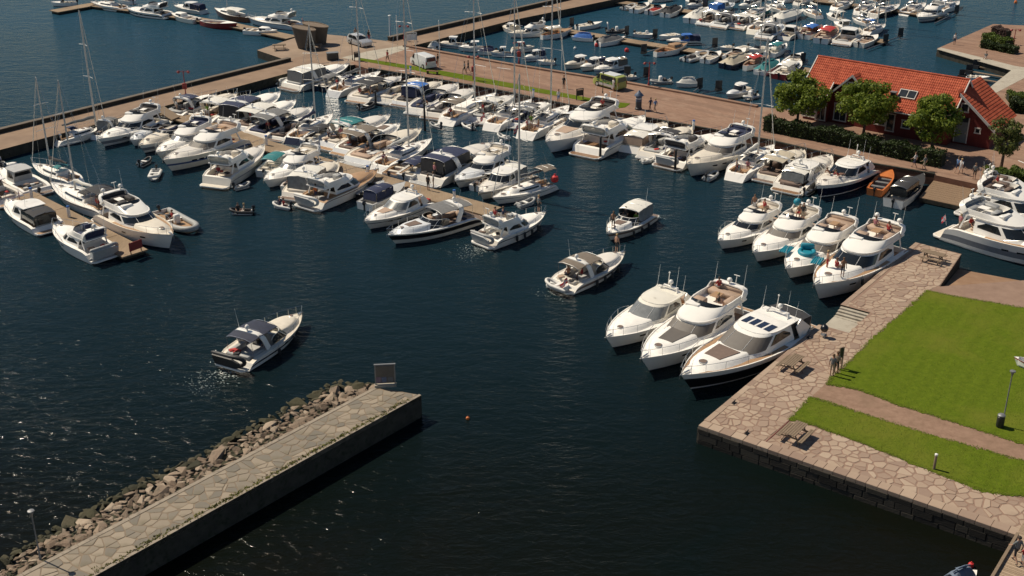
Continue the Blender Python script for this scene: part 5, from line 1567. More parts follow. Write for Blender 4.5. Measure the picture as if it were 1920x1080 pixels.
OB(1190, 68, 1228, 73, 'small grey console boat on a dark finger pontoon', None, hull='gelcoat_grey', console=True, wind=False)
OB(1270, 70, 1236, 76, 'low white rowing boat beside the blue roofed cabin boat', None, wind=False, motor=False)
MY(1314, 82, 1252, 84, 'white cabin boat with blue roof and navy aft canvas', None, 'cabin', canv='canvas_blue', roofm='canvas_bright')
OB(1228, 107, 1286, 94, 'white double ended boat with brown trim nearest the promenade', None, dbl=True, motor=False, cabin=True, trim='teak', inner='teak_dark')
MY(1110, 120, 1060, 130, 'white cabin boat with square windows behind the walking man', None, 'cabin', ports=0)
MY(1134, 124, 1090, 134, 'white cruiser with navy cockpit tent next to the grey tented one', None, 'cabin', canv='canvas_blue', ports=0)
MY(1172, 126, 1116, 140, 'cruiser with taupe cockpit tent just behind the police van', None, 'cabin', canv='canvas_taupe', ports=0)
INF(1260, 156, 1218, 158, 'dark grey inflatable with console behind the promenade lamp', None, tube='tube_grey', console=True)
OB(1306, 161, 1268, 164, 'open boat under a pale grey cover between two mooring booms', None, cover='canvas_white')
MY(1406, 172, 1364, 186, 'white cabin boat with round cornered roof near the trees', None, 'cabin', ports=0)
INF(1420, 182, 1394, 189, 'white inflatable next to the boat near the trees', None, tube='tube_white', console=True)
# back marina, near pontoon, right half
INF(1294, 119, 1338, 105, 'grey inflatable under wraps on the near back pontoon', None, tube='tube_grey', console=True)
OB(1330, 120, 1358, 107, 'small white outboard boat beside the tan covered one', None)
OB(1354, 129, 1402, 112, 'dark hulled boat under a domed tan cover', None, hull='navy', cover='canvas_beige')
OB(1390, 131, 1432, 116, 'red trimmed sailing dinghy with furled red sail', None, hull='gelcoat', boot='antifoul_red', dbl=True, cabin=True, mast=20, canv='canvas_red', motor=False, inner='cushion_tan')
OB(1424, 139, 1458, 122, 'boat under a turquoise blue cover behind the tree', None, cover='canvas_teal')
OB(1374, 93, 1350, 96, 'low grey skiff on the far side of the near back pontoon', None, hull='gelcoat_grey', wind=False)
OB(1402, 93, 1378, 100, 'second low skiff with pale gunwale beside the grey one', None, wind=False)
OB(1434, 95, 1402, 102, 'white open boat beside the teal covered boats', None)
OB(1454, 148, 1494, 127, 'small sailboat with dark red waterline left of the house', None, hull='hull_red', cabin=True, mast=0, canv='canvas_white', motor=True, boot='hull_red')
OB(1442, 108, 1472, 93, 'white boat with teal spray hood above the red hulled one', None, canv='canvas_teal', cabin=True)
# back marina, middle pontoon
INF(1168, 20, 1190, 13, 'inflatable at the start of the middle back pontoon', None, tube='tube_grey')
OB(1188, 25, 1215, 14, 'white speedboat with outboards near the start of the middle back pontoon', None)
OB(1216, 28, 1246, 18, 'motorboat with red seats on the middle back pontoon', None, seat='canvas_red', hull='gelcoat_grey')
OB(1246, 33, 1276, 21, 'motorboat under a black cover on the middle back pontoon', None, cover='canvas_dark')
MY(1218, 4, 1262, 1, 'white cruiser at the top edge above the speedboats', None, 'cabin', ports=0)
OB(1298, 45, 1330, 27, 'boat under a white cover, middle back pontoon', None, cover='canvas_white')
MY(1326, 50, 1362, 36, 'white day cruiser with arch beside the white covered boat', None, 'express', top='bimini', canv='canvas_white')
MY(1354, 55, 1392, 39, 'express cruiser with open black aft cockpit, middle back pontoon', None, 'express', canv='canvas_dark')
MY(1334, 26, 1374, 15, 'boat with vivid blue canvas and white roof, middle back pontoon', None, 'cabin', canv='canvas_bright')
MY(1386, 58, 1426, 43, 'cruiser with tan seats, stern toward the promenade', None, 'express', canv='canvas_white', seat='cushion_tan')
SY(1416, 66, 1452, 46, 'cream sailboat with dark teak deck, middle back pontoon', None, mh=13, hull='gelcoat_cream', hood='canvas_beige')
SY(1396, 36, 1446, 23, 'green hulled sailboat on the far side of the middle back pontoon', None, mh=12, hull='hull_green', hood='canvas_teal')
OB(1458, 43, 1508, 30, 'large boat shrouded in a white tarp', None, cover='canvas_white')
MY(1492, 10, 1528, 4, 'white cruiser near the top edge, right of centre', None, 'cabin', ports=0)
SY(1552, 18, 1588, 9, 'small sailboat moored bow in, top row', None, mh=12, hood='canvas_grey')
OB(1490, 73, 1522, 58, 'wooden decked sailboat with blue cover left of the red sail', None, cabin=True, inner='varnish', trim='varnish', canv='canvas_bright', mast=-10)
OB(1528, 80, 1556, 60, 'white sailboat with furled bright red sail and red hood', None, cabin=True, canv='canvas_red', mast=40, trim='cushion_tan')
MY(1562, 84, 1594, 64, 'white pilothouse cruiser seen from astern right of the red sail', None, 'cabin', ports=0)
MY(1600, 62, 1566, 50, 'white hardtop cruiser across the pontoon from the red sail', None, 'cabin', ports=0)
SY(1612, 66, 1648, 54, 'sailboat with light blue bimini near the end of the middle back pontoon', None, mh=16, bim='canvas_bright', hood='canvas_white')
OB(1606, 89, 1640, 76, 'small beige open boat at the end of the middle back pontoon', None, hull='gelcoat_cream', seat='cushion_tan')
# back marina, far pontoon
SY(1648, 35, 1698, 20, 'black hulled sailboat on the far back pontoon', None, hull='black', mh=16, hood='canvas_dark', sail='canvas_dark')
SY(1616, 30, 1648, 17, 'white sailboat left of the black hulled one', None, mh=15, hood='canvas_blue', sail='canvas_blue')
MY(1762, 28, 1722, 42, 'white flybridge boat alone at the outer end of the far back pontoon', None, 'fly', ports=0)
SY(1758, 25, 1796, 12, 'white sailing yacht at the outer end of the far back pontoon', None, mh=15, hood='canvas_white')
OB(1810, 150, 1853, 153, 'slim white motorboat in the finger berths behind the house', None, wind=False)
MY(1322, 11, 1290, 17, 'white cabin boat beyond the middle back pontoon', None, 'cabin', ports=0)
MY(1420, 12, 1386, 18, 'white cruiser with grey tent beyond the green sailboat', None, 'cabin', canv='canvas_grey', ports=0)
MY(1306, 42, 1340, 52, 'low white cuddy drifting off the middle back pontoon', None, 'express', top='none') if False else None
SY(1470, 26, 1432, 15, 'white sailboat beyond the tarp shrouded boat', None, mh=14, hood='canvas_dark')
SY(1650, 8, 1612, 2, 'white sailboat at the top edge above the black hulled one', None, mh=14)
# small covered boat at the lower right corner
OB(1776, 1105, 1826, 1087, 'little boat under a grey blue cover at the bottom edge by the footbridge', None, cover='cover_slate')

# more boats of the crowded back marina and small craft between the cruisers
for k, (t, a, lb, o) in enumerate((
    (MY, (1290, 3, 1330, -2), 'white cruiser cut by the top edge, left of the vivid blue canvas', dict(style='cabin', ports=0)),
    (MY, (1352, 6, 1388, 0), 'white cabin boat with teal canvas at the top edge', dict(style='cabin', canv='canvas_teal', ports=0)),
    (SY, (1400, 4, 1438, -4), 'sailboat at the top edge with navy sail cover', dict(mh=15, sail='canvas_blue')),
    (SY, (1462, 6, 1498, -2), 'sailboat at the top edge with a white sail cover', dict(mh=15)),
    (MY, (1440, 76, 1474, 58), 'express cruiser with grey top between the cream sailboat and the blue cover', dict(style='express', canv='canvas_grey')),
    (MY, (1466, 74, 1496, 60), 'small white cabin boat left of the wooden decked sailboat', dict(style='cabin', ports=0)),
    (SY, (1536, 36, 1502, 24), 'white sailboat with tall mast off the tarp shrouded boat', dict(mh=16, hood='canvas_blue')),
    (MY, (1572, 44, 1540, 34), 'white cruiser with open cockpit beyond the red sail', dict(style='express', canv='canvas_white')),
    (SY, (1630, 50, 1598, 40), 'white sailboat beyond the light blue bimini', dict(mh=15, hood='canvas_grey')),
    (MY, (1570, 12, 1602, 2), 'white cabin boat in the top row, left of the far pontoon bend', dict(style='cabin', ports=0)),
    (SY, (1676, 28, 1716, 14), 'white sailboat right of the black hulled one', dict(mh=15, hood='canvas_dark')),
    (OB, (1380, 118, 1412, 104), 'low white boat with tan seats in front of the skiffs', dict(seat='cushion_tan')),
    (OB, (1462, 128, 1490, 112), 'white outboard boat above the red hulled sailboat', dict()),
    (INF, (820, 96, 800, 97), 'grey inflatable behind the van by the promenade wall', dict(tube='tube_grey')),
    (MY, (958, 98, 1000, 96), 'white cuddy cruiser left of the promenade lamp', dict(style='cabin', ports=0)),
    (OB, (1190, 148, 1160, 152), 'open grey boat tucked behind the police van', dict(hull='gelcoat_grey')),
    (MY, (350, 226, 436, 193), 'low white cruiser squeezed beside the first blue top', dict(style='express', top='none', seat='cushion_tan')),
    (MY, (512, 262, 578, 232), 'small white cruiser with orange seats by the navy sailing yacht', dict(style='express', top='none', seat='cushion_tan', sole='teak')),
    (OB, (574, 280, 632, 250), 'grey open boat full of people left of the teal bimini', dict(hull='gelcoat_grey', canv='canvas_dark')),
    (OB, (724, 330, 776, 302), 'small white boat with teak sole between two sailing yachts', dict(inner='teak')),
    (INF, (640, 306, 618, 318), 'light blue and white inflatable raft at the middle pontoon', dict(tube='tube_white', motor=False)),
    (INF, (600, 340, 572, 352), 'white rubber dinghy between the cream cruiser and the teak decked one', dict(tube='tube_white', motor=False)),
    (INF, (672, 205, 702, 196), 'black rubber dinghy tied astern of the packed cruiser', dict(tube='tube_black')),
    (MY, (1020, 254, 1062, 222), 'small open motorboat between the ensign yacht and the tall yacht', dict(style='express', top='none')),
    (MY, (990, 232, 1040, 198), 'white cruiser with grey cover beside the furled sail yacht', dict(style='express', canv='canvas_grey')),
    (MY, (1432, 330, 1496, 288), 'white cruiser with beige top beside the open transom yacht', dict(style='express', canv='canvas_beige')),
    (INF, (1466, 352, 1488, 340), 'black rubber dinghy on the platform of the tented cruiser', dict(tube='tube_black')),
    (MY, (846, 206, 912, 168), 'slim white cruiser left of the taupe bimini yacht', dict(style='express', top='none', seat='cushion')),
    (MY, (725, 192, 800, 160), 'white cruiser with open stern between packed cruiser and blue canvas', dict(style='express', top='none')),
    (INF, (840, 238, 818, 232), 'grey rubber dinghy floating off the beige cruiser', dict(tube='tube_grey')),
    (INF, (972, 262, 950, 256), 'white rubber dinghy behind the furled sail yacht', dict(tube='tube_white', motor=False)),
    (INF, (1222, 300, 1248, 296), 'white rubber dinghy across the stern of the dark canopy cruiser', dict(tube='tube_white', motor=False)),
    (OB, (548, 350, 572, 330), 'small tan runabout beside the middle flybridge yacht', dict(seat='cushion_tan', hull='gelcoat_cream')),
    (OB, (650, 372, 690, 348), 'small black hulled speedboat left of the navy canopy boat', dict(hull='black', inner='deck_grey')),
    (OB, (870, 352, 912, 330), 'white outboard boat between the beige cover and upright windscreen cruisers', dict(seat='cushion_brown')),
    (MY, (300, 240, 232, 272), 'narrow white cruiser between the outermost yacht and the slim express', dict(style='express', top='none', seat='cushion_dark')),
    (OB, (590, 170, 640, 150), 'small navy boat beside the corner motor yacht', dict(hull='navy', canv='canvas_grey')),
    )):
    t(*a, lb, None, **o)
# nudge crowded hulls apart so that none run through each other
def relax():
    n = len(FLEET)
    ax = [Vector((math.cos(f[0].rotation_euler.z), math.sin(f[0].rotation_euler.z), 0)) for f in FLEET]
    pos = [Vector(f[0].location) for f in FLEET]
    T = ((-.42, .92), (-.22, 1.0), (0, 1.0), (.2, .84), (.36, .5), (.46, .2))
    for it in range(70):
        mv = [Vector((0, 0, 0)) for _ in range(n)]
        for i in range(n):
            Li, Bi = FLEET[i][1], FLEET[i][2]
            for j in range(i + 1, n):
                Lj, Bj = FLEET[j][1], FLEET[j][2]
                if (pos[i] - pos[j]).length > (Li + Lj) * .5: continue
                best = None
                for a, ra in T:
                    pa = pos[i] + ax[i] * (a * Li)
                    for c, rc in T:
                        pc = pos[j] + ax[j] * (c * Lj); d = pa - pc; pen = ra * Bi + rc * Bj - d.length
                        if pen > 0 and (best is None or pen > best[0]): best = (pen, d.normalized() if d.length > 1e-4 else Vector((1, 0, 0)))
                if best:
                    wi = Lj ** 2 / (Li ** 2 + Lj ** 2); mv[i] += best[1] * best[0] * wi * .5; mv[j] -= best[1] * best[0] * (1 - wi) * .5
        for i in range(n):
            p = pos[i] + mv[i]; o = FLEET[i][3]; lim = 1.5 if FLEET[i][1] > 5 else 3.0
            d = p - o
            if d.length > lim: p = o + d.normalized() * lim
            tip = [p + ax[i] * (f * FLEET[i][1]) for f in (.47, 0, -.48)]
            if not any(inside((t.x, t.y), pl) for t in tip for pl in QUAYS): pos[i] = p
    for i in range(n): FLEET[i][0].location.x, FLEET[i][0].location.y = pos[i].x, pos[i].y
relax()
# tenders carried on sterns: things of their own, resting on the platforms
def on_stern(key, label, tube, L=2.8, side=True, dx=-.3, dz=.55, motor=False, cover=None, floor='deck_grey'):
    root, BL, B, H, zd, sz, zr = BOATS[key]
    x = -BL / 2 - dx
    p = root.matrix_basis @ Vector((x, 0, dz))
    r = tag(empty('inflatable_dinghy', p, root.rotation_euler.z + math.pi / 2), label, 'dinghy')
    if side: r.rotation_euler = (R(-72), 0, root.rotation_euler.z - math.pi / 2)
    inflatable_at(r, L, tube, motor, cover=cover, floor=floor)
on_stern('b77', 'grey tender stood on edge across the stern of the navy canvas cruiser', 'tube_grey', 3.0, dx=.6, dz=.9)
on_stern('b15', 'white tender stood on edge across the stern of the teak decked cruiser', 'tube_white', 3.0, dx=.6, dz=.9)
on_stern('b10', 'grey tender stood on edge behind the small flybridge boat under way', 'tube_grey', 2.7, dx=.55, dz=.8)
on_stern('b11', 'black tender stood on edge behind the lone navy striped cruiser', 'tube_black', 2.9, dx=.7, dz=.75, floor='tube_black')
on_stern('b9', 'pale tender lying flat on the bathing platform of the taupe topped cruiser', 'tube_white', 2.5, side=False, dx=.55, dz=.38)
on_stern('b58', 'white tender stood on edge at the stern of the brown strake yacht', 'tube_white', 2.8, dx=.6, dz=.9)
# foam churned up by the boats under way
mat('foam', (.30, .34, .33), .8, var=.2)
def foam(key, n, ln, seed, spread=1.0):
    root, L, B, H = BOATS[key][:4]; rng = random.Random(seed); b = MB()
    for k in range(n):
        t = rng.random() ** 1.7; x = -L / 2 - .2 - t * ln; y = rng.gauss(0, .45 + t * .9) * spread
        p = root.matrix_basis @ Vector((x, y, 0)); r_ = rng.uniform(.02, .075) * (1.1 - .6 * t); m_ = rng.randint(4, 7)
        b.add([(p.x + r_ * math.cos(6.28 * j / m_) * rng.uniform(.5, 1.6), p.y + r_ * math.sin(6.28 * j / m_) * rng.uniform(.4, 1.1), .012 + .001 * (k % 7)) for j in range(m_)], [tuple(range(m_))])
    o = b.build('wake_foam', 'foam', smooth=0); tag(o, kind='stuff')
foam('b10', 260, 3.6, 1); foam('b11', 300, 4.2, 2); foam('b9', 120, 2.2, 3); foam('b8', 60, 1.5, 4)
# ------------------------------------------------------------------ red house with pantile roof
mat('board_red', (.145, .018, .014), .75, var=.2, scale=2.0, stretch=(1, 1, .2))
mat('trim_white', (.62, .58, .52), .6, var=.08)
mat('window_glass', (.03, .035, .04), .08, var=.3)
mat('awning', (.10, .15, .26), .7, var=.1)
mat('door_grey', (.16, .19, .19), .6, var=.12)
m, nt, p = nodes('pantile')
p.inputs['Roughness'].default_value = .75; p.inputs['Specular IOR Level'].default_value = .3
tc = N(nt, 'ShaderNodeTexCoord'); nz = N(nt, 'ShaderNodeTexNoise', i_Scale=1.3, i_Detail=6.0); nt.links.new(tc.outputs['Object'], nz.inputs['Vector'])
v2 = N(nt, 'ShaderNodeTexVoronoi', i_Scale=3.2); nt.links.new(tc.outputs['Object'], v2.inputs['Vector'])
cr = N(nt, 'ShaderNodeValToRGB'); cr.color_ramp.elements[0].color = (.33, .062, .030, 1); cr.color_ramp.elements[1].color = (.52, .125, .062, 1)
cr.color_ramp.elements[0].position = .3; cr.color_ramp.elements[1].position = .7
ad = N(nt, 'ShaderNodeMix', data_type='FLOAT'); ad.inputs[0].default_value = .35
nt.links.new(nz.outputs[0], ad.inputs[2]); nt.links.new(v2.outputs['Color'], ad.inputs[3]); nt.links.new(ad.outputs[0], cr.inputs[0]); nt.links.new(cr.outputs[0], p.inputs['Base Color'])

ZR, ZE = 7.9, 4.2
HR = U(1819, 150, ZR); HL = U(1534, 105, ZR)
hd = (HR - HL).normalized()
house = tag(empty('red_house', (HR.x, HR.y, 0), math.atan2(hd.y, hd.x)), 'red timber house with orange tiled roof, white trim and cross gable behind the trees', 'house')
LEN = (HR - HL).length
TP = (ZR - ZE) / 4.5
def tiles(name, x0, x1, top, bot, parent, ax='x', pitch=.24):
    """pantile field: runs along ax from x0 to x1; top/bot=(cross, z) of the slope's upper and lower edges"""
    n = max(2, int(abs(x1 - x0) / pitch)); S = 5
    d = Vector((bot[0] - top[0], bot[1] - top[1])); sl = d.length; rows = max(2, int(sl / .36)); d.normalize(); nn = Vector((-d.y, d.x))
    if nn.y < 0: nn = -nn
    vs = []; fs = []
    cols = n * S + 1
    for r_ in range(rows):
        for e in (0, 1):
            f = (r_ + e) / rows
            lift = .035 * (1 if e else 0)
            for c in range(cols):
                u = x0 + (x1 - x0) * c / (n * S); w = .026 * math.sin(2 * math.pi * c / S) + .010 * math.sin(4 * math.pi * c / S)
                cr_, z_ = top[0] + d.x * sl * f + nn.x * (w + lift), top[1] + d.y * sl * f + nn.y * (w + lift)
                vs.append((u, cr_, z_) if ax == 'x' else (cr_, u, z_))
        b0 = r_ * 2 * cols
        for c in range(cols - 1): fs.append((b0 + c, b0 + c + 1, b0 + cols + c + 1, b0 + cols + c))
        if r_:
            for c in range(cols - 1): fs.append((b0 - cols + c, b0 - cols + c + 1, b0 + c + 1, b0 + c))
    b = MB(); b.add(vs, fs); o = b.build(name, 'pantile', parent, smooth=50); o['kind'] = 'stuff'
    return o
def roofz(y): return ZR - TP * abs(y)
roof = MB()
roof.prism([(-LEN, -4.4), (-14.6, -4.4), (-14.6, -2.6), (-9.9, -2.6), (-9.9, -4.4), (0, -4.4), (0, 4.4), (-LEN, 4.4)], 4.0, 4.06)
tiles('roof_tiles', -LEN, -14.6, (0, ZR), (-4.5, ZE), house)
tiles('roof_tiles', -14.6, -9.9, (0, ZR), (-2.7, roofz(2.7)), house)
tiles('roof_tiles', -9.9, 0.0, (0, ZR), (-4.5, ZE), house)
tiles('roof_tiles', -LEN, 0.0, (0, ZR), (4.5, ZE), house)
b = MB(); b.tube([(-LEN, 0, ZR + .05), (0.02, 0, ZR + .05)], .10, 6); b.build('ridge_tiles', 'pantile', house)
def wallquad(name, pts, m='board_red'):
    b = MB(); b.add(pts, [tuple(range(len(pts)))]); return b.build(name, m, house, smooth=0)
# walls
b = MB(); b.prism([(-LEN + .4, -3.5), (-14.7, -3.5), (-14.7, -2.85), (-9.8, -2.85), (-9.8, -3.5), (-.4, -3.5), (-.4, 3.5), (-LEN + .4, 3.5)], 0, ZE + .62)
b.build('wall', 'board_red', house, smooth=0)
for x in (-.42, -LEN + .42):
    b = MB(); b.prism([(-3.48, 0), (3.48, 0), (0, 0)], 0, .1)
    g = MB(); g.add([(x, -3.49, ZE + .6), (x, 3.49, ZE + .6), (x, 0, ZR - .22), (x - math.copysign(.1, x + 9), -3.49, ZE + .6), (x - math.copysign(.1, x + 9), 3.49, ZE + .6), (x - math.copysign(.1, x + 9), 0, ZR - .22)], [(0, 1, 2), (5, 4, 3), (0, 2, 5, 3), (1, 4, 5, 2)]); g.build('gable', 'board_red', house, smooth=0)
# barge boards
def board(name, p, q, w, h, m='trim_white'):
    b = MB(); b.beam([p, q], w, h); return b.build(name, m, house, smooth=0)
for x in (.02, -LEN - .02):
    for s in (-1, 1):
        b = MB(); v = []
        for xx in (x - .05, x + .05):
            v += [(xx, 0, ZR + .10), (xx, s * 4.6, ZE + .03), (xx, s * 4.6, ZE - .25), (xx, 0, ZR - .18)]
        b.add(v, [(0, 1, 2, 3), (7, 6, 5, 4), (0, 4, 5, 1), (1, 5, 6, 2), (2, 6, 7, 3)]); b.build('barge_board', 'trim_white', house, smooth=0)
for x0, x1 in ((-LEN, -14.6), (-9.9, 0)):
    b = MB(); b.tube([(x0, -4.58, ZE - .05), (x1, -4.58, ZE - .05)], .07, 6); b.build('gutter', 'trim_white', house)
    b = MB(); b.add([(x0, -4.5, ZE - .1), (x1, -4.5, ZE - .1), (x1, -3.4, ZE - .02), (x0, -3.4, ZE - .02)], [(0, 1, 2, 3)]); b.build('soffit', 'board_red', house, smooth=0)
for x in (-14.62, -9.88):
    b = MB(); v = []
    for xx in (x - .05, x + .05): v += [(xx, -2.6, roofz(2.6) + .08), (xx, -4.6, ZE + .03), (xx, -4.6, ZE - .25), (xx, -2.6, roofz(2.6) - .2)]
    b.add(v, [(0, 1, 2, 3), (7, 6, 5, 4), (0, 4, 5, 1), (1, 5, 6, 2), (2, 6, 7, 3), (3, 7, 4, 0)]); b.build('barge_board', 'trim_white', house, smooth=0)
# cross gable
GX, GZ, GW, GY = -12.25, 7.1, 2.6, -3.15
for s in (-1, 1):
    tiles('gable_tiles', GY, -.5, (GX, GZ), (GX + s * GW, GZ - GW), house, ax='y')
    b = MB(); v = []
    for yy in (GY - .05, GY + .05): v += [(GX, yy, GZ + .1), (GX + s * (GW + .05), yy, GZ - GW + .04), (GX + s * (GW + .05), yy, GZ - GW - .24), (GX, yy, GZ - .2)]
    b.add(v, [(0, 1, 2, 3), (7, 6, 5, 4), (0, 4, 5, 1), (1, 5, 6, 2), (2, 6, 7, 3)]); b.build('barge_board', 'trim_white', house, smooth=0)
g = MB(); g.add([(GX - 2.4, -2.83, ZE + .3), (GX + 2.4, -2.83, ZE + .3), (GX + 2.4, -2.83, GZ - 2.5), (GX, -2.83, GZ - .15), (GX - 2.4, -2.83, GZ - 2.5), (GX - 2.4, -2.7, ZE + .3), (GX + 2.4, -2.7, ZE + .3), (GX + 2.4, -2.7, GZ - 2.5), (GX, -2.7, GZ - .15), (GX - 2.4, -2.7, GZ - 2.5)], [(0, 1, 2, 3, 4), (9, 8, 7, 6, 5)]); g.build('gable', 'board_red', house, smooth=0)
def window(x, y, z, w, h, face='front', par=house, panes=1, fm='trim_white'):
    """framed window in the y (front) or x (end) plane"""
    f = MB()
    def bx(m_, cx, cz, sx, sz, th, o=0):
        if face == 'front': m_.box((x + cx, y - o, z + cz), (sx, th, sz))
        else: m_.box((x + o, y + cx, z + cz), (th, sx, sz))
    bx(f, 0, h / 2, w + .2, .12, .10, .05); bx(f, 0, -h / 2, w + .2, .12, .12, .06); bx(f, -w / 2, 0, .12, h, .10, .05); bx(f, w / 2, 0, .12, h, .10, .05)
    for k in range(1, panes): bx(f, -w / 2 + w * k / panes, 0, .06, h, .08, .045)
    o = f.build('window', fm, par, smooth=0)
    g = MB(); bx(g, 0, 0, w - .1, h - .1, .04, .025); g.build('pane', 'window_glass', o, smooth=0)
window(GX, -2.83, 5.7, 1.2, 1.0, panes=2)
window(-5.2, -3.5, 2.7, .9, .9); window(-3.2, -3.5, 2.7, 1.1, 1.2, panes=2)
window(-8.2, -3.5, 2.7, 1.2, 1.2, panes=2); window(-7.0, -3.5, 2.6, .9, 2.0)
# shop front at the left end with awning
window(-16.9, -3.5, 2.5, 1.6, 2.0, panes=3); window(-15.4, -3.5, 2.4, 1.1, 2.1, panes=2); window(-13.3, -2.85, 2.5, 1.5, 2.0, panes=2)
b = MB(); b.add([(-17.9, -3.55, 3.95), (-14.8, -3.55, 3.95), (-14.8, -6.0, 3.35), (-17.9, -6.0, 3.35), (-17.9, -6.0, 3.15), (-14.8, -6.0, 3.15)], [(0, 1, 2, 3), (3, 2, 5, 4)]); b.build('awning', 'awning', house, smooth=0)
# roof window, chimney box, vent
def roof_at(px, py):
    for k in range(200):
        y = -.2 - k * .022; z = roofz(y)
        w = U(px, py, z) - HR; lx = w.x * hd.x + w.y * hd.y; ly = -w.x * hd.y + w.y * hd.x
        if ly > y - .0 and abs(ly - y) < .12: return lx, ly, z
    return -6, -2.5, roofz(2.5)
x, y, z = roof_at(1702, 178)
an = math.atan(TP)
def on_slope(name, x, y, w, h, th, m, lift, par=house):
    b = MB(); c, s = math.cos(an), math.sin(an)
    vs = []
    for t in (0, th):
        for u, v in ((-w / 2, -h / 2), (w / 2, -h / 2), (w / 2, h / 2), (-w / 2, h / 2)):
            vs.append((x + u, y + v * c - s * (t + lift) , roofz(y) + v * s + c * (t + lift)))
    b.add(vs, [(4, 5, 6, 7), (0, 1, 5, 4), (1, 2, 6, 5), (2, 3, 7, 6), (3, 0, 4, 7)]); return b.build(name, m, par, smooth=0)
sk = on_slope('skylight', x, y, 2.0, 1.15, .14, 'trim_white', .02)
on_slope('pane', x - .48, y, .86, .95, .02, 'window_glass', .17, sk); on_slope('pane', x + .48, y, .86, .95, .02, 'window_glass', .17, sk)
x, y, z = roof_at(1674, 186)
b = MB(); b.box((x, y, z + .3), (.55, .55, 1.0)); ch = b.build('chimney', 'dark_metal', house, smooth=0)
b = MB(); b.box((x, y, z + .84), (.7, .7, .08)); b.build('chimney_cap', 'grey_metal', ch, smooth=0)
# rear wing that projects past the right end
WX, WZ = -.45, 7.15
wsl = .80
tiles('wing_tiles', -2.45, 5.2, (WX, WZ), (4.25, WZ - wsl * (4.25 - WX)), house, ax='y')
tiles('wing_tiles', 1.5, 5.2, (WX, WZ), (-4.6, WZ - wsl * 4.15), house, ax='y')
b = MB(); v = []
for yy in (-2.55, -2.43): v += [(WX + .4, yy, WZ - .4 * wsl + .1), (4.32, yy, WZ - wsl * (4.32 - WX) + .06), (4.32, yy, WZ - wsl * (4.32 - WX) - .25), (WX + .4, yy, WZ - .4 * wsl - .22)]
b.add(v, [(0, 1, 2, 3), (7, 6, 5, 4), (0, 4, 5, 1), (1, 5, 6, 2), (2, 6, 7, 3), (3, 7, 4, 0)]); b.build('barge_board', 'trim_white', house, smooth=0)
b = MB(); zz = lambda x: WZ - wsl * (x - WX) - .12
v = []
for yy in (-2.0, 5.0): v += [(-.38, yy, 0), (3.75, yy, 0), (3.75, yy, zz(3.75)), (-.38, yy, zz(-.38))]
b.add(v, [(0, 1, 2, 3), (7, 6, 5, 4), (1, 5, 6, 2)]); b.build('wing_wall', 'board_red', house, smooth=0)
window(.55, -2.0, 5.3, .8, .9); window(2.3, -2.0, 3.0, .55, .55)
b = MB(); b.box((.55, -2.06, 2.55), (1.3, .1, 2.4)); dr = b.build('door', 'door_grey', house, smooth=0)
b = MB(); b.box((.55, -2.08, 3.95), (1.3, .06, .5)); b.build('pane', 'window_glass', dr, smooth=0)
b = MB(); b.box((1.05, -2.15, 2.5), (.06, .08, .2)); b.build('handle', 'steel', dr, smooth=0)
b = MB()
for xx in (-.14, 1.24): b.box((xx, -2.07, 2.8), (.1, .12, 2.9))
b.build('door_frame', 'trim_white', house, smooth=0)

# ------------------------------------------------------------------ trees, hedge, shrubs
def leaf_mat(name, lo, hi, tr=.25):
    m, nt, p = nodes(name)
    p.inputs['Roughness'].default_value = .6; p.inputs['Specular IOR Level'].default_value = .3
    g = N(nt, 'ShaderNodeNewGeometry')
    cr = N(nt, 'ShaderNodeValToRGB'); cr.color_ramp.elements[0].color = (*lo, 1); cr.color_ramp.elements[1].color = (*hi, 1)
    nt.links.new(g.outputs['Random Per Island'], cr.inputs[0]); nt.links.new(cr.outputs[0], p.inputs['Base Color'])
    tl = N(nt, 'ShaderNodeBsdfTranslucent'); nt.links.new(cr.outputs[0], tl.inputs[0])
    ms = N(nt, 'ShaderNodeMixShader'); ms.inputs[0].default_value = tr
    nt.links.new(p.outputs[0], ms.inputs[1]); nt.links.new(tl.outputs[0], ms.inputs[2]); nt.links.new(ms.outputs[0], nt.nodes['Material Output'].inputs[0])
leaf_mat('leaf_green', (.075, .12, .012), (.23, .28, .035), .4)
leaf_mat('leaf_olive', (.06, .085, .018), (.15, .16, .04))
leaf_mat('leaf_hedge', (.014, .028, .006), (.042, .065, .012), .12)  # leaf colour darkened to carry the shade on the hedge front
leaf_mat('leaf_bush', (.05, .08, .012), (.13, .18, .028))
leaf_mat('leaf_mauve', (.09, .055, .05), (.15, .10, .08))
mat('bark', (.11, .075, .05), .9, var=.3, scale=6, stretch=(1, 1, .2), bump=.5)
def leaves(b, c, r, n, size, rng, shell=.55, flat=1.0):
    for k in range(n):
        d = Vector((rng.gauss(0, 1), rng.gauss(0, 1), rng.gauss(0, 1))).normalized()
        p = c + Vector((d.x * r[0], d.y * r[1], d.z * r[2])) * rng.uniform(shell, 1.0)
        nn = (d + Vector((rng.gauss(0, .55), rng.gauss(0, .55), rng.gauss(0, .55) + .35))).normalized()
        u = nn.cross(Vector((rng.gauss(0, 1), rng.gauss(0, 1), rng.gauss(0, 1)))).normalized(); w = nn.cross(u)
        s = size * rng.uniform(.6, 1.25)
        b.add([p - u * s * .5, p + w * s * .33, p + u * s * .55, p - w * s * .33], [(0, 1, 2, 3)])
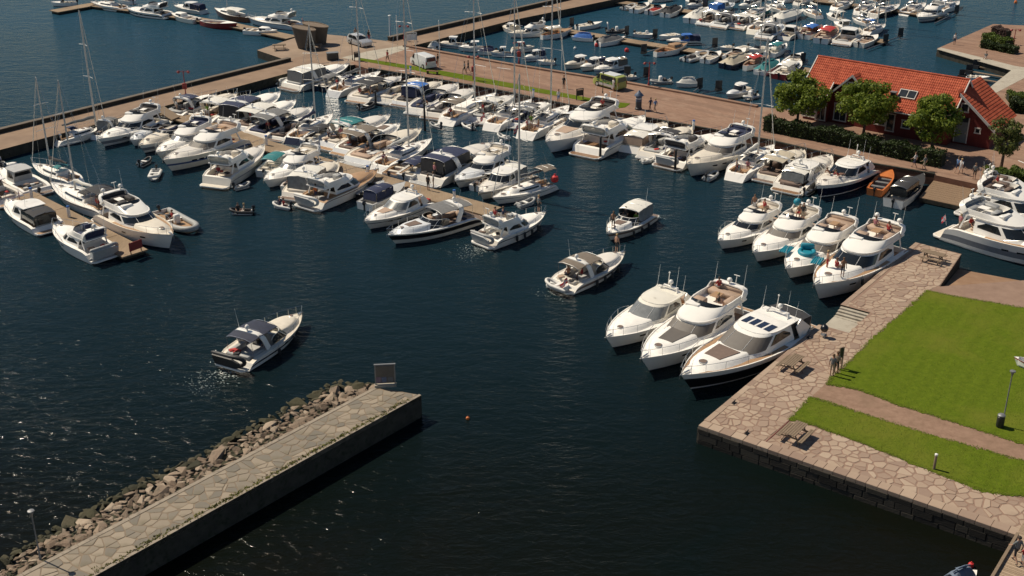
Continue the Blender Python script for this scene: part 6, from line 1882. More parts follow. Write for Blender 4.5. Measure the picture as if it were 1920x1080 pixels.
def tree(px, py, top, wpx, label, m='leaf_green', n=80, dens=110, seed=1, size=.32, lean=0):
    rng = random.Random(seed)
    base = U(px, py, MZ); zt = ztop(base, top) ; H_ = zt - MZ
    rad = wpx / 2 / FOC * (base - Vector((0, 0, CAMH))).length
    root = tag(empty('deciduous_tree', base), label, 'tree', 'trees in front of the red house')
    b = MB(); zc = H_ * .33
    b.tube([(0, 0, -.1), (.04, .02, zc * .5), (.02, -.03, zc), (.05, .05, H_ * .62), (0, 0, H_ * .86)], [.20, .16, .14, .09, .03], 8)
    limbs = []
    for k in range(9):
        a = k * 2.4 + rng.uniform(-.3, .3); z0 = zc + (H_ * .75 - zc) * rng.uniform(0, .7)
        e = Vector((math.cos(a) * rad * .72, math.sin(a) * rad * .72, min(H_ * .92, z0 + rng.uniform(.5, 1.6))))
        b.tube([(0, 0, z0), e * .5 + Vector((0, 0, z0 * .5 + .1)), e], [.07, .05, .02], 5); limbs.append(e)
    b.build('trunk', 'bark', root, smooth=60)
    g = MB(); cz = (H_ + zc * .72) / 2; hz = (H_ - zc * .72) / 2
    for k in range(n):
        d = Vector((rng.gauss(0, 1), rng.gauss(0, 1), rng.gauss(0, 1))).normalized() * (rng.random() ** .42)
        ww = 1.0 - .32 * max(0, d.z) ** 2
        c = Vector((d.x * rad * .84 * ww, d.y * rad * .84 * ww, cz + d.z * hz * .86))
        r = rad * rng.uniform(.15, .30)
        leaves(g, c, (r, r, r * .75), int(dens * rng.uniform(.6, 1.2)), size, rng)
    o = g.build('crown', m, root, smooth=0); o['kind'] = 'stuff'
    return root
tree(1493, 241, 132, 112, 'leafy green tree nearest the shop awning end of the house', seed=2)
tree(1617, 262, 146, 116, 'leafy green tree in front of the cross gable of the house', seed=3, n=90)
tree(1744, 292, 176, 106, 'leafy green tree in front of the right end of the house', seed=4)
tree(1876, 318, 214, 74, 'sparser olive tree with thin trunk at the right edge', m='leaf_olive', seed=5, n=48, dens=75, size=.26)
b = None
def shrub_box(name, pts, z0, h, w, m, label, n, seed, cat='hedge', size=.22):
    """clipped row of foliage along a line"""
    rng = random.Random(seed); root = tag(empty(name, pts[0]), label, cat); o0 = Vector(pts[0])
    g = MB(); st = MB()
    tot = sum((pts[i + 1] - pts[i]).length for i in range(len(pts) - 1))
    for i in range(len(pts) - 1):
        p, q = pts[i], pts[i + 1]; d = (q - p); ln = d.length; d.normalize(); s = Vector((-d.y, d.x, 0))
        for k in range(int(n * ln / tot)):
            t = rng.uniform(0, ln); a = rng.uniform(-1, 1); zz = rng.uniform(0, 1)
            r = rng.random()
            if r < .45: zz = 1 - .12 * rng.random()
            elif r < .9: a = math.copysign(1 - .15 * rng.random(), a)
            bul = 1 + .10 * math.sin(t * 1.7 + 1) + .07 * math.sin(t * 4.1)
            c = p + d * t + s * (a * w / 2 * bul) - o0; c.z = z0 - o0.z + zz * h * bul
            leaves(g, c, (.1, .1, .1), 1, size, rng)
        k = 0
        while k * .9 < ln:
            c = p + d * (k * .9) - o0; st.tube([(c.x, c.y, z0 - o0.z), (c.x + .05, c.y, z0 - o0.z + h * .8)], .04, 4); k += 1
        ln_ = MB(); c = (p + q) / 2 - o0
        ln_.box((c.x, c.y, z0 - o0.z + h * .45), (ln, w * .72, h * .86), math.atan2(d.y, d.x)); ln_.build('inner_fill', 'leaf_core', root, smooth=0)  # solid dark box filling the inside of the foliage
    o = g.build('foliage', m, root, smooth=0); o['kind'] = 'stuff'
    return root
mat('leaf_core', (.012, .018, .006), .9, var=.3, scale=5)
hedge_pts = [U(1432, 247, MZ), U(1560, 272, MZ), U(1680, 298, MZ), U(1766, 317, MZ)]
hedge_pts = [p + Vector((.3, .75, 0)) for p in hedge_pts]
shrub_box('hedge', hedge_pts, MZ, 1.55, 1.5, 'leaf_hedge', 'long dark clipped hedge between the moored boats and the trees', 11000, 9)
shrub_box('shrub_bed', [U(1850, 340, MZ), U(1890, 338, MZ), U(1935, 345, MZ)], MZ, 1.2, 1.8, 'leaf_bush', 'bright green shrubs below the olive tree at the right edge', 3200, 10, 'shrub')
fp = [U(1842, 88, MZ), U(1905, 101, MZ)]
shrub_box('shrub_bed', fp, MZ, .9, 1.6, 'leaf_hedge', 'clipped front shrubs of the flower bed on the far quay', 2400, 12, 'shrub', .25)
shrub_box('shrub_bed', [U(1848, 75, MZ), U(1892, 88, MZ)], MZ, 1.0, 1.8, 'leaf_bush', 'green middle shrubs of the flower bed on the far quay', 2200, 13, 'shrub', .25)
shrub_box('shrub_bed', [U(1862, 66, MZ), U(1890, 72, MZ)], MZ, 1.3, 1.6, 'leaf_mauve', 'mauve flowering shrubs at the back of the far quay bed', 1500, 14, 'shrub', .25)
shrub_box('shrub_bed', [U(1893, 206, MZ), U(1935, 212, MZ)], MZ, 1.3, 2.2, 'leaf_hedge', 'dark clipped shrub behind the house at the right edge', 2500, 15, 'shrub', .25)
shrub_box('shrub_bed', [U(1888, 188, MZ), U(1930, 190, MZ)], MZ, .9, 2.2, 'leaf_bush', 'light green shrub beyond the dark clipped one at the right edge', 1800, 16, 'shrub', .25)
# ------------------------------------------------------------------ street furniture and vehicles
def picnic_table(px, py, z, rz, label):
    root = tag(empty('picnic_table', U(px, py, z), rz), label, 'picnic table')
    for k in range(5):
        b = MB(); b.rbox((0, -.32 + k * .16, .74), (1.95, .145, .045), .008); b.build('table_plank', 'old_wood', root, smooth=0)
    for s in (1, -1):
        for k in range(2):
            b = MB(); b.rbox((0, s * (.68 + k * .15), .44), (1.95, .135, .045), .008); b.build('bench_plank', 'old_wood', root, smooth=0)
    for x in (-.65, .65):
        for s in (1, -1):
            b = MB(); b.beam([(x, s * .62, .0), (x, s * .22, .72)], .09, .05); b.build('leg', 'old_wood', root, smooth=0)
        b = MB(); b.box((x, 0, .40), (.05, 1.7, .1)); b.build('bench_bearer', 'old_wood', root, smooth=0)
        b = MB(); b.box((x - .06, 0, .695), (.05, .78, .05)); b.build('top_bearer', 'old_wood', root, smooth=0)
    return root
qa = math.atan2(wdir.y, wdir.x)
picnic_table(1486, 692, QZ + .01, qa, 'weathered picnic table by the black hulled yacht')
picnic_table(1490, 822, QZ + .01, qa, 'weathered picnic table at the corner of the lower lawn')
picnic_table(1748, 489, QZ + .01, qa + math.pi / 2, 'weathered picnic table at the far end of the stone quay')
picnic_table(524, 93, MZ, .2, 'pale picnic table on the plaza left of the round towers')
picnic_table(592, 93, MZ, .3, 'pale picnic table in front of the round towers')

def lamp(px, py, ytop, label, z=MZ, double=True, m='red_metal', box=True):
    base = U(px, py, z); h = ztop(base, ytop) - z
    root = tag(empty('street_lamp', base), label, 'lamp post')
    b = MB(); b.lathe((0, 0, 0), [(.14, 0), (.14, .5), (.07, .6), (.055, h - .2), (.05, h)] if double else [(.07, 0), (.07, .3), (.045, .35), (.04, h)], 8); b.build('pole', m, root)
    if double:
        for s in (1, -1):
            b = MB(); b.tube([(0, 0, h - .25), (s * .35, 0, h - .1), (s * .6, 0, h - .05)], .03, 5); b.build('arm', m, root)
            b = MB(); b.lathe((s * .62, 0, h - .35), [(.10, 0), (.22, .12), (.20, .2), (.05, .32)], 8); b.build('lantern', m, root)
    else:
        b = MB(); b.lathe((0, 0, h), [(.05, -.1), (.07, 0), (.10, .06), (.10, .18), (.19, .2), (.18, .26), (.03, .30)], 10); b.build('lantern', 'grey_metal', root)
    if box:
        b = MB(); b.rbox((0, -.12, 1.5), (.55, .25, .75), .05); b.build('flower_box', m, root)
    return root
lamp(349, 183, 132, 'red double headed lamp post on the near pier')
lamp(973, 121, 78, 'red double headed lamp post behind the grass strip, left one')
lamp(888, 150, 104, 'red double headed lamp post in the grass strip beside two walkers')
lamp(1216, 163, 116, 'red double headed lamp post right of the police van', box=False)
lamp(1900, 83, 54, 'red double headed lamp post in the far quay flower bed', box=False)
lamp(758, 76, 47, 'red double headed lamp post at the start of the far pier', box=False)
lamp(661, 113, 76, 'thin dark lamp post at the end of the grass strip', box=False, m='dark_metal', double=False)
lamp(1130, 175, 138, 'thin dark lamp post in front of the police van', box=False, m='dark_metal', double=False)
lamp(1879, 798, 702, 'slim grey lamp post on the lawn', QZ + .035, False, 'grey_metal', False)
lamp(76, 1049, 965, 'low lamp post at the near end of the jetty', JZ, False, 'grey_metal', False)
lamp(1880, 246, 205, 'slim grey lamp post right of the house', MZ, False, 'grey_metal', False) if False else None
# waste bin beside the lawn lamp
root = tag(empty('waste_bin', U(1874, 800, QZ + .035)), 'grey waste bin with hood at the foot of the lawn lamp post', 'bin')
b = MB(); b.lathe((0, 0, 0), [(.22, 0), (.25, .05), (.25, .75), (.20, .8)], 10); b.build('body', 'dark_metal', root)
b = MB(); b.lathe((0, 0, .82), [(.25, 0), (.25, .06), (.18, .12), (.02, .14)], 10); b.build('hood', 'grey_metal', root)
root = tag(empty('bollard', U(1751, 880, QZ + .0)), 'short wooden post with white top at the edge of the lower lawn', 'bollard')
b = MB(); b.lathe((0, 0, 0), [(.09, 0), (.09, .98), (.08, 1.0)], 8); b.build('post', 'old_wood', root)
b = MB(); b.lathe((0, 0, 1.0), [(.10, 0), (.10, .10), (.04, .14)], 8); b.build('cap', 'white_paint', root)
# kettle grill
root = tag(empty('kettle_grill', U(1544, 632, QZ)), 'black kettle grill on the quay by the steps', 'grill')
b = MB(); b.lathe((0, 0, .72), [(.05, -.28), (.22, -.2), (.30, -.02), (.31, .02), (.28, .14), (.16, .27), (.03, .31)], 12); b.build('kettle', 'black', root)
for k in range(3):
    a = k * 2.09 + .4; b = MB(); b.tube([(math.cos(a) * .14, math.sin(a) * .14, .55), (math.cos(a) * .30, math.sin(a) * .30, 0)], .02, 5); b.build('leg', 'steel', root)
b = MB(); b.box((.0, .0, 1.05), (.16, .04, .04)); b.build('handle', 'rubber', root)
b = MB(); b.lathe((0, 0, .18), [(.22, 0), (.24, .03)], 10); b.build('ash_tray', 'grey_metal', root)
# bollards / cleats on the quay
for i, (x, y, lb) in enumerate(((1376, 756, 'small iron mooring cleat by the bow of the black hulled yacht'), (1400, 813, 'small iron mooring cleat near the quay corner'), (1516, 633, 'small iron mooring cleat at the stern of the black hulled yacht'))):
    root = tag(empty('mooring_cleat', U(x, y, QZ), qa), lb, 'cleat'); b = MB(); b.box((0, 0, .02), (.35, .2, .04)); b.build('base_plate', 'rubber', root, smooth=0)
    b = MB(); b.tube([(-.25, 0, .16), (.25, 0, .16)], .035, 6); b.box((-.08, 0, .09), (.05, .06, .12)); b.box((.08, 0, .09), (.05, .06, .12)); b.build('horn', 'rubber', root)
# info board on two posts at the jetty head
pa, pb = U(704, 725, JZ), U(742, 723, JZ); mid = (pa + pb) / 2; d = pb - pa
zt = ztop(mid, 684) - JZ
root = tag(empty('information_board', (mid.x, mid.y, JZ), math.atan2(d.y, d.x)), 'dark framed information board seen from behind at the jetty head', 'sign')
W_ = d.length

mat('board_back', (.11, .10, .085), .6, var=.2, scale=1.5)
mat('poster_mauve', (.18, .13, .17), .7, var=.3, scale=5); mat('poster_blue', (.10, .13, .20), .7, var=.3, scale=5)
b = MB(); b.box((0, 0, zt * .56), (W_ - .12, .06, zt * .80)); b.build('panel', 'board_back', root, smooth=0)
for s in (-1, 1):
    b = MB(); b.box((s * (W_ / 2 - .03), 0, zt * .5), (.09, .10, zt)); b.build('post', 'grey_metal', root, smooth=0)
b = MB(); b.box((0, 0, zt + .03), (W_ + .08, .14, .07)); b.build('top_rail', 'grey_metal', root, smooth=0)
b = MB(); b.box((0, -.05, .09), (W_ + .1, .3, .18)); b.build('foot', 'concrete_light', root, smooth=0)
for x, w, h, mm in ((-.48, .34, .42, 'poster_mauve'), (-.08, .34, .40, 'poster_blue'), (.36, .36, .36, 'board_trim')):
    b = MB(); b.box((x, -.04, zt * .32), (w, .02, h)); b.build('poster', mm if mm in MAT else 'canvas_grey', root, smooth=0)
# red sign at the pontoon end
pa, pb = U(244, 478, .5), U(268, 469, .5); mid = (pa + pb) / 2; d = pb - pa; zt = ztop(mid, 452) - .5
root = tag(empty('pontoon_sign', (mid.x, mid.y, .5), math.atan2(d.y, d.x)), 'red rectangular sign on legs at the end of the left pontoon', 'sign')
b = MB(); b.box((0, 0, zt * .62), (d.length, .05, zt * .72)); b.build('panel', 'red_metal', root, smooth=0)
for s in (-1, 1): b = MB(); b.box((s * d.length * .4, .04, zt * .5), (.07, .06, zt)); b.build('leg', 'dark_metal', root, smooth=0)
# advertising column with blue roof
base = U(1197, 205, MZ); h = ztop(base, 169) - MZ
root = tag(empty('advertising_column', base), 'slim blue advertising column with pointed roof on the promenade', 'column')

mat('col_blue', (.07, .10, .16), .5, var=.2, scale=3); mat('col_dark', (.045, .05, .06), .5, var=.2, scale=3)
b = MB(); b.lathe((0, 0, 0), [(.44, 0), (.44, .2), (.37, .25), (.37, h * .42)], 12); b.build('lower_drum', 'col_dark', root)
b = MB(); b.lathe((0, 0, h * .42), [(.37, 0), (.37, h * .30)], 12); b.build('poster_drum', 'col_blue', root)
b = MB(); b.lathe((0, 0, h * .56), [(.385, 0), (.385, .10)], 12); b.build('white_band', 'white_paint', root)
b = MB(); b.lathe((0, 0, h * .72), [(.58, 0), (.55, .1), (.25, h * .16), (.03, h * .28)], 12); b.build('roof', 'col_blue', root)
# twin leaning towers on the plaza
mat('tower_slate', (.085, .075, .062), .75, var=.2, scale=2, stretch=(1, 1, .3))
mat('tower_top', (.20, .15, .105), .8, var=.15)
for px, py, yt, r0, r1, lb, tilt in ((575, 90, 47, 1.25, 1.75, 'leaning oval slate drum, left and nearer of the plaza pair', -.30), (597, 82, 41, 1.15, 1.9, 'leaning oval slate drum with higher rim, right and rear of the plaza pair', .25)):
    base = U(px, py, MZ); h = ztop(base, yt) - MZ - .4
    root = tag(empty('slate_tower', base), lb, 'tower')
    b = MB(); n = 20; vs = []; rows = 6
    for k in range(rows + 1):
        f = k / rows; r = r0 + (r1 - r0) * f
        for j in range(n):
            a = 2 * math.pi * j / n; x = math.cos(a) * r - .25 * f; y = math.sin(a) * r * .75
            vs.append((x, y, h * f + (f ** 3) * (-tilt * .0 + (-.35 * math.cos(a)) * f)))
    fs = [(k * n + j, k * n + (j + 1) % n, (k + 1) * n + (j + 1) % n, (k + 1) * n + j) for k in range(rows) for j in range(n)]
    b.add(vs, fs); b.build('shaft', 'tower_slate', root, smooth=60)
    g = MB(); top = vs[-n:]; g.add([(x * .96, y * .96, z - .02) for x, y, z in top], [tuple(range(n))]); g.build('top_plate', 'tower_top', root, smooth=0)
    g = MB(); g.tube([(x, y, z) for x, y, z in top], .07, 5, closed=True); g.build('rim', 'tower_top', root)
# notice frames, poles, sign boards
def frame_sign(px, py, yt, w, label, m='dark_metal', panel=None, rz=.4):
    base = U(px, py, MZ); h = ztop(base, yt) - MZ
    root = tag(empty('notice_frame', base, rz), label, 'sign')
    for s in (-1, 1): b = MB(); b.box((s * w / 2, 0, h / 2), (.09, .09, h)); b.build('post', m, root, smooth=0)
    b = MB(); b.box((0, 0, h - .05), (w + .09, .1, .1)); b.build('head', m, root, smooth=0)
    b = MB(); b.box((0, 0, h * .62), (w - .09, .04, h * .5)); b.build('panel', panel or m, root, smooth=0)
frame_sign(670, 114, 97, .8, 'dark notice frame at the left end of the grass strip')
frame_sign(1087, 187, 166, .9, 'dark notice frame at the right end of the grass strip')
frame_sign(772, 84, 61, 1.6, 'white sign board at the start of the far pier', 'alu', 'white_paint')
def pole(name, px, py, yt, r, m, label, z=MZ, cat='pole'):
    base = U(px, py, z); h = ztop(base, yt) - z
    root = tag(empty(name, base), label, cat)
    b = MB(); b.tube([(0, 0, -.05), (0, 0, h)], r, 8, r2=r * .7); b.build('shaft', m, root)
    b = MB(); b.lathe((0, 0, h), [(r * .9, 0), (r * 1.5, .04), (r * 1.2, .12), (.01, .18)], 8); b.build('finial', m, root)
pole('flag_pole', 745, 76, 30, .06, 'white_paint', 'white flag pole beside the far pier sign board')
pole('navigation_post', 732, 69, 30, .17, 'white_paint', 'thick white navigation post standing in water beyond the plaza', 0)
pole('flag_pole', 979, 120, 62, .05, 'white_paint', 'white flag pole left of the walking man behind the promenade', 0)
pole('flag_pole', 1053, 133, 72, .05, 'white_paint', 'white flag pole right behind the walking man', 0)
pole('flag_pole', 825, 128, 40, .05, 'white_paint', 'white flag pole beside the white van', MZ)
for i, (px, py, yt, lb) in enumerate(((705, 202, 172, 'dark mooring pile by the packed cruiser'), (1125, 303, 258, 'dark mooring pile by the navy line yacht'), (1265, 328, 282, 'dark mooring pile by the brown strake yacht'), (797, 250, 195, 'dark leaning pile off the taupe bimini yacht'), (1443, 330, 285, 'dark mooring pile beside the open transom yacht'), (948, 235, 200, 'dark mooring pile among the promenade yachts'))):
    pole('mooring_pile', px, py, yt, .16, 'rubber', lb, -.3, 'mooring pile')
# bench, small boxes on the plaza
root = tag(empty('park_bench', U(811, 139, MZ), -.35), 'brown bench on the grass strip below the white van', 'bench')
for k in range(3): b = MB(); b.box((0, -.2 + k * .17, .45), (1.7, .14, .05)); b.build('seat_plank', 'teak_dark', root, smooth=0)
for s in (-1, 1): b = MB(); b.box((s * .7, 0, .21), (.1, .5, .42)); b.build('leg', 'dark_metal', root, smooth=0)
root = tag(empty('utility_box', U(624, 112, MZ), .3), 'dark utility box at the edge of the plaza above the corner yacht', 'box')
b = MB(); b.rbox((0, 0, .5), (1.6, .8, 1.0), .05); b.build('cabinet', 'dark_metal', root); b = MB(); b.box((0, 0, 1.03), (1.7, .9, .06)); b.build('lid', 'grey_metal', root, smooth=0)
# buoys
def buoy(px, py, r, m, label, z=.0):
    c = U(px, py, z)
    root = tag(empty('buoy', c), label, 'buoy'); b = MB(); b.lathe((0, 0, -r * .4), [(.02, 0), (r * .8, r * .35), (r, r), (r * .8, r * 1.65), (r * .2, r * 2)], 10); b.build('float', m, root); b = MB(); b.lathe((0, 0, r * 1.5), [(r * .2, 0), (r * .2, r * .4), (.01, r * .45)], 6); b.build('eye', m, root)
buoy(1040, 340, .42, 'buoy_red', 'red ball buoy hanging at the stern of the last sailing yacht', 1.3)
buoy(877, 786, .13, 'orange', 'tiny orange float alone in the dark open water')
buoy(1175, 97, .35, 'buoy_red', 'red ball float beside the near back pontoon')
buoy(1119, 87, .35, 'buoy_red', 'red ball float at the grey tarped boat')
buoy(1820, 1062, .17, 'buoy_red', 'red float in the water by the footbridge')
buoy(1904, 6, .3, 'orange', 'small orange float on the open water at the top right')
buoy(1078, 92, .22, 'white_paint', 'white float near the blue tarped boat')
# mooring booms with dark end plates
def boom(x0, y0, x1, y1, label, plate=True):
    a, c = U(x0, y0, .35), U(x1, y1, .35); root = tag(empty('mooring_boom', a), label, 'mooring boom', 'mooring booms of the back marina')
    d = c - a; b = MB(); b.tube([(0, 0, 0), d], .09, 5); b.build('spar', 'grey_metal', root)
    b = MB(); b.box((d.x, d.y, .05), (.9, .5, .35), math.atan2(d.y, d.x)); b.build('float', 'rubber', root, smooth=0)
    if plate:
        b = MB(); b.box((d.x, d.y, .75), (.9, .06, 1.1), math.atan2(d.y, d.x) - .5); b.build('end_plate', 'dark_metal', root, smooth=0)
for i, (a, lb) in enumerate((((1176, 152, 1212, 143), 'mooring boom with dark plate right behind the police van'), ((1140, 147, 1176, 142), 'mooring boom left of the promenade lamp'), ((1300, 172, 1312, 164), 'mooring boom beside the pale covered boat'), ((1316, 175, 1347, 169), 'mooring boom with dark plate near the round roofed boat'), ((1160, 75, 1175, 64), 'mooring boom beside the black inflatable'), ((1205, 81, 1228, 70), 'mooring boom beside the grey console boat'), ((1240, 90, 1207, 99), 'mooring boom crossing dark water before the double ender'), ((1315, 95, 1340, 87), 'mooring boom right of the blue roofed cabin boat'), ((1060, 56, 1072, 48), 'mooring boom at the first berth of the near pontoon'), ((1290, 20, 1322, 14), 'mooring boom left of the vivid blue canvas'), ((1268, 18, 1296, 11), 'mooring boom above the black covered boat'), ((1490, 125, 1505, 116), 'mooring boom with plate left of the house roof'), ((1660, 78, 1688, 68), 'mooring boom at the end of the middle back pontoon'), ((1625, 93, 1660, 80), 'mooring boom beside the small beige boat'), ((1752, 44, 1793, 24), 'mooring boom at the outer end of the far pontoon'))):
    boom(*a, lb)
for k in range(5):
    a = U(1897 - k * 14, 136 + k * 9, .35); c = U(1830 - k * 13, 124 + k * 9.5, .35)
    root = tag(empty('berth_finger', a), ('first', 'second', 'third', 'fourth', 'fifth')[k] + ' narrow finger counted from the outside in the berths behind the house', 'finger pontoon', 'finger berths behind the house')
    d = c - a; b = MB(); b.beam([(0, 0, 0), d], .5, .12); b.build('walkway', 'old_wood', root, smooth=0)
    b = MB(); b.box((d.x, d.y, -.05), (1.0, .7, .5), math.atan2(d.y, d.x)); b.build('float', 'rubber', root, smooth=0)
    if k < 3: b = MB(); b.box((d.x, d.y, .5), (.9, .06, .9), math.atan2(d.y, d.x) + .6); b.build('end_plate', 'dark_metal', root, smooth=0)
# boat dinghy lying on the lawn at the right edge
root = tag(empty('rowing_boat', U(1943, 693, QZ + .04), -.35), 'white and red rowing dinghy lying on the lawn, cut by the right edge', 'boat')
Hn = Hull(3.2, 1.3, .45, fine=2.0, sheer=.4, stern=.7); hull_parts(root, Hn, 'gelcoat', 'gelcoat', 'buoy_red', .8, .95); deck_parts(root, Hn, 'deck_white', (.05, .9, .85, .15), 'deck_white')
b = MB(); b.box((0, 0, .36), (.25, 1.1, .04)); b.build('thwart', 'old_wood', root, smooth=0); root.rotation_euler.z = 2.6
# gangway between pier and middle pontoon
pa, pb = U(300, 203, MZ + .05), U(330, 222, .62); d = pb - pa
root = tag(empty('gangway', pa), 'narrow wooden gangway from the stone pier to the middle pontoon', 'gangway')
b = MB(); b.beam([(0, 0, 0), d], 1.2, .1); b.build('walkway', 'old_wood', root, smooth=0)

# vehicles
mat('car_silver', (.55, .56, .57), .3, metal=.3, var=.04, coat=.6); mat('car_white', (.72, .72, .70), .3, var=.03, coat=.6)
mat('police_yellow', (.36, .40, .10), .4, var=.05, coat=.4); mat('police_green', (.03, .17, .04), .4, var=.05, coat=.4)
mat('tyre', (.02, .02, .02), .8, var=.2); mat('lamp_red', (.35, .01, .01), .3); mat('lamp_clear', (.6, .6, .6), .15)
def vehicle(name, px, py, px2, py2, label, L, W, H_, prof, glass, body, extra=None):
    """prof: side outline (x fraction from rear, z fraction); glass: list of (x0,x1) windows in the upper band"""
    a, c = U(px, py, MZ), U(px2, py2, MZ); d = c - a
    root = tag(empty(name, a, math.atan2(d.y, d.x)), label, 'van' if 'van' in name else 'car')
    b = MB(); n = len(prof); vs = []
    for k, (wf) in enumerate((1, 1)): pass
    def wid(z): return W / 2 * (1 - .14 * max(0, (z - .5) / .5) ** 1.3) if z > .5 else W / 2 * (.96 + .08 * z)
    cols = (-1, -.93, -.5, .5, .93, 1)
    for c_ in cols:
        for x, z in prof:
            inset = .03 if abs(c_) == 1 else 0
            vs.append(((x - .5) * L * (1 - inset), c_ * wid(z), .18 + z * (H_ - .18) - (inset * .8 if z > .6 else 0)))
    fs = [(k * n + i, k * n + (i + 1) % n, (k + 1) * n + (i + 1) % n, (k + 1) * n + i) for k in range(len(cols) - 1) for i in range(n)]
    fs += [tuple(range(n)), tuple(reversed([(len(cols) - 1) * n + i for i in range(n)]))]
    b.add(vs, fs); b.build('body', body, root, smooth=45)
    for s in (-1, 1):
        for poly_ in glass:
            v = [((x - .5) * L, s * (wid(z) * 1.0 + .012), .18 + z * (H_ - .18)) for x, z in poly_]
            g = MB(); g.add(v, [tuple(range(len(v)))]); g.build('side_window', 'glass', root, smooth=0)
        for x in (.19, .81):
            w = MB(); w.lathe((0, 0, 0), [(.20, -.11), (.33, -.1), (.34, 0), (.33, .1), (.20, .11)], 14); o = w.build('wheel', 'tyre', root, ((x - .5) * L, s * (W / 2 - .09), .33)); o.rotation_euler = (R(90), 0, 0)
            h = MB(); h.lathe((0, 0, -s * .115), [(.19, -.01), (.16, .012), (.04, .014)], 12); h.build('rim', 'alu', o)
    return root, L, W, H_
VAN = [(.0, .05), (.0, .55), (.03, .95), (.06, 1.0), (.70, 1.0), (.76, .96), (.90, .56), (.985, .44), (1.0, .30), (1.0, .03), (.97, 0), (.03, 0)]
vg = [[(.72, .56), (.86, .58), (.775, .92), (.72, .93)]]
def ends(r, prof_front, rear, glassm='glass'):
    root, L, W, H_ = r
    g = MB(); (x0, z0), (x1, z1) = prof_front; P = lambda x, z, y: ((x - .5) * L + .02, y, .18 + z * (H_ - .18) + .015)
    g.add([P(x0, z0, -W * .40), P(x0, z0, W * .40), P(x1, z1, W * .44), P(x1, z1, -W * .44)], [(0, 1, 2, 3)]); g.build('windscreen', glassm, root, smooth=0)
    g = MB(); (x0, z0), (x1, z1) = rear; P = lambda x, z, y: ((x - .5) * L - .02, y, .18 + z * (H_ - .18) + .005)
    g.add([P(x0, z0, -W * .36), P(x0, z0, W * .36), P(x1, z1, W * .40), P(x1, z1, -W * .40)], [(0, 1, 2, 3)]); g.build('rear_window', glassm, root, smooth=0)
    for s in (-1, 1):
        g = MB(); g.box((L * .49, s * W * .37, .18 + .36 * (H_ - .18)), (.14, .3, .16)); g.build('headlight', 'lamp_clear', root, smooth=0)
        g = MB(); g.box((-L * .495, s * W * .44, .18 + .45 * (H_ - .18)), (.08, .14, .4)); g.build('tail_light', 'lamp_red', root, smooth=0)
r = vehicle('white_van', 794, 124, 772, 115, 'white panel van parked on the promenade', 4.4, 1.8, 1.75, VAN, vg, 'car_white'); ends(r, ((.765, .95), (.885, .60)), ((.025, .9), (.004, .58)))
r = vehicle('police_van', 1143, 163, 1118, 156, 'yellow and green chequered emergency van on the promenade', 4.5, 1.82, 1.78, VAN, [[(.72, .56), (.86, .58), (.775, .92), (.72, .93)], [(.10, .58), (.68, .58), (.68, .92), (.10, .92)]], 'police_yellow'); ends(r, ((.765, .95), (.885, .60)), ((.025, .9), (.004, .58)))
root = r[0]
for s in (-1, 1):
    for k in range(6):
        b = MB(); b.box(((-.42 + k * .14) * 4.5, s * (.915), .72 + (.17 if k % 2 else 0)), (.34, .03, .17)); b.build('check_panel', 'police_green', root, smooth=0)
for s in (-1, 1): b = MB(); b.box((-.3, s * .92, .48), (2.8, .03, .32)); b.build('side_panel', 'car_silver', root, smooth=0)
b = MB(); b.rbox((-.2, 0, 1.80), (2.7, 1.4, .08), .03); b.build('white_roof', 'car_white', root)
b = MB(); b.rbox((.8, 0, 1.88), (.3, 1.1, .12), .04); b.build('light_bar', 'solar', root)
SUV = [(.0, .08), (.0, .52), (.04, .62), (.10, .94), (.16, 1.0), (.52, 1.0), (.58, .96), (.72, .62), (.96, .52), (1.0, .40), (1.0, .05), (.97, 0), (.03, 0)]
r = vehicle('silver_car', 674, 84, 690, 89, 'silver estate car parked on the plaza beside the water', 4.3, 1.75, 1.5, SUV, [[(.13, .64), (.36, .64), (.36, .93), (.17, .93)], [(.38, .64), (.66, .64), (.56, .93), (.38, .93)]], 'car_silver'); ends(r, ((.585, .955), (.715, .63)), ((.095, .92), (.042, .64)))

# power pedestals along the pontoons, ropes, bins, bicycles
for k, (px, py, z, lb) in enumerate(((130, 407, .5, 'white power pedestal on the left pontoon, lower one'), (60, 372, .5, 'white power pedestal on the left pontoon, upper one'), (500, 272, .5, 'white power pedestal first along the middle pontoon'), (690, 330, .5, 'white power pedestal halfway along the middle pontoon'), (852, 376, .5, 'white power pedestal near the end of the middle pontoon'), (1300, 243, MZ, 'white power pedestal on the promenade edge behind the cabin yachts'), (1000, 184, MZ, 'white power pedestal on the promenade edge behind the furled sail yacht'), (770, 140, MZ, 'white power pedestal at the grass strip behind the blue canvas'))):
    root = tag(empty('power_pedestal', U(px, py, z)), lb, 'power post')
    b = MB(); b.rbox((0, 0, .5), (.26, .22, 1.0), .03); b.build('cabinet', 'white_paint', root); b = MB(); b.rbox((0, 0, 1.08), (.28, .24, .14), .03); b.build('lamp_head', 'canvas_bright', root)
def rope(x0, y0, z0, x1, y1, z1, label, sag=.25):
    a, c = U(x0, y0, z0), U(x1, y1, z1); root = tag(empty('mooring_line', a), label, 'rope')
    b = MB(); n = 8; b.tube([(c - a) * (k / n) - Vector((0, 0, sag * 4 * (k / n) * (1 - k / n))) for k in range(n + 1)], .014, 4); b.build('rope', 'cushion', root)
rope(1512, 612, .9, 1519, 634, 1.5, 'stern line of the black hulled yacht', .05)
rope(800, 372, .9, 806, 392, .6, 'stern line at the black sided cruiser', .05)

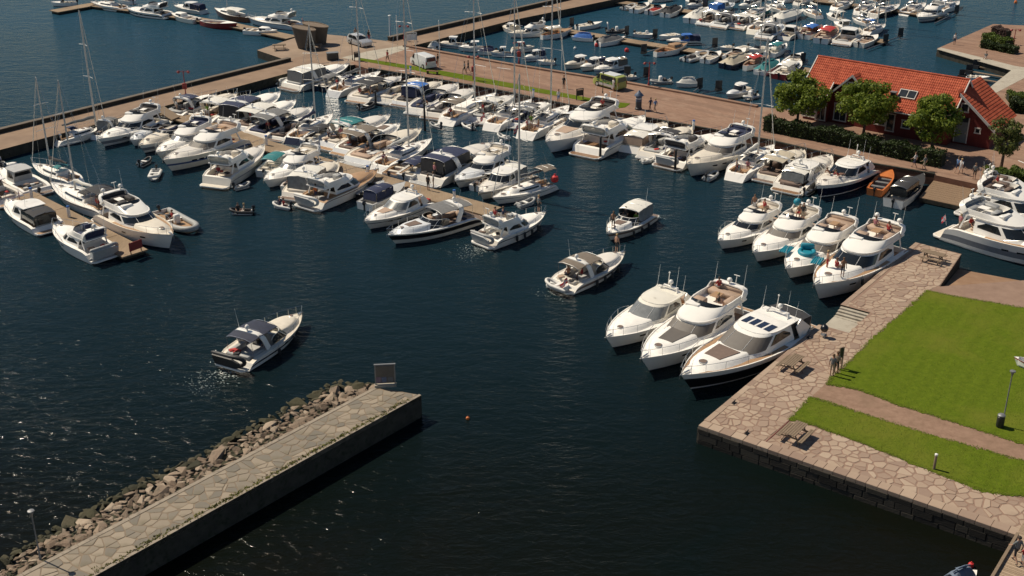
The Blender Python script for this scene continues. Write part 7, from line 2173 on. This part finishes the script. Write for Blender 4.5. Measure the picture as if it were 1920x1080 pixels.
# ------------------------------------------------------------------ people
for nm, c in (('skin', (.42, .24, .16)), ('skin_tan', (.33, .17, .10)), ('cloth_white', (.62, .60, .57)), ('cloth_black', (.02, .02, .022)), ('cloth_navy', (.025, .035, .08)), ('cloth_red', (.38, .03, .03)), ('cloth_grey', (.16, .17, .17)), ('cloth_green', (.15, .30, .03)), ('cloth_blue', (.10, .20, .38)), ('cloth_beige', (.36, .28, .20)), ('cloth_pink', (.42, .16, .18)), ('hair_dark', (.03, .02, .014)), ('hair_brown', (.11, .06, .03)), ('hair_blond', (.38, .26, .12)), ('shoe', (.05, .045, .04))):
    mat(nm, c, .75, var=.1, scale=8)
def body_mesh(name, J):
    """J: joint overrides; one skin grown over a connected skeleton"""
    P = dict(pel=(0, 0, .95), spi=(0, .0, 1.14), che=(0, .0, 1.33), nec=(0, .0, 1.47), hd0=(0, .015, 1.57), hd1=(0, .02, 1.69), nos=(0, .105, 1.60))
    for s, k in ((1, 'r'), (-1, 'l')):
        P['sh' + k] = (s * .165, 0, 1.40); P['el' + k] = (s * .235, -.01, 1.13); P['wr' + k] = (s * .245, .06, .90); P['pa' + k] = (s * .245, .085, .83)
        P['hi' + k] = (s * .09, 0, .91); P['kn' + k] = (s * .10, .02, .50); P['an' + k] = (s * .10, -.02, .09); P['to' + k] = (s * .115, .14, .04)
    P.update(J)
    E_ = [('pel', 'spi'), ('spi', 'che'), ('che', 'nec'), ('nec', 'hd0'), ('hd0', 'hd1'), ('hd0', 'nos')]
    Rr = dict(pel=.135, spi=.115, che=.135, nec=.055, hd0=.088, hd1=.082, nos=.02)
    for k in 'rl':
        E_ += [('che', 'sh' + k), ('sh' + k, 'el' + k), ('el' + k, 'wr' + k), ('wr' + k, 'pa' + k), ('pel', 'hi' + k), ('hi' + k, 'kn' + k), ('kn' + k, 'an' + k), ('an' + k, 'to' + k)]
        Rr.update({'sh' + k: .062, 'el' + k: .044, 'wr' + k: .028, 'pa' + k: .034, 'hi' + k: .088, 'kn' + k: .058, 'an' + k: .038, 'to' + k: .034})
        w, q = Vector(P['wr' + k]), Vector(P['pa' + k]); d = (q - w).normalized(); sd = d.cross(Vector((0, 1, 0)) if abs(d.y) < .9 else Vector((1, 0, 0))).normalized(); up = sd.cross(d)
        for i, (off_, ln) in enumerate(((-.026, .062), (-.009, .075), (.009, .07), (.026, .055))):
            a, b_ = 'f%d%s' % (i, k), 'g%d%s' % (i, k)
            P[a] = tuple(q + sd * off_ + d * ln * .55); P[b_] = tuple(q + sd * off_ + d * ln * .95 + up * .02); E_ += [('pa' + k, a), (a, b_)]; Rr[a] = .009; Rr[b_] = .008
        a, b_ = 't0' + k, 't1' + k
        P[a] = tuple(w.lerp(q, .6) + sd * -.045 + up * .01); P[b_] = tuple(w.lerp(q, 1.0) + sd * -.06 + up * .02 + d * .02); E_ += [('wr' + k, a), (a, b_)]; Rr[a] = .011; Rr[b_] = .009
    keys = list(P); idx = {k: i for i, k in enumerate(keys)}
    me = bpy.data.meshes.new(name + '_skeleton'); me.from_pydata([P[k] for k in keys], [(idx[a], idx[b_]) for a, b_ in E_], [])
    o = bpy.data.objects.new(name + '_skeleton', me); COL.objects.link(o)
    sm = o.modifiers.new('skin', 'SKIN'); sm.use_smooth_shade = True
    for i, k in enumerate(keys):
        sv_ = me.skin_vertices[0].data[i]; sv_.radius = (Rr[k] * (1.25 if k in ('che', 'pel', 'spi') else 1), Rr[k] * (.85 if k in ('che', 'pel', 'spi') else 1)); sv_.use_root = (k == 'pel')
    ss = o.modifiers.new('sub', 'SUBSURF'); ss.levels = 1; ss.render_levels = 1
    dg = bpy.context.evaluated_depsgraph_get()
    out = bpy.data.meshes.new_from_object(o.evaluated_get(dg)); out.name = name
    bpy.data.objects.remove(o); bpy.data.meshes.remove(me)
    reg = {}
    for a, b_ in E_:
        key = a + b_
        if a in ('spi', 'pel') and b_ in ('spi', 'che') or a == 'che' and b_.startswith('sh'): r = 1
        elif a.startswith('sh'): r = 1
        elif a == 'pel' or a.startswith('hi'): r = 2
        elif a.startswith('an'): r = 3
        else: r = 0
        reg[(a, b_)] = r
    for nm in ('skin', 'cloth_white', 'cloth_navy', 'shoe'): out.materials.append(MAT[nm])
    segs = [(Vector(P[a]), Vector(P[b_]), reg[(a, b_)]) for a, b_ in E_]
    for f in out.polygons:
        c = f.center; best = 9; r = 0
        for a, b_, q in segs:
            ab = b_ - a; t = max(0, min(1, (c - a).dot(ab) / max(ab.length_squared, 1e-9))); dd = (c - (a + ab * t)).length
            if dd < best: best = dd; r = q
        f.material_index = r
    for f in out.polygons: f.use_smooth = True
    # hair cap
    h = MB(); hc = (Vector(P['hd0']) + Vector(P['hd1'])) / 2 + Vector((0, -.018, .03)); vs = []
    for i in range(6):
        ph = math.pi / 2 * (1 - i / 5 * 1.25)
        for j in range(10):
            a = 2 * math.pi * j / 10; vs.append((hc.x + .108 * math.cos(ph) * math.cos(a), hc.y + .118 * math.cos(ph) * math.sin(a) - (.02 if i > 3 else 0), hc.z + .112 * math.sin(ph)))
    h.add(vs, [(i * 10 + j, (i + 1) * 10 + j, (i + 1) * 10 + (j + 1) % 10, i * 10 + (j + 1) % 10) for i in range(5) for j in range(10) if not (i == 4 and 1 <= j <= 3)])
    return out, h.mesh('hair', 'hair_brown', smooth=60)
stand = body_mesh('person_standing', {})
walk = body_mesh('person_walking', dict(knr=(.10, .20, .52), anr=(.10, .22, .10), tor=(.11, .39, .05), knl=(-.10, -.06, .50), anl=(-.10, -.34, .14), tol=(-.11, -.20, .06), elr=(.23, -.14, 1.16), wrr=(.24, -.10, .92), par=(.24, -.07, .86), ell=(-.23, .12, 1.16), wrl=(-.22, .30, 1.02), pal=(-.22, .36, .99)))
bent = {}
for s, k in ((1, 'r'), (-1, 'l')):
    bent['kn' + k] = (s * .12, .42, .52 + .42); bent['an' + k] = (s * .12, .46, .10 + .42); bent['to' + k] = (s * .13, .62, .06 + .42)
    bent['el' + k] = (s * .24, .06, 1.14 + .0); bent['wr' + k] = (s * .17, .28, 1.04); bent['pa' + k] = (s * .15, .34, 1.02); bent['hi' + k] = (s * .09, .02, .93)
sit = body_mesh('person_sitting', bent)       # seat level is at z = .82
lie = {}
for s, k in ((1, 'r'), (-1, 'l')):
    lie['kn' + k] = (s * .12, .45, .98); lie['an' + k] = (s * .12, .88, .90); lie['to' + k] = (s * .14, .96, 1.02); lie['hi' + k] = (s * .09, .03, .93)
    lie['sh' + k] = (s * .17, -.34, 1.20); lie['el' + k] = (s * .27, -.45, .98); lie['wr' + k] = (s * .25, -.22, .90); lie['pa' + k] = (s * .25, -.15, .89)
lie.update(spi=(0, -.14, 1.02), che=(0, -.30, 1.16), nec=(0, -.40, 1.28), hd0=(0, -.43, 1.40), hd1=(0, -.45, 1.52), nos=(0, -.33, 1.43))
lounge = body_mesh('person_reclining', lie)
POSE = dict(stand=(stand, 0), walk=(walk, 0), sit=(sit, -.82), lounge=(lounge, -.82))
def person(loc, rz, pose, label, shirt='cloth_white', leg='cloth_navy', skin='skin', hair='hair_brown', shoe='shoe', group=None, sc=1.0):
    (bm_, hm), dz = POSE[pose]
    o = bpy.data.objects.new('person', bm_); COL.objects.link(o)
    o.location = (loc[0], loc[1], loc[2] + dz * sc); o.rotation_euler = (0, 0, rz); o.scale = (sc, sc, sc)
    tag(o, label, 'person', group)
    for k, m_ in enumerate((skin, shirt, leg, shoe)):
        o.material_slots[k].link = 'OBJECT'; o.material_slots[k].material = MAT[m_]
    h = bpy.data.objects.new('hair', hm); h.parent = o; COL.objects.link(h)
    h.material_slots[0].link = 'OBJECT'; h.material_slots[0].material = MAT[hair]
    return o
def pg(px, py, rz, pose, label, z=MZ, **k): return person(U(px, py, z), rz, pose, label, **k)
pg(727, 117, 2.6, 'walk', 'person in red and black jogging on the promenade left of the white van', shirt='cloth_red', leg='cloth_black')
pg(821, 124, 1.0, 'stand', 'person in dark clothes standing right behind the white van', shirt='cloth_black', leg='cloth_beige')
pg(871, 139, 2.2, 'walk', 'walker in grey, left of the pair by the red lamp post', shirt='cloth_grey', leg='cloth_black')
pg(878, 137, 2.2, 'walk', 'walker in black, right of the pair by the red lamp post', shirt='cloth_black', leg='cloth_navy')
pg(1057, 166, 2.4, 'stand', 'man in dark clothes alone on the promenade left of the police van', shirt='cloth_black', leg='cloth_black')
pg(1219, 209, .8, 'walk', 'person in dark top, left of the couple right of the advertising column', shirt='cloth_navy', leg='cloth_black')
pg(1228, 211, .8, 'walk', 'person in pale blue, right of the couple right of the advertising column', shirt='cloth_blue', leg='cloth_beige', hair='hair_blond')
pg(667, 73, .3, 'stand', 'person standing behind the silver car', shirt='cloth_beige', leg='cloth_grey')
pg(692, 78, .3, 'stand', 'person in black top and red trousers beside the silver car', shirt='cloth_black', leg='cloth_red')
pg(1150, 171, -1.0, 'stand', 'person in white beside the rear of the police van', shirt='cloth_white', leg='cloth_white')
pg(1047, 193, 0.5, 'stand', 'person in white on the quay edge below the notice frame', shirt='cloth_white', leg='cloth_blue')
pg(1714, 315, .9, 'walk', 'person in white in front of the hedge, left one', shirt='cloth_white', leg='cloth_navy')
pg(1732, 320, .9, 'walk', 'person in grey in front of the hedge, right one', shirt='cloth_grey', leg='cloth_beige')
pg(1794, 324, -.8, 'walk', 'person in blue, left of the pair walking at the wooden deck', shirt='cloth_blue', leg='cloth_navy')
pg(1800, 327, -.8, 'walk', 'person in white, right of the pair walking at the wooden deck', shirt='cloth_white', leg='cloth_white', hair='hair_blond')
pg(1826, 336, -.4, 'stand', 'person in dark green in the tree shade right of the wooden deck', shirt='cloth_grey', leg='cloth_black')
pg(1789, 84, 2.5, 'stand', 'person in white standing on the edge of the far quay', shirt='cloth_white', leg='cloth_navy')
person(U(1848, 110, MZ) + Vector((0, 0, .12)), 2.4, 'sit', 'person in white trousers sitting on the far quay step', shirt='cloth_grey', leg='cloth_white')
pg(1556, 228, .5, 'walk', 'person in red by the shop awning', shirt='cloth_red', leg='cloth_grey') if False else None
pg(1533, 229, .9, 'stand', 'person in a red jacket in front of the shop awning', shirt='cloth_red', leg='cloth_black')
# two people at the signpost on the quay
pg(1559, 705, -.5, 'stand', 'person in grey shirt and bare legs at the lawn edge, nearer of the pair', z=QZ, shirt='cloth_grey', leg='cloth_beige', hair='hair_brown', shoe='skin')
pg(1567, 700, -.6, 'stand', 'person in orange behind the grey shirted one at the lawn edge', z=QZ, shirt='cloth_beige', leg='cloth_black', skin='skin_tan')
base = U(1574, 692, QZ); h = ztop(base, 651) - QZ
root = tag(empty('lifebuoy_post', base, .5), 'dark slatted post with narrow board at the lawn edge behind the pair', 'post')
for s in (-1, 1): b = MB(); b.box((s * .16, 0, h / 2), (.09, .09, h)); b.build('post', 'old_wood', root, smooth=0)
b = MB(); b.box((0, 0, h * .75), (.26, .05, h * .45)); b.build('board', 'dark_metal', root, smooth=0)
pg(1902, 1055, .3, 'walk', 'person in grey shirt and dark shorts walking on the footbridge', z=QZ + .05, shirt='cloth_grey', leg='cloth_black', hair='hair_dark')
pg(1916, 1060, .3, 'walk', 'child in red beside the walker on the footbridge', z=QZ + .05, shirt='cloth_red', leg='cloth_white', sc=.72)
pg(803, 357, -.6, 'stand', 'person in black standing on the middle pontoon', z=.5, shirt='cloth_black', leg='cloth_black')
pg(813, 352, 1.6, 'stand', 'person in white on the middle pontoon beside the one in black', z=.5, shirt='cloth_white', leg='cloth_beige')
def aboard(key, fx, fy, z, rz, pose, label, **k):
    """fx, fy: fractions of length and half beam on that boat; z: height or name of a level"""
    root, L, B, H, zd, sz, zr = BOATS[key]
    x, y = fx * L, fy * B / 2
    if z == 'bow': zz = H.zs(H.t_of(x)) + .12
    elif z == 'cock': zz = sz
    elif z == 'fly': zz = zr + .16
    else: zz = z
    if pose in ('sit', 'lounge'): zz += .45 if z in ('cock', 'fly') else .06
    p = root.matrix_basis @ Vector((x, y, zz))
    return person(p, root.rotation_euler.z + rz - math.pi / 2, pose, label, **k)
aboard('b9', .40, .15, 'bow', 0, 'stand', 'woman in a bikini standing on the bow of the taupe topped cruiser', shirt='skin', leg='cloth_black', hair='hair_blond')
aboard('b9', -.33, .3, 'cock', 1.2, 'sit', 'sunburnt person sitting under the taupe top', shirt='skin_tan', leg='cloth_navy', skin='skin_tan')
aboard('b9', -.25, -.3, 'cock', 2.0, 'sit', 'second person sitting under the taupe top in orange', shirt='cloth_red', leg='cloth_beige')
aboard('b10', .40, .1, 'bow', 0, 'stand', 'woman in dark dress standing on the bow of the small flybridge boat', shirt='cloth_grey', leg='cloth_black', hair='hair_blond')
aboard('b10', -.2, 0, 'fly', 0, 'sit', 'person in navy at the helm of the small flybridge boat', shirt='cloth_navy', leg='cloth_beige')
aboard('b10', -.27, .3, 'fly', 0, 'sit', 'person in red beside the helm of the small flybridge boat', shirt='cloth_red', leg='cloth_beige')
aboard('b8', .36, .0, 'bow', .3, 'stand', 'person in dark swimwear on the bow of the white topped cruiser', shirt='skin_tan', leg='cloth_black', skin='skin_tan')
aboard('b8', -.06, -.3, 'cock', 0, 'stand', 'person in black at the wheel of the white topped cruiser', shirt='cloth_black', leg='cloth_beige')
aboard('b8', -.1, .35, 'cock', 0, 'sit', 'person in green on the white topped cruiser', shirt='cloth_green', leg='cloth_beige')
aboard('b11', -.12, .2, 'cock', 0, 'sit', 'person under the navy top of the lone cruiser', shirt='cloth_pink', leg='cloth_beige')
aboard('b11', -.2, -.25, 'cock', 0, 'sit', 'second person under the navy top of the lone cruiser', shirt='cloth_black', leg='cloth_navy')
aboard('b7', .30, .42, 'bow', .8, 'stand', 'person in swim shorts standing on the port bow of the quayside yacht', shirt='skin_tan', leg='cloth_black', skin='skin_tan')
aboard('b7', .26, -.30, 'bow', 2.4, 'stand', 'woman in a bikini standing on the foredeck of the quayside yacht', shirt='skin', leg='cloth_red', hair='hair_blond')
aboard('b7', .24, .0, H_ := BOATS['b7'][4] + .45, 2.8, 'sit', 'person sunbathing seated on the foredeck of the quayside yacht', shirt='cloth_red', leg='skin')
aboard('b7', -.3, .3, 'fly', 3, 'sit', 'person in red on the bridge of the quayside yacht', shirt='cloth_red', leg='cloth_navy')
aboard('b7', -.33, -.3, 'fly', 3, 'sit', 'person in pink on the bridge of the quayside yacht', shirt='cloth_pink', leg='cloth_beige')
aboard('b4', -.25, .1, 'fly', 2.8, 'sit', 'person in red on the bridge of the smallest quay yacht', shirt='cloth_red', leg='cloth_beige')
aboard('b4', -.2, -.35, 'fly', .4, 'stand', 'person standing bare chested on the bridge of the smallest quay yacht', shirt='skin_tan', leg='cloth_white', skin='skin_tan')
aboard('b5', -.2, .3, 'fly', .2, 'stand', 'person standing on the bridge next to the turquoise ball yacht helm', shirt='cloth_black', leg='cloth_beige', skin='skin_tan')
aboard('b5', -.24, .0, 'fly', .2, 'sit', 'person in red shorts seated on the bridge of the turquoise ball yacht', shirt='skin_tan', leg='cloth_red', skin='skin_tan')
aboard('b63', .17, .25, H_ := BOATS['b63'][4] + .42, 2.9, 'lounge', 'sunbather in orange on the navy hulled cruiser, left one', shirt='cloth_red', leg='skin')
aboard('b63', .17, -.25, H_, 2.9, 'lounge', 'sunbather in brown on the navy hulled cruiser, right one', shirt='skin_tan', leg='cloth_black', skin='skin_tan')
for k, (key, fx, fy, z, pose, sh, lg, lb) in enumerate((
    ('b53', -.33, .35, 'cock', 'sit', 'cloth_red', 'cloth_beige', 'person in red in the crowded cockpit of the ensign yacht'),
    ('b53', -.30, -.35, 'cock', 'sit', 'skin_tan', 'cloth_navy', 'bare chested person in the crowded cockpit of the ensign yacht'),
    ('b53', -.26, .3, 'cock', 'stand', 'cloth_green', 'cloth_beige', 'person in green standing in the crowded cockpit of the ensign yacht'),
    ('b53', -.40, .0, 'cock', 'stand', 'cloth_white', 'cloth_beige', 'person in white standing at the stern of the ensign yacht'),
    ('b47', -.35, .3, 'cock', 'sit', 'cloth_red', 'cloth_white', 'person in red in the packed cruiser by the grass strip'),
    ('b47', -.28, -.3, 'cock', 'stand', 'cloth_pink', 'cloth_white', 'person in pink standing in the packed cruiser by the grass strip'),
    ('b47', -.2, .2, 'cock', 'sit', 'cloth_white', 'cloth_beige', 'person in white in the packed cruiser by the grass strip'),
    ('b49', -.30, .1, 'cock', 'sit', 'cloth_black', 'skin', 'person in black on the aft lounge of the beige cruiser'),
    ('b50', -.35, .2, 'cock', 'sit', 'cloth_red', 'cloth_navy', 'person in red under the taupe bimini'),
    ('b51', -.3, .2, 'cock', 'stand', 'cloth_red', 'cloth_white', 'person in red standing on the small ensign cruiser'),
    ('b51', -.2, -.3, 'cock', 'sit', 'skin_tan', 'cloth_black', 'bare chested person on the small ensign cruiser'),
    ('b46', -.36, .1, 'cock', 'stand', 'cloth_red', 'cloth_white', 'person in red at the stern of the grey hulled yacht'),
    ('b46', -.3, -.2, 'cock', 'sit', 'skin_tan', 'cloth_white', 'bare chested person at the stern of the grey hulled yacht'),
    ('b36', -.25, .3, 'cock', 'sit', 'cloth_black', 'skin', 'person in black on the teak cockpit cruiser'),
    ('b34', -.38, .3, 'cock', 'stand', 'cloth_white', 'cloth_navy', 'person in white behind the teal bimini'),
    ('b34', -.30, -.2, 'cock', 'stand', 'cloth_pink', 'cloth_beige', 'person in pink behind the teal bimini'),
    ('b35', -.33, .2, 'cock', 'sit', 'skin_tan', 'cloth_red', 'bare chested person behind the dark brown canopy'),
    ('b32', -.3, -.2, 'cock', 'sit', 'cloth_red', 'cloth_navy', 'person in red in the cockpit of the grey topped cruiser'),
    ('b31', -.3, .1, 'cock', 'stand', 'cloth_red', 'cloth_white', 'person in red standing in the tan cockpit cruiser'),
    ('b29', -.3, .1, 'cock', 'stand', 'cloth_green', 'cloth_white', 'person in lime green on the pale topped cruiser'),
    ('b28', -.35, .1, 'cock', 'stand', 'cloth_white', 'cloth_beige', 'person in white behind the first blue top'),
    ('b37', -.33, .2, 'cock', 'sit', 'cloth_pink', 'skin', 'person in pink in the cockpit of the tall masted yacht'),
    ('b39', -.42, -.2, 'cock', 'stand', 'cloth_pink', 'cloth_black', 'person in pink at the stern under the navy canopy'),
    ('b15', -.38, .1, 'cock', 'stand', 'orange', 'cloth_navy', 'person in orange on the aft deck of the teak decked cruiser'),
    ('b21', -.36, .2, 'cock', 'sit', 'cloth_red', 'cloth_white', 'person in red on the aft deck of the enclosed flybridge yacht'),
    ('b61', -.33, .3, 'cock', 'sit', 'skin_tan', 'cloth_red', 'bare chested person on the open transom yacht, port side'),
    ('b61', -.28, -.3, 'cock', 'sit', 'cloth_pink', 'cloth_beige', 'person in pink on the open transom yacht, starboard side'),
    ('b58', -.36, .1, 'cock', 'stand', 'cloth_red', 'skin', 'person in red at the stern of the brown strake yacht'),
    ('b54', -.28, .2, 'fly', 'sit', 'cloth_red', 'cloth_beige', 'person in red on the bridge of the tall yacht'),
    ('b72', -.33, .2, 'cock', 'sit', 'cloth_red', 'cloth_navy', 'person in red in the cockpit of the dark tented sailing yacht'),
    ('b72', -.22, -.2, 'cock', 'stand', 'orange', 'cloth_black', 'person in orange in the cockpit of the dark tented sailing yacht'),
    ('b2', -.17, .35, 'fly', 'sit', 'cloth_black', 'skin', 'person in black on the bridge beside the round table'),
    ('b2', -.36, -.3, 'fly', 'sit', 'cloth_red', 'cloth_white', 'person in red on the bridge behind the round table'),
    ('b66', -.38, .2, 'cock', 'sit', 'cloth_red', 'cloth_navy', 'person in red on the aft deck of the nearest right edge yacht'),
    ('b66', -.42, -.2, 'cock', 'stand', 'cloth_pink', 'cloth_beige', 'person in pink on the aft deck of the nearest right edge yacht'),
    ('b67', -.3, .2, 'fly', 'sit', 'cloth_red', 'cloth_beige', 'person in red on the bridge of the black band yacht'),
    ('b75', -.1, .0, .3, 'sit', 'cloth_red', 'cloth_navy', 'person in red sitting in the long rigid inflatable'),
    ('b19', -.1, .1, .16, 'sit', 'cloth_beige', 'cloth_black', 'person in beige steering the black dinghy'),
    ('b19', .15, -.2, .16, 'sit', 'cloth_black', 'cloth_black', 'person in black in the bow of the black dinghy'),
    ('b18', -.1, .2, .2, 'sit', 'cloth_red', 'cloth_navy', 'child in red in the small white dinghy'),
    ('b18', .15, -.2, .2, 'sit', 'cloth_navy', 'cloth_navy', 'child in navy in the small white dinghy'))):
    if key in BOATS: aboard(key, fx, fy, z, (k * 1.7) % 6.28, pose, lb, shirt=sh, leg=lg, hair=('hair_brown', 'hair_blond', 'hair_dark')[k % 3], skin='skin_tan' if sh == 'skin_tan' else 'skin', shoe='skin')
# inflatable toys on the foredeck of the turquoise toy yacht
root6, L6, B6, H6, zd6, s6, z6 = BOATS['b6']
def toy(fx, fy, dz, rz, label, build):
    p = root6.matrix_basis @ Vector((fx * L6, fy * B6 / 2, dz)); r = tag(empty('pool_float', p, root6.rotation_euler.z + rz), label, 'inflatable toy'); build(r)
def ring(r):
    b = MB(); b.tube([(.75 * math.cos(a), .62 * math.sin(a), .2) for a in [k * math.pi / 8 for k in range(16)]], .2, 8, closed=True); b.build('ring', 'toy_turquoise', r, smooth=70)
    b = MB(); b.rbox((-.55, 0, .5), (.3, 1.2, .6), .13); b.build('backrest', 'toy_turquoise', r, smooth=70); b = MB(); b.rbox((.1, 0, .16), (.9, .8, .14), .05); b.build('seat', 'toy_turquoise', r)
def mattress(r):
    for k in range(5): b = MB(); b.tube([(-.85, -.34 + k * .17, .1), (-.7, -.34 + k * .17, .12), (.7, -.34 + k * .17, .12), (.85, -.34 + k * .17, .1)], [.03, .09, .09, .03], 7); b.build('air_tube', 'toy_turquoise', r, smooth=70)
toy(.20, .05, zd6 + .35, .4, 'big turquoise inflatable lounge chair on the foredeck', ring)
toy(.24, -.75, zd6 + .38, .1, 'turquoise air mattress on the starboard side deck', mattress)
toy(.30, .80, zd6 + .45, .2, 'dark turquoise float hung over the port rail', mattress)
root5 = BOATS['b5'][0]; p = root5.matrix_basis @ Vector((-.33 * BOATS['b5'][1], -.2 * BOATS['b5'][2], BOATS['b5'][6] + .9))
r = tag(empty('beach_ball', p), 'turquoise beach ball on the flybridge of the second far quay yacht', 'ball'); b = MB(); b.lathe((0, 0, 0), [(.02, 0), (.2, .06), (.32, .2), (.36, .36), (.32, .52), (.2, .66), (.02, .72)], 12); b.build('ball_skin', 'toy_turquoise', r, smooth=80); b = MB(); b.lathe((0, 0, .7), [(.04, 0), (.04, .04)], 6); b.build('valve', 'white_paint', r)
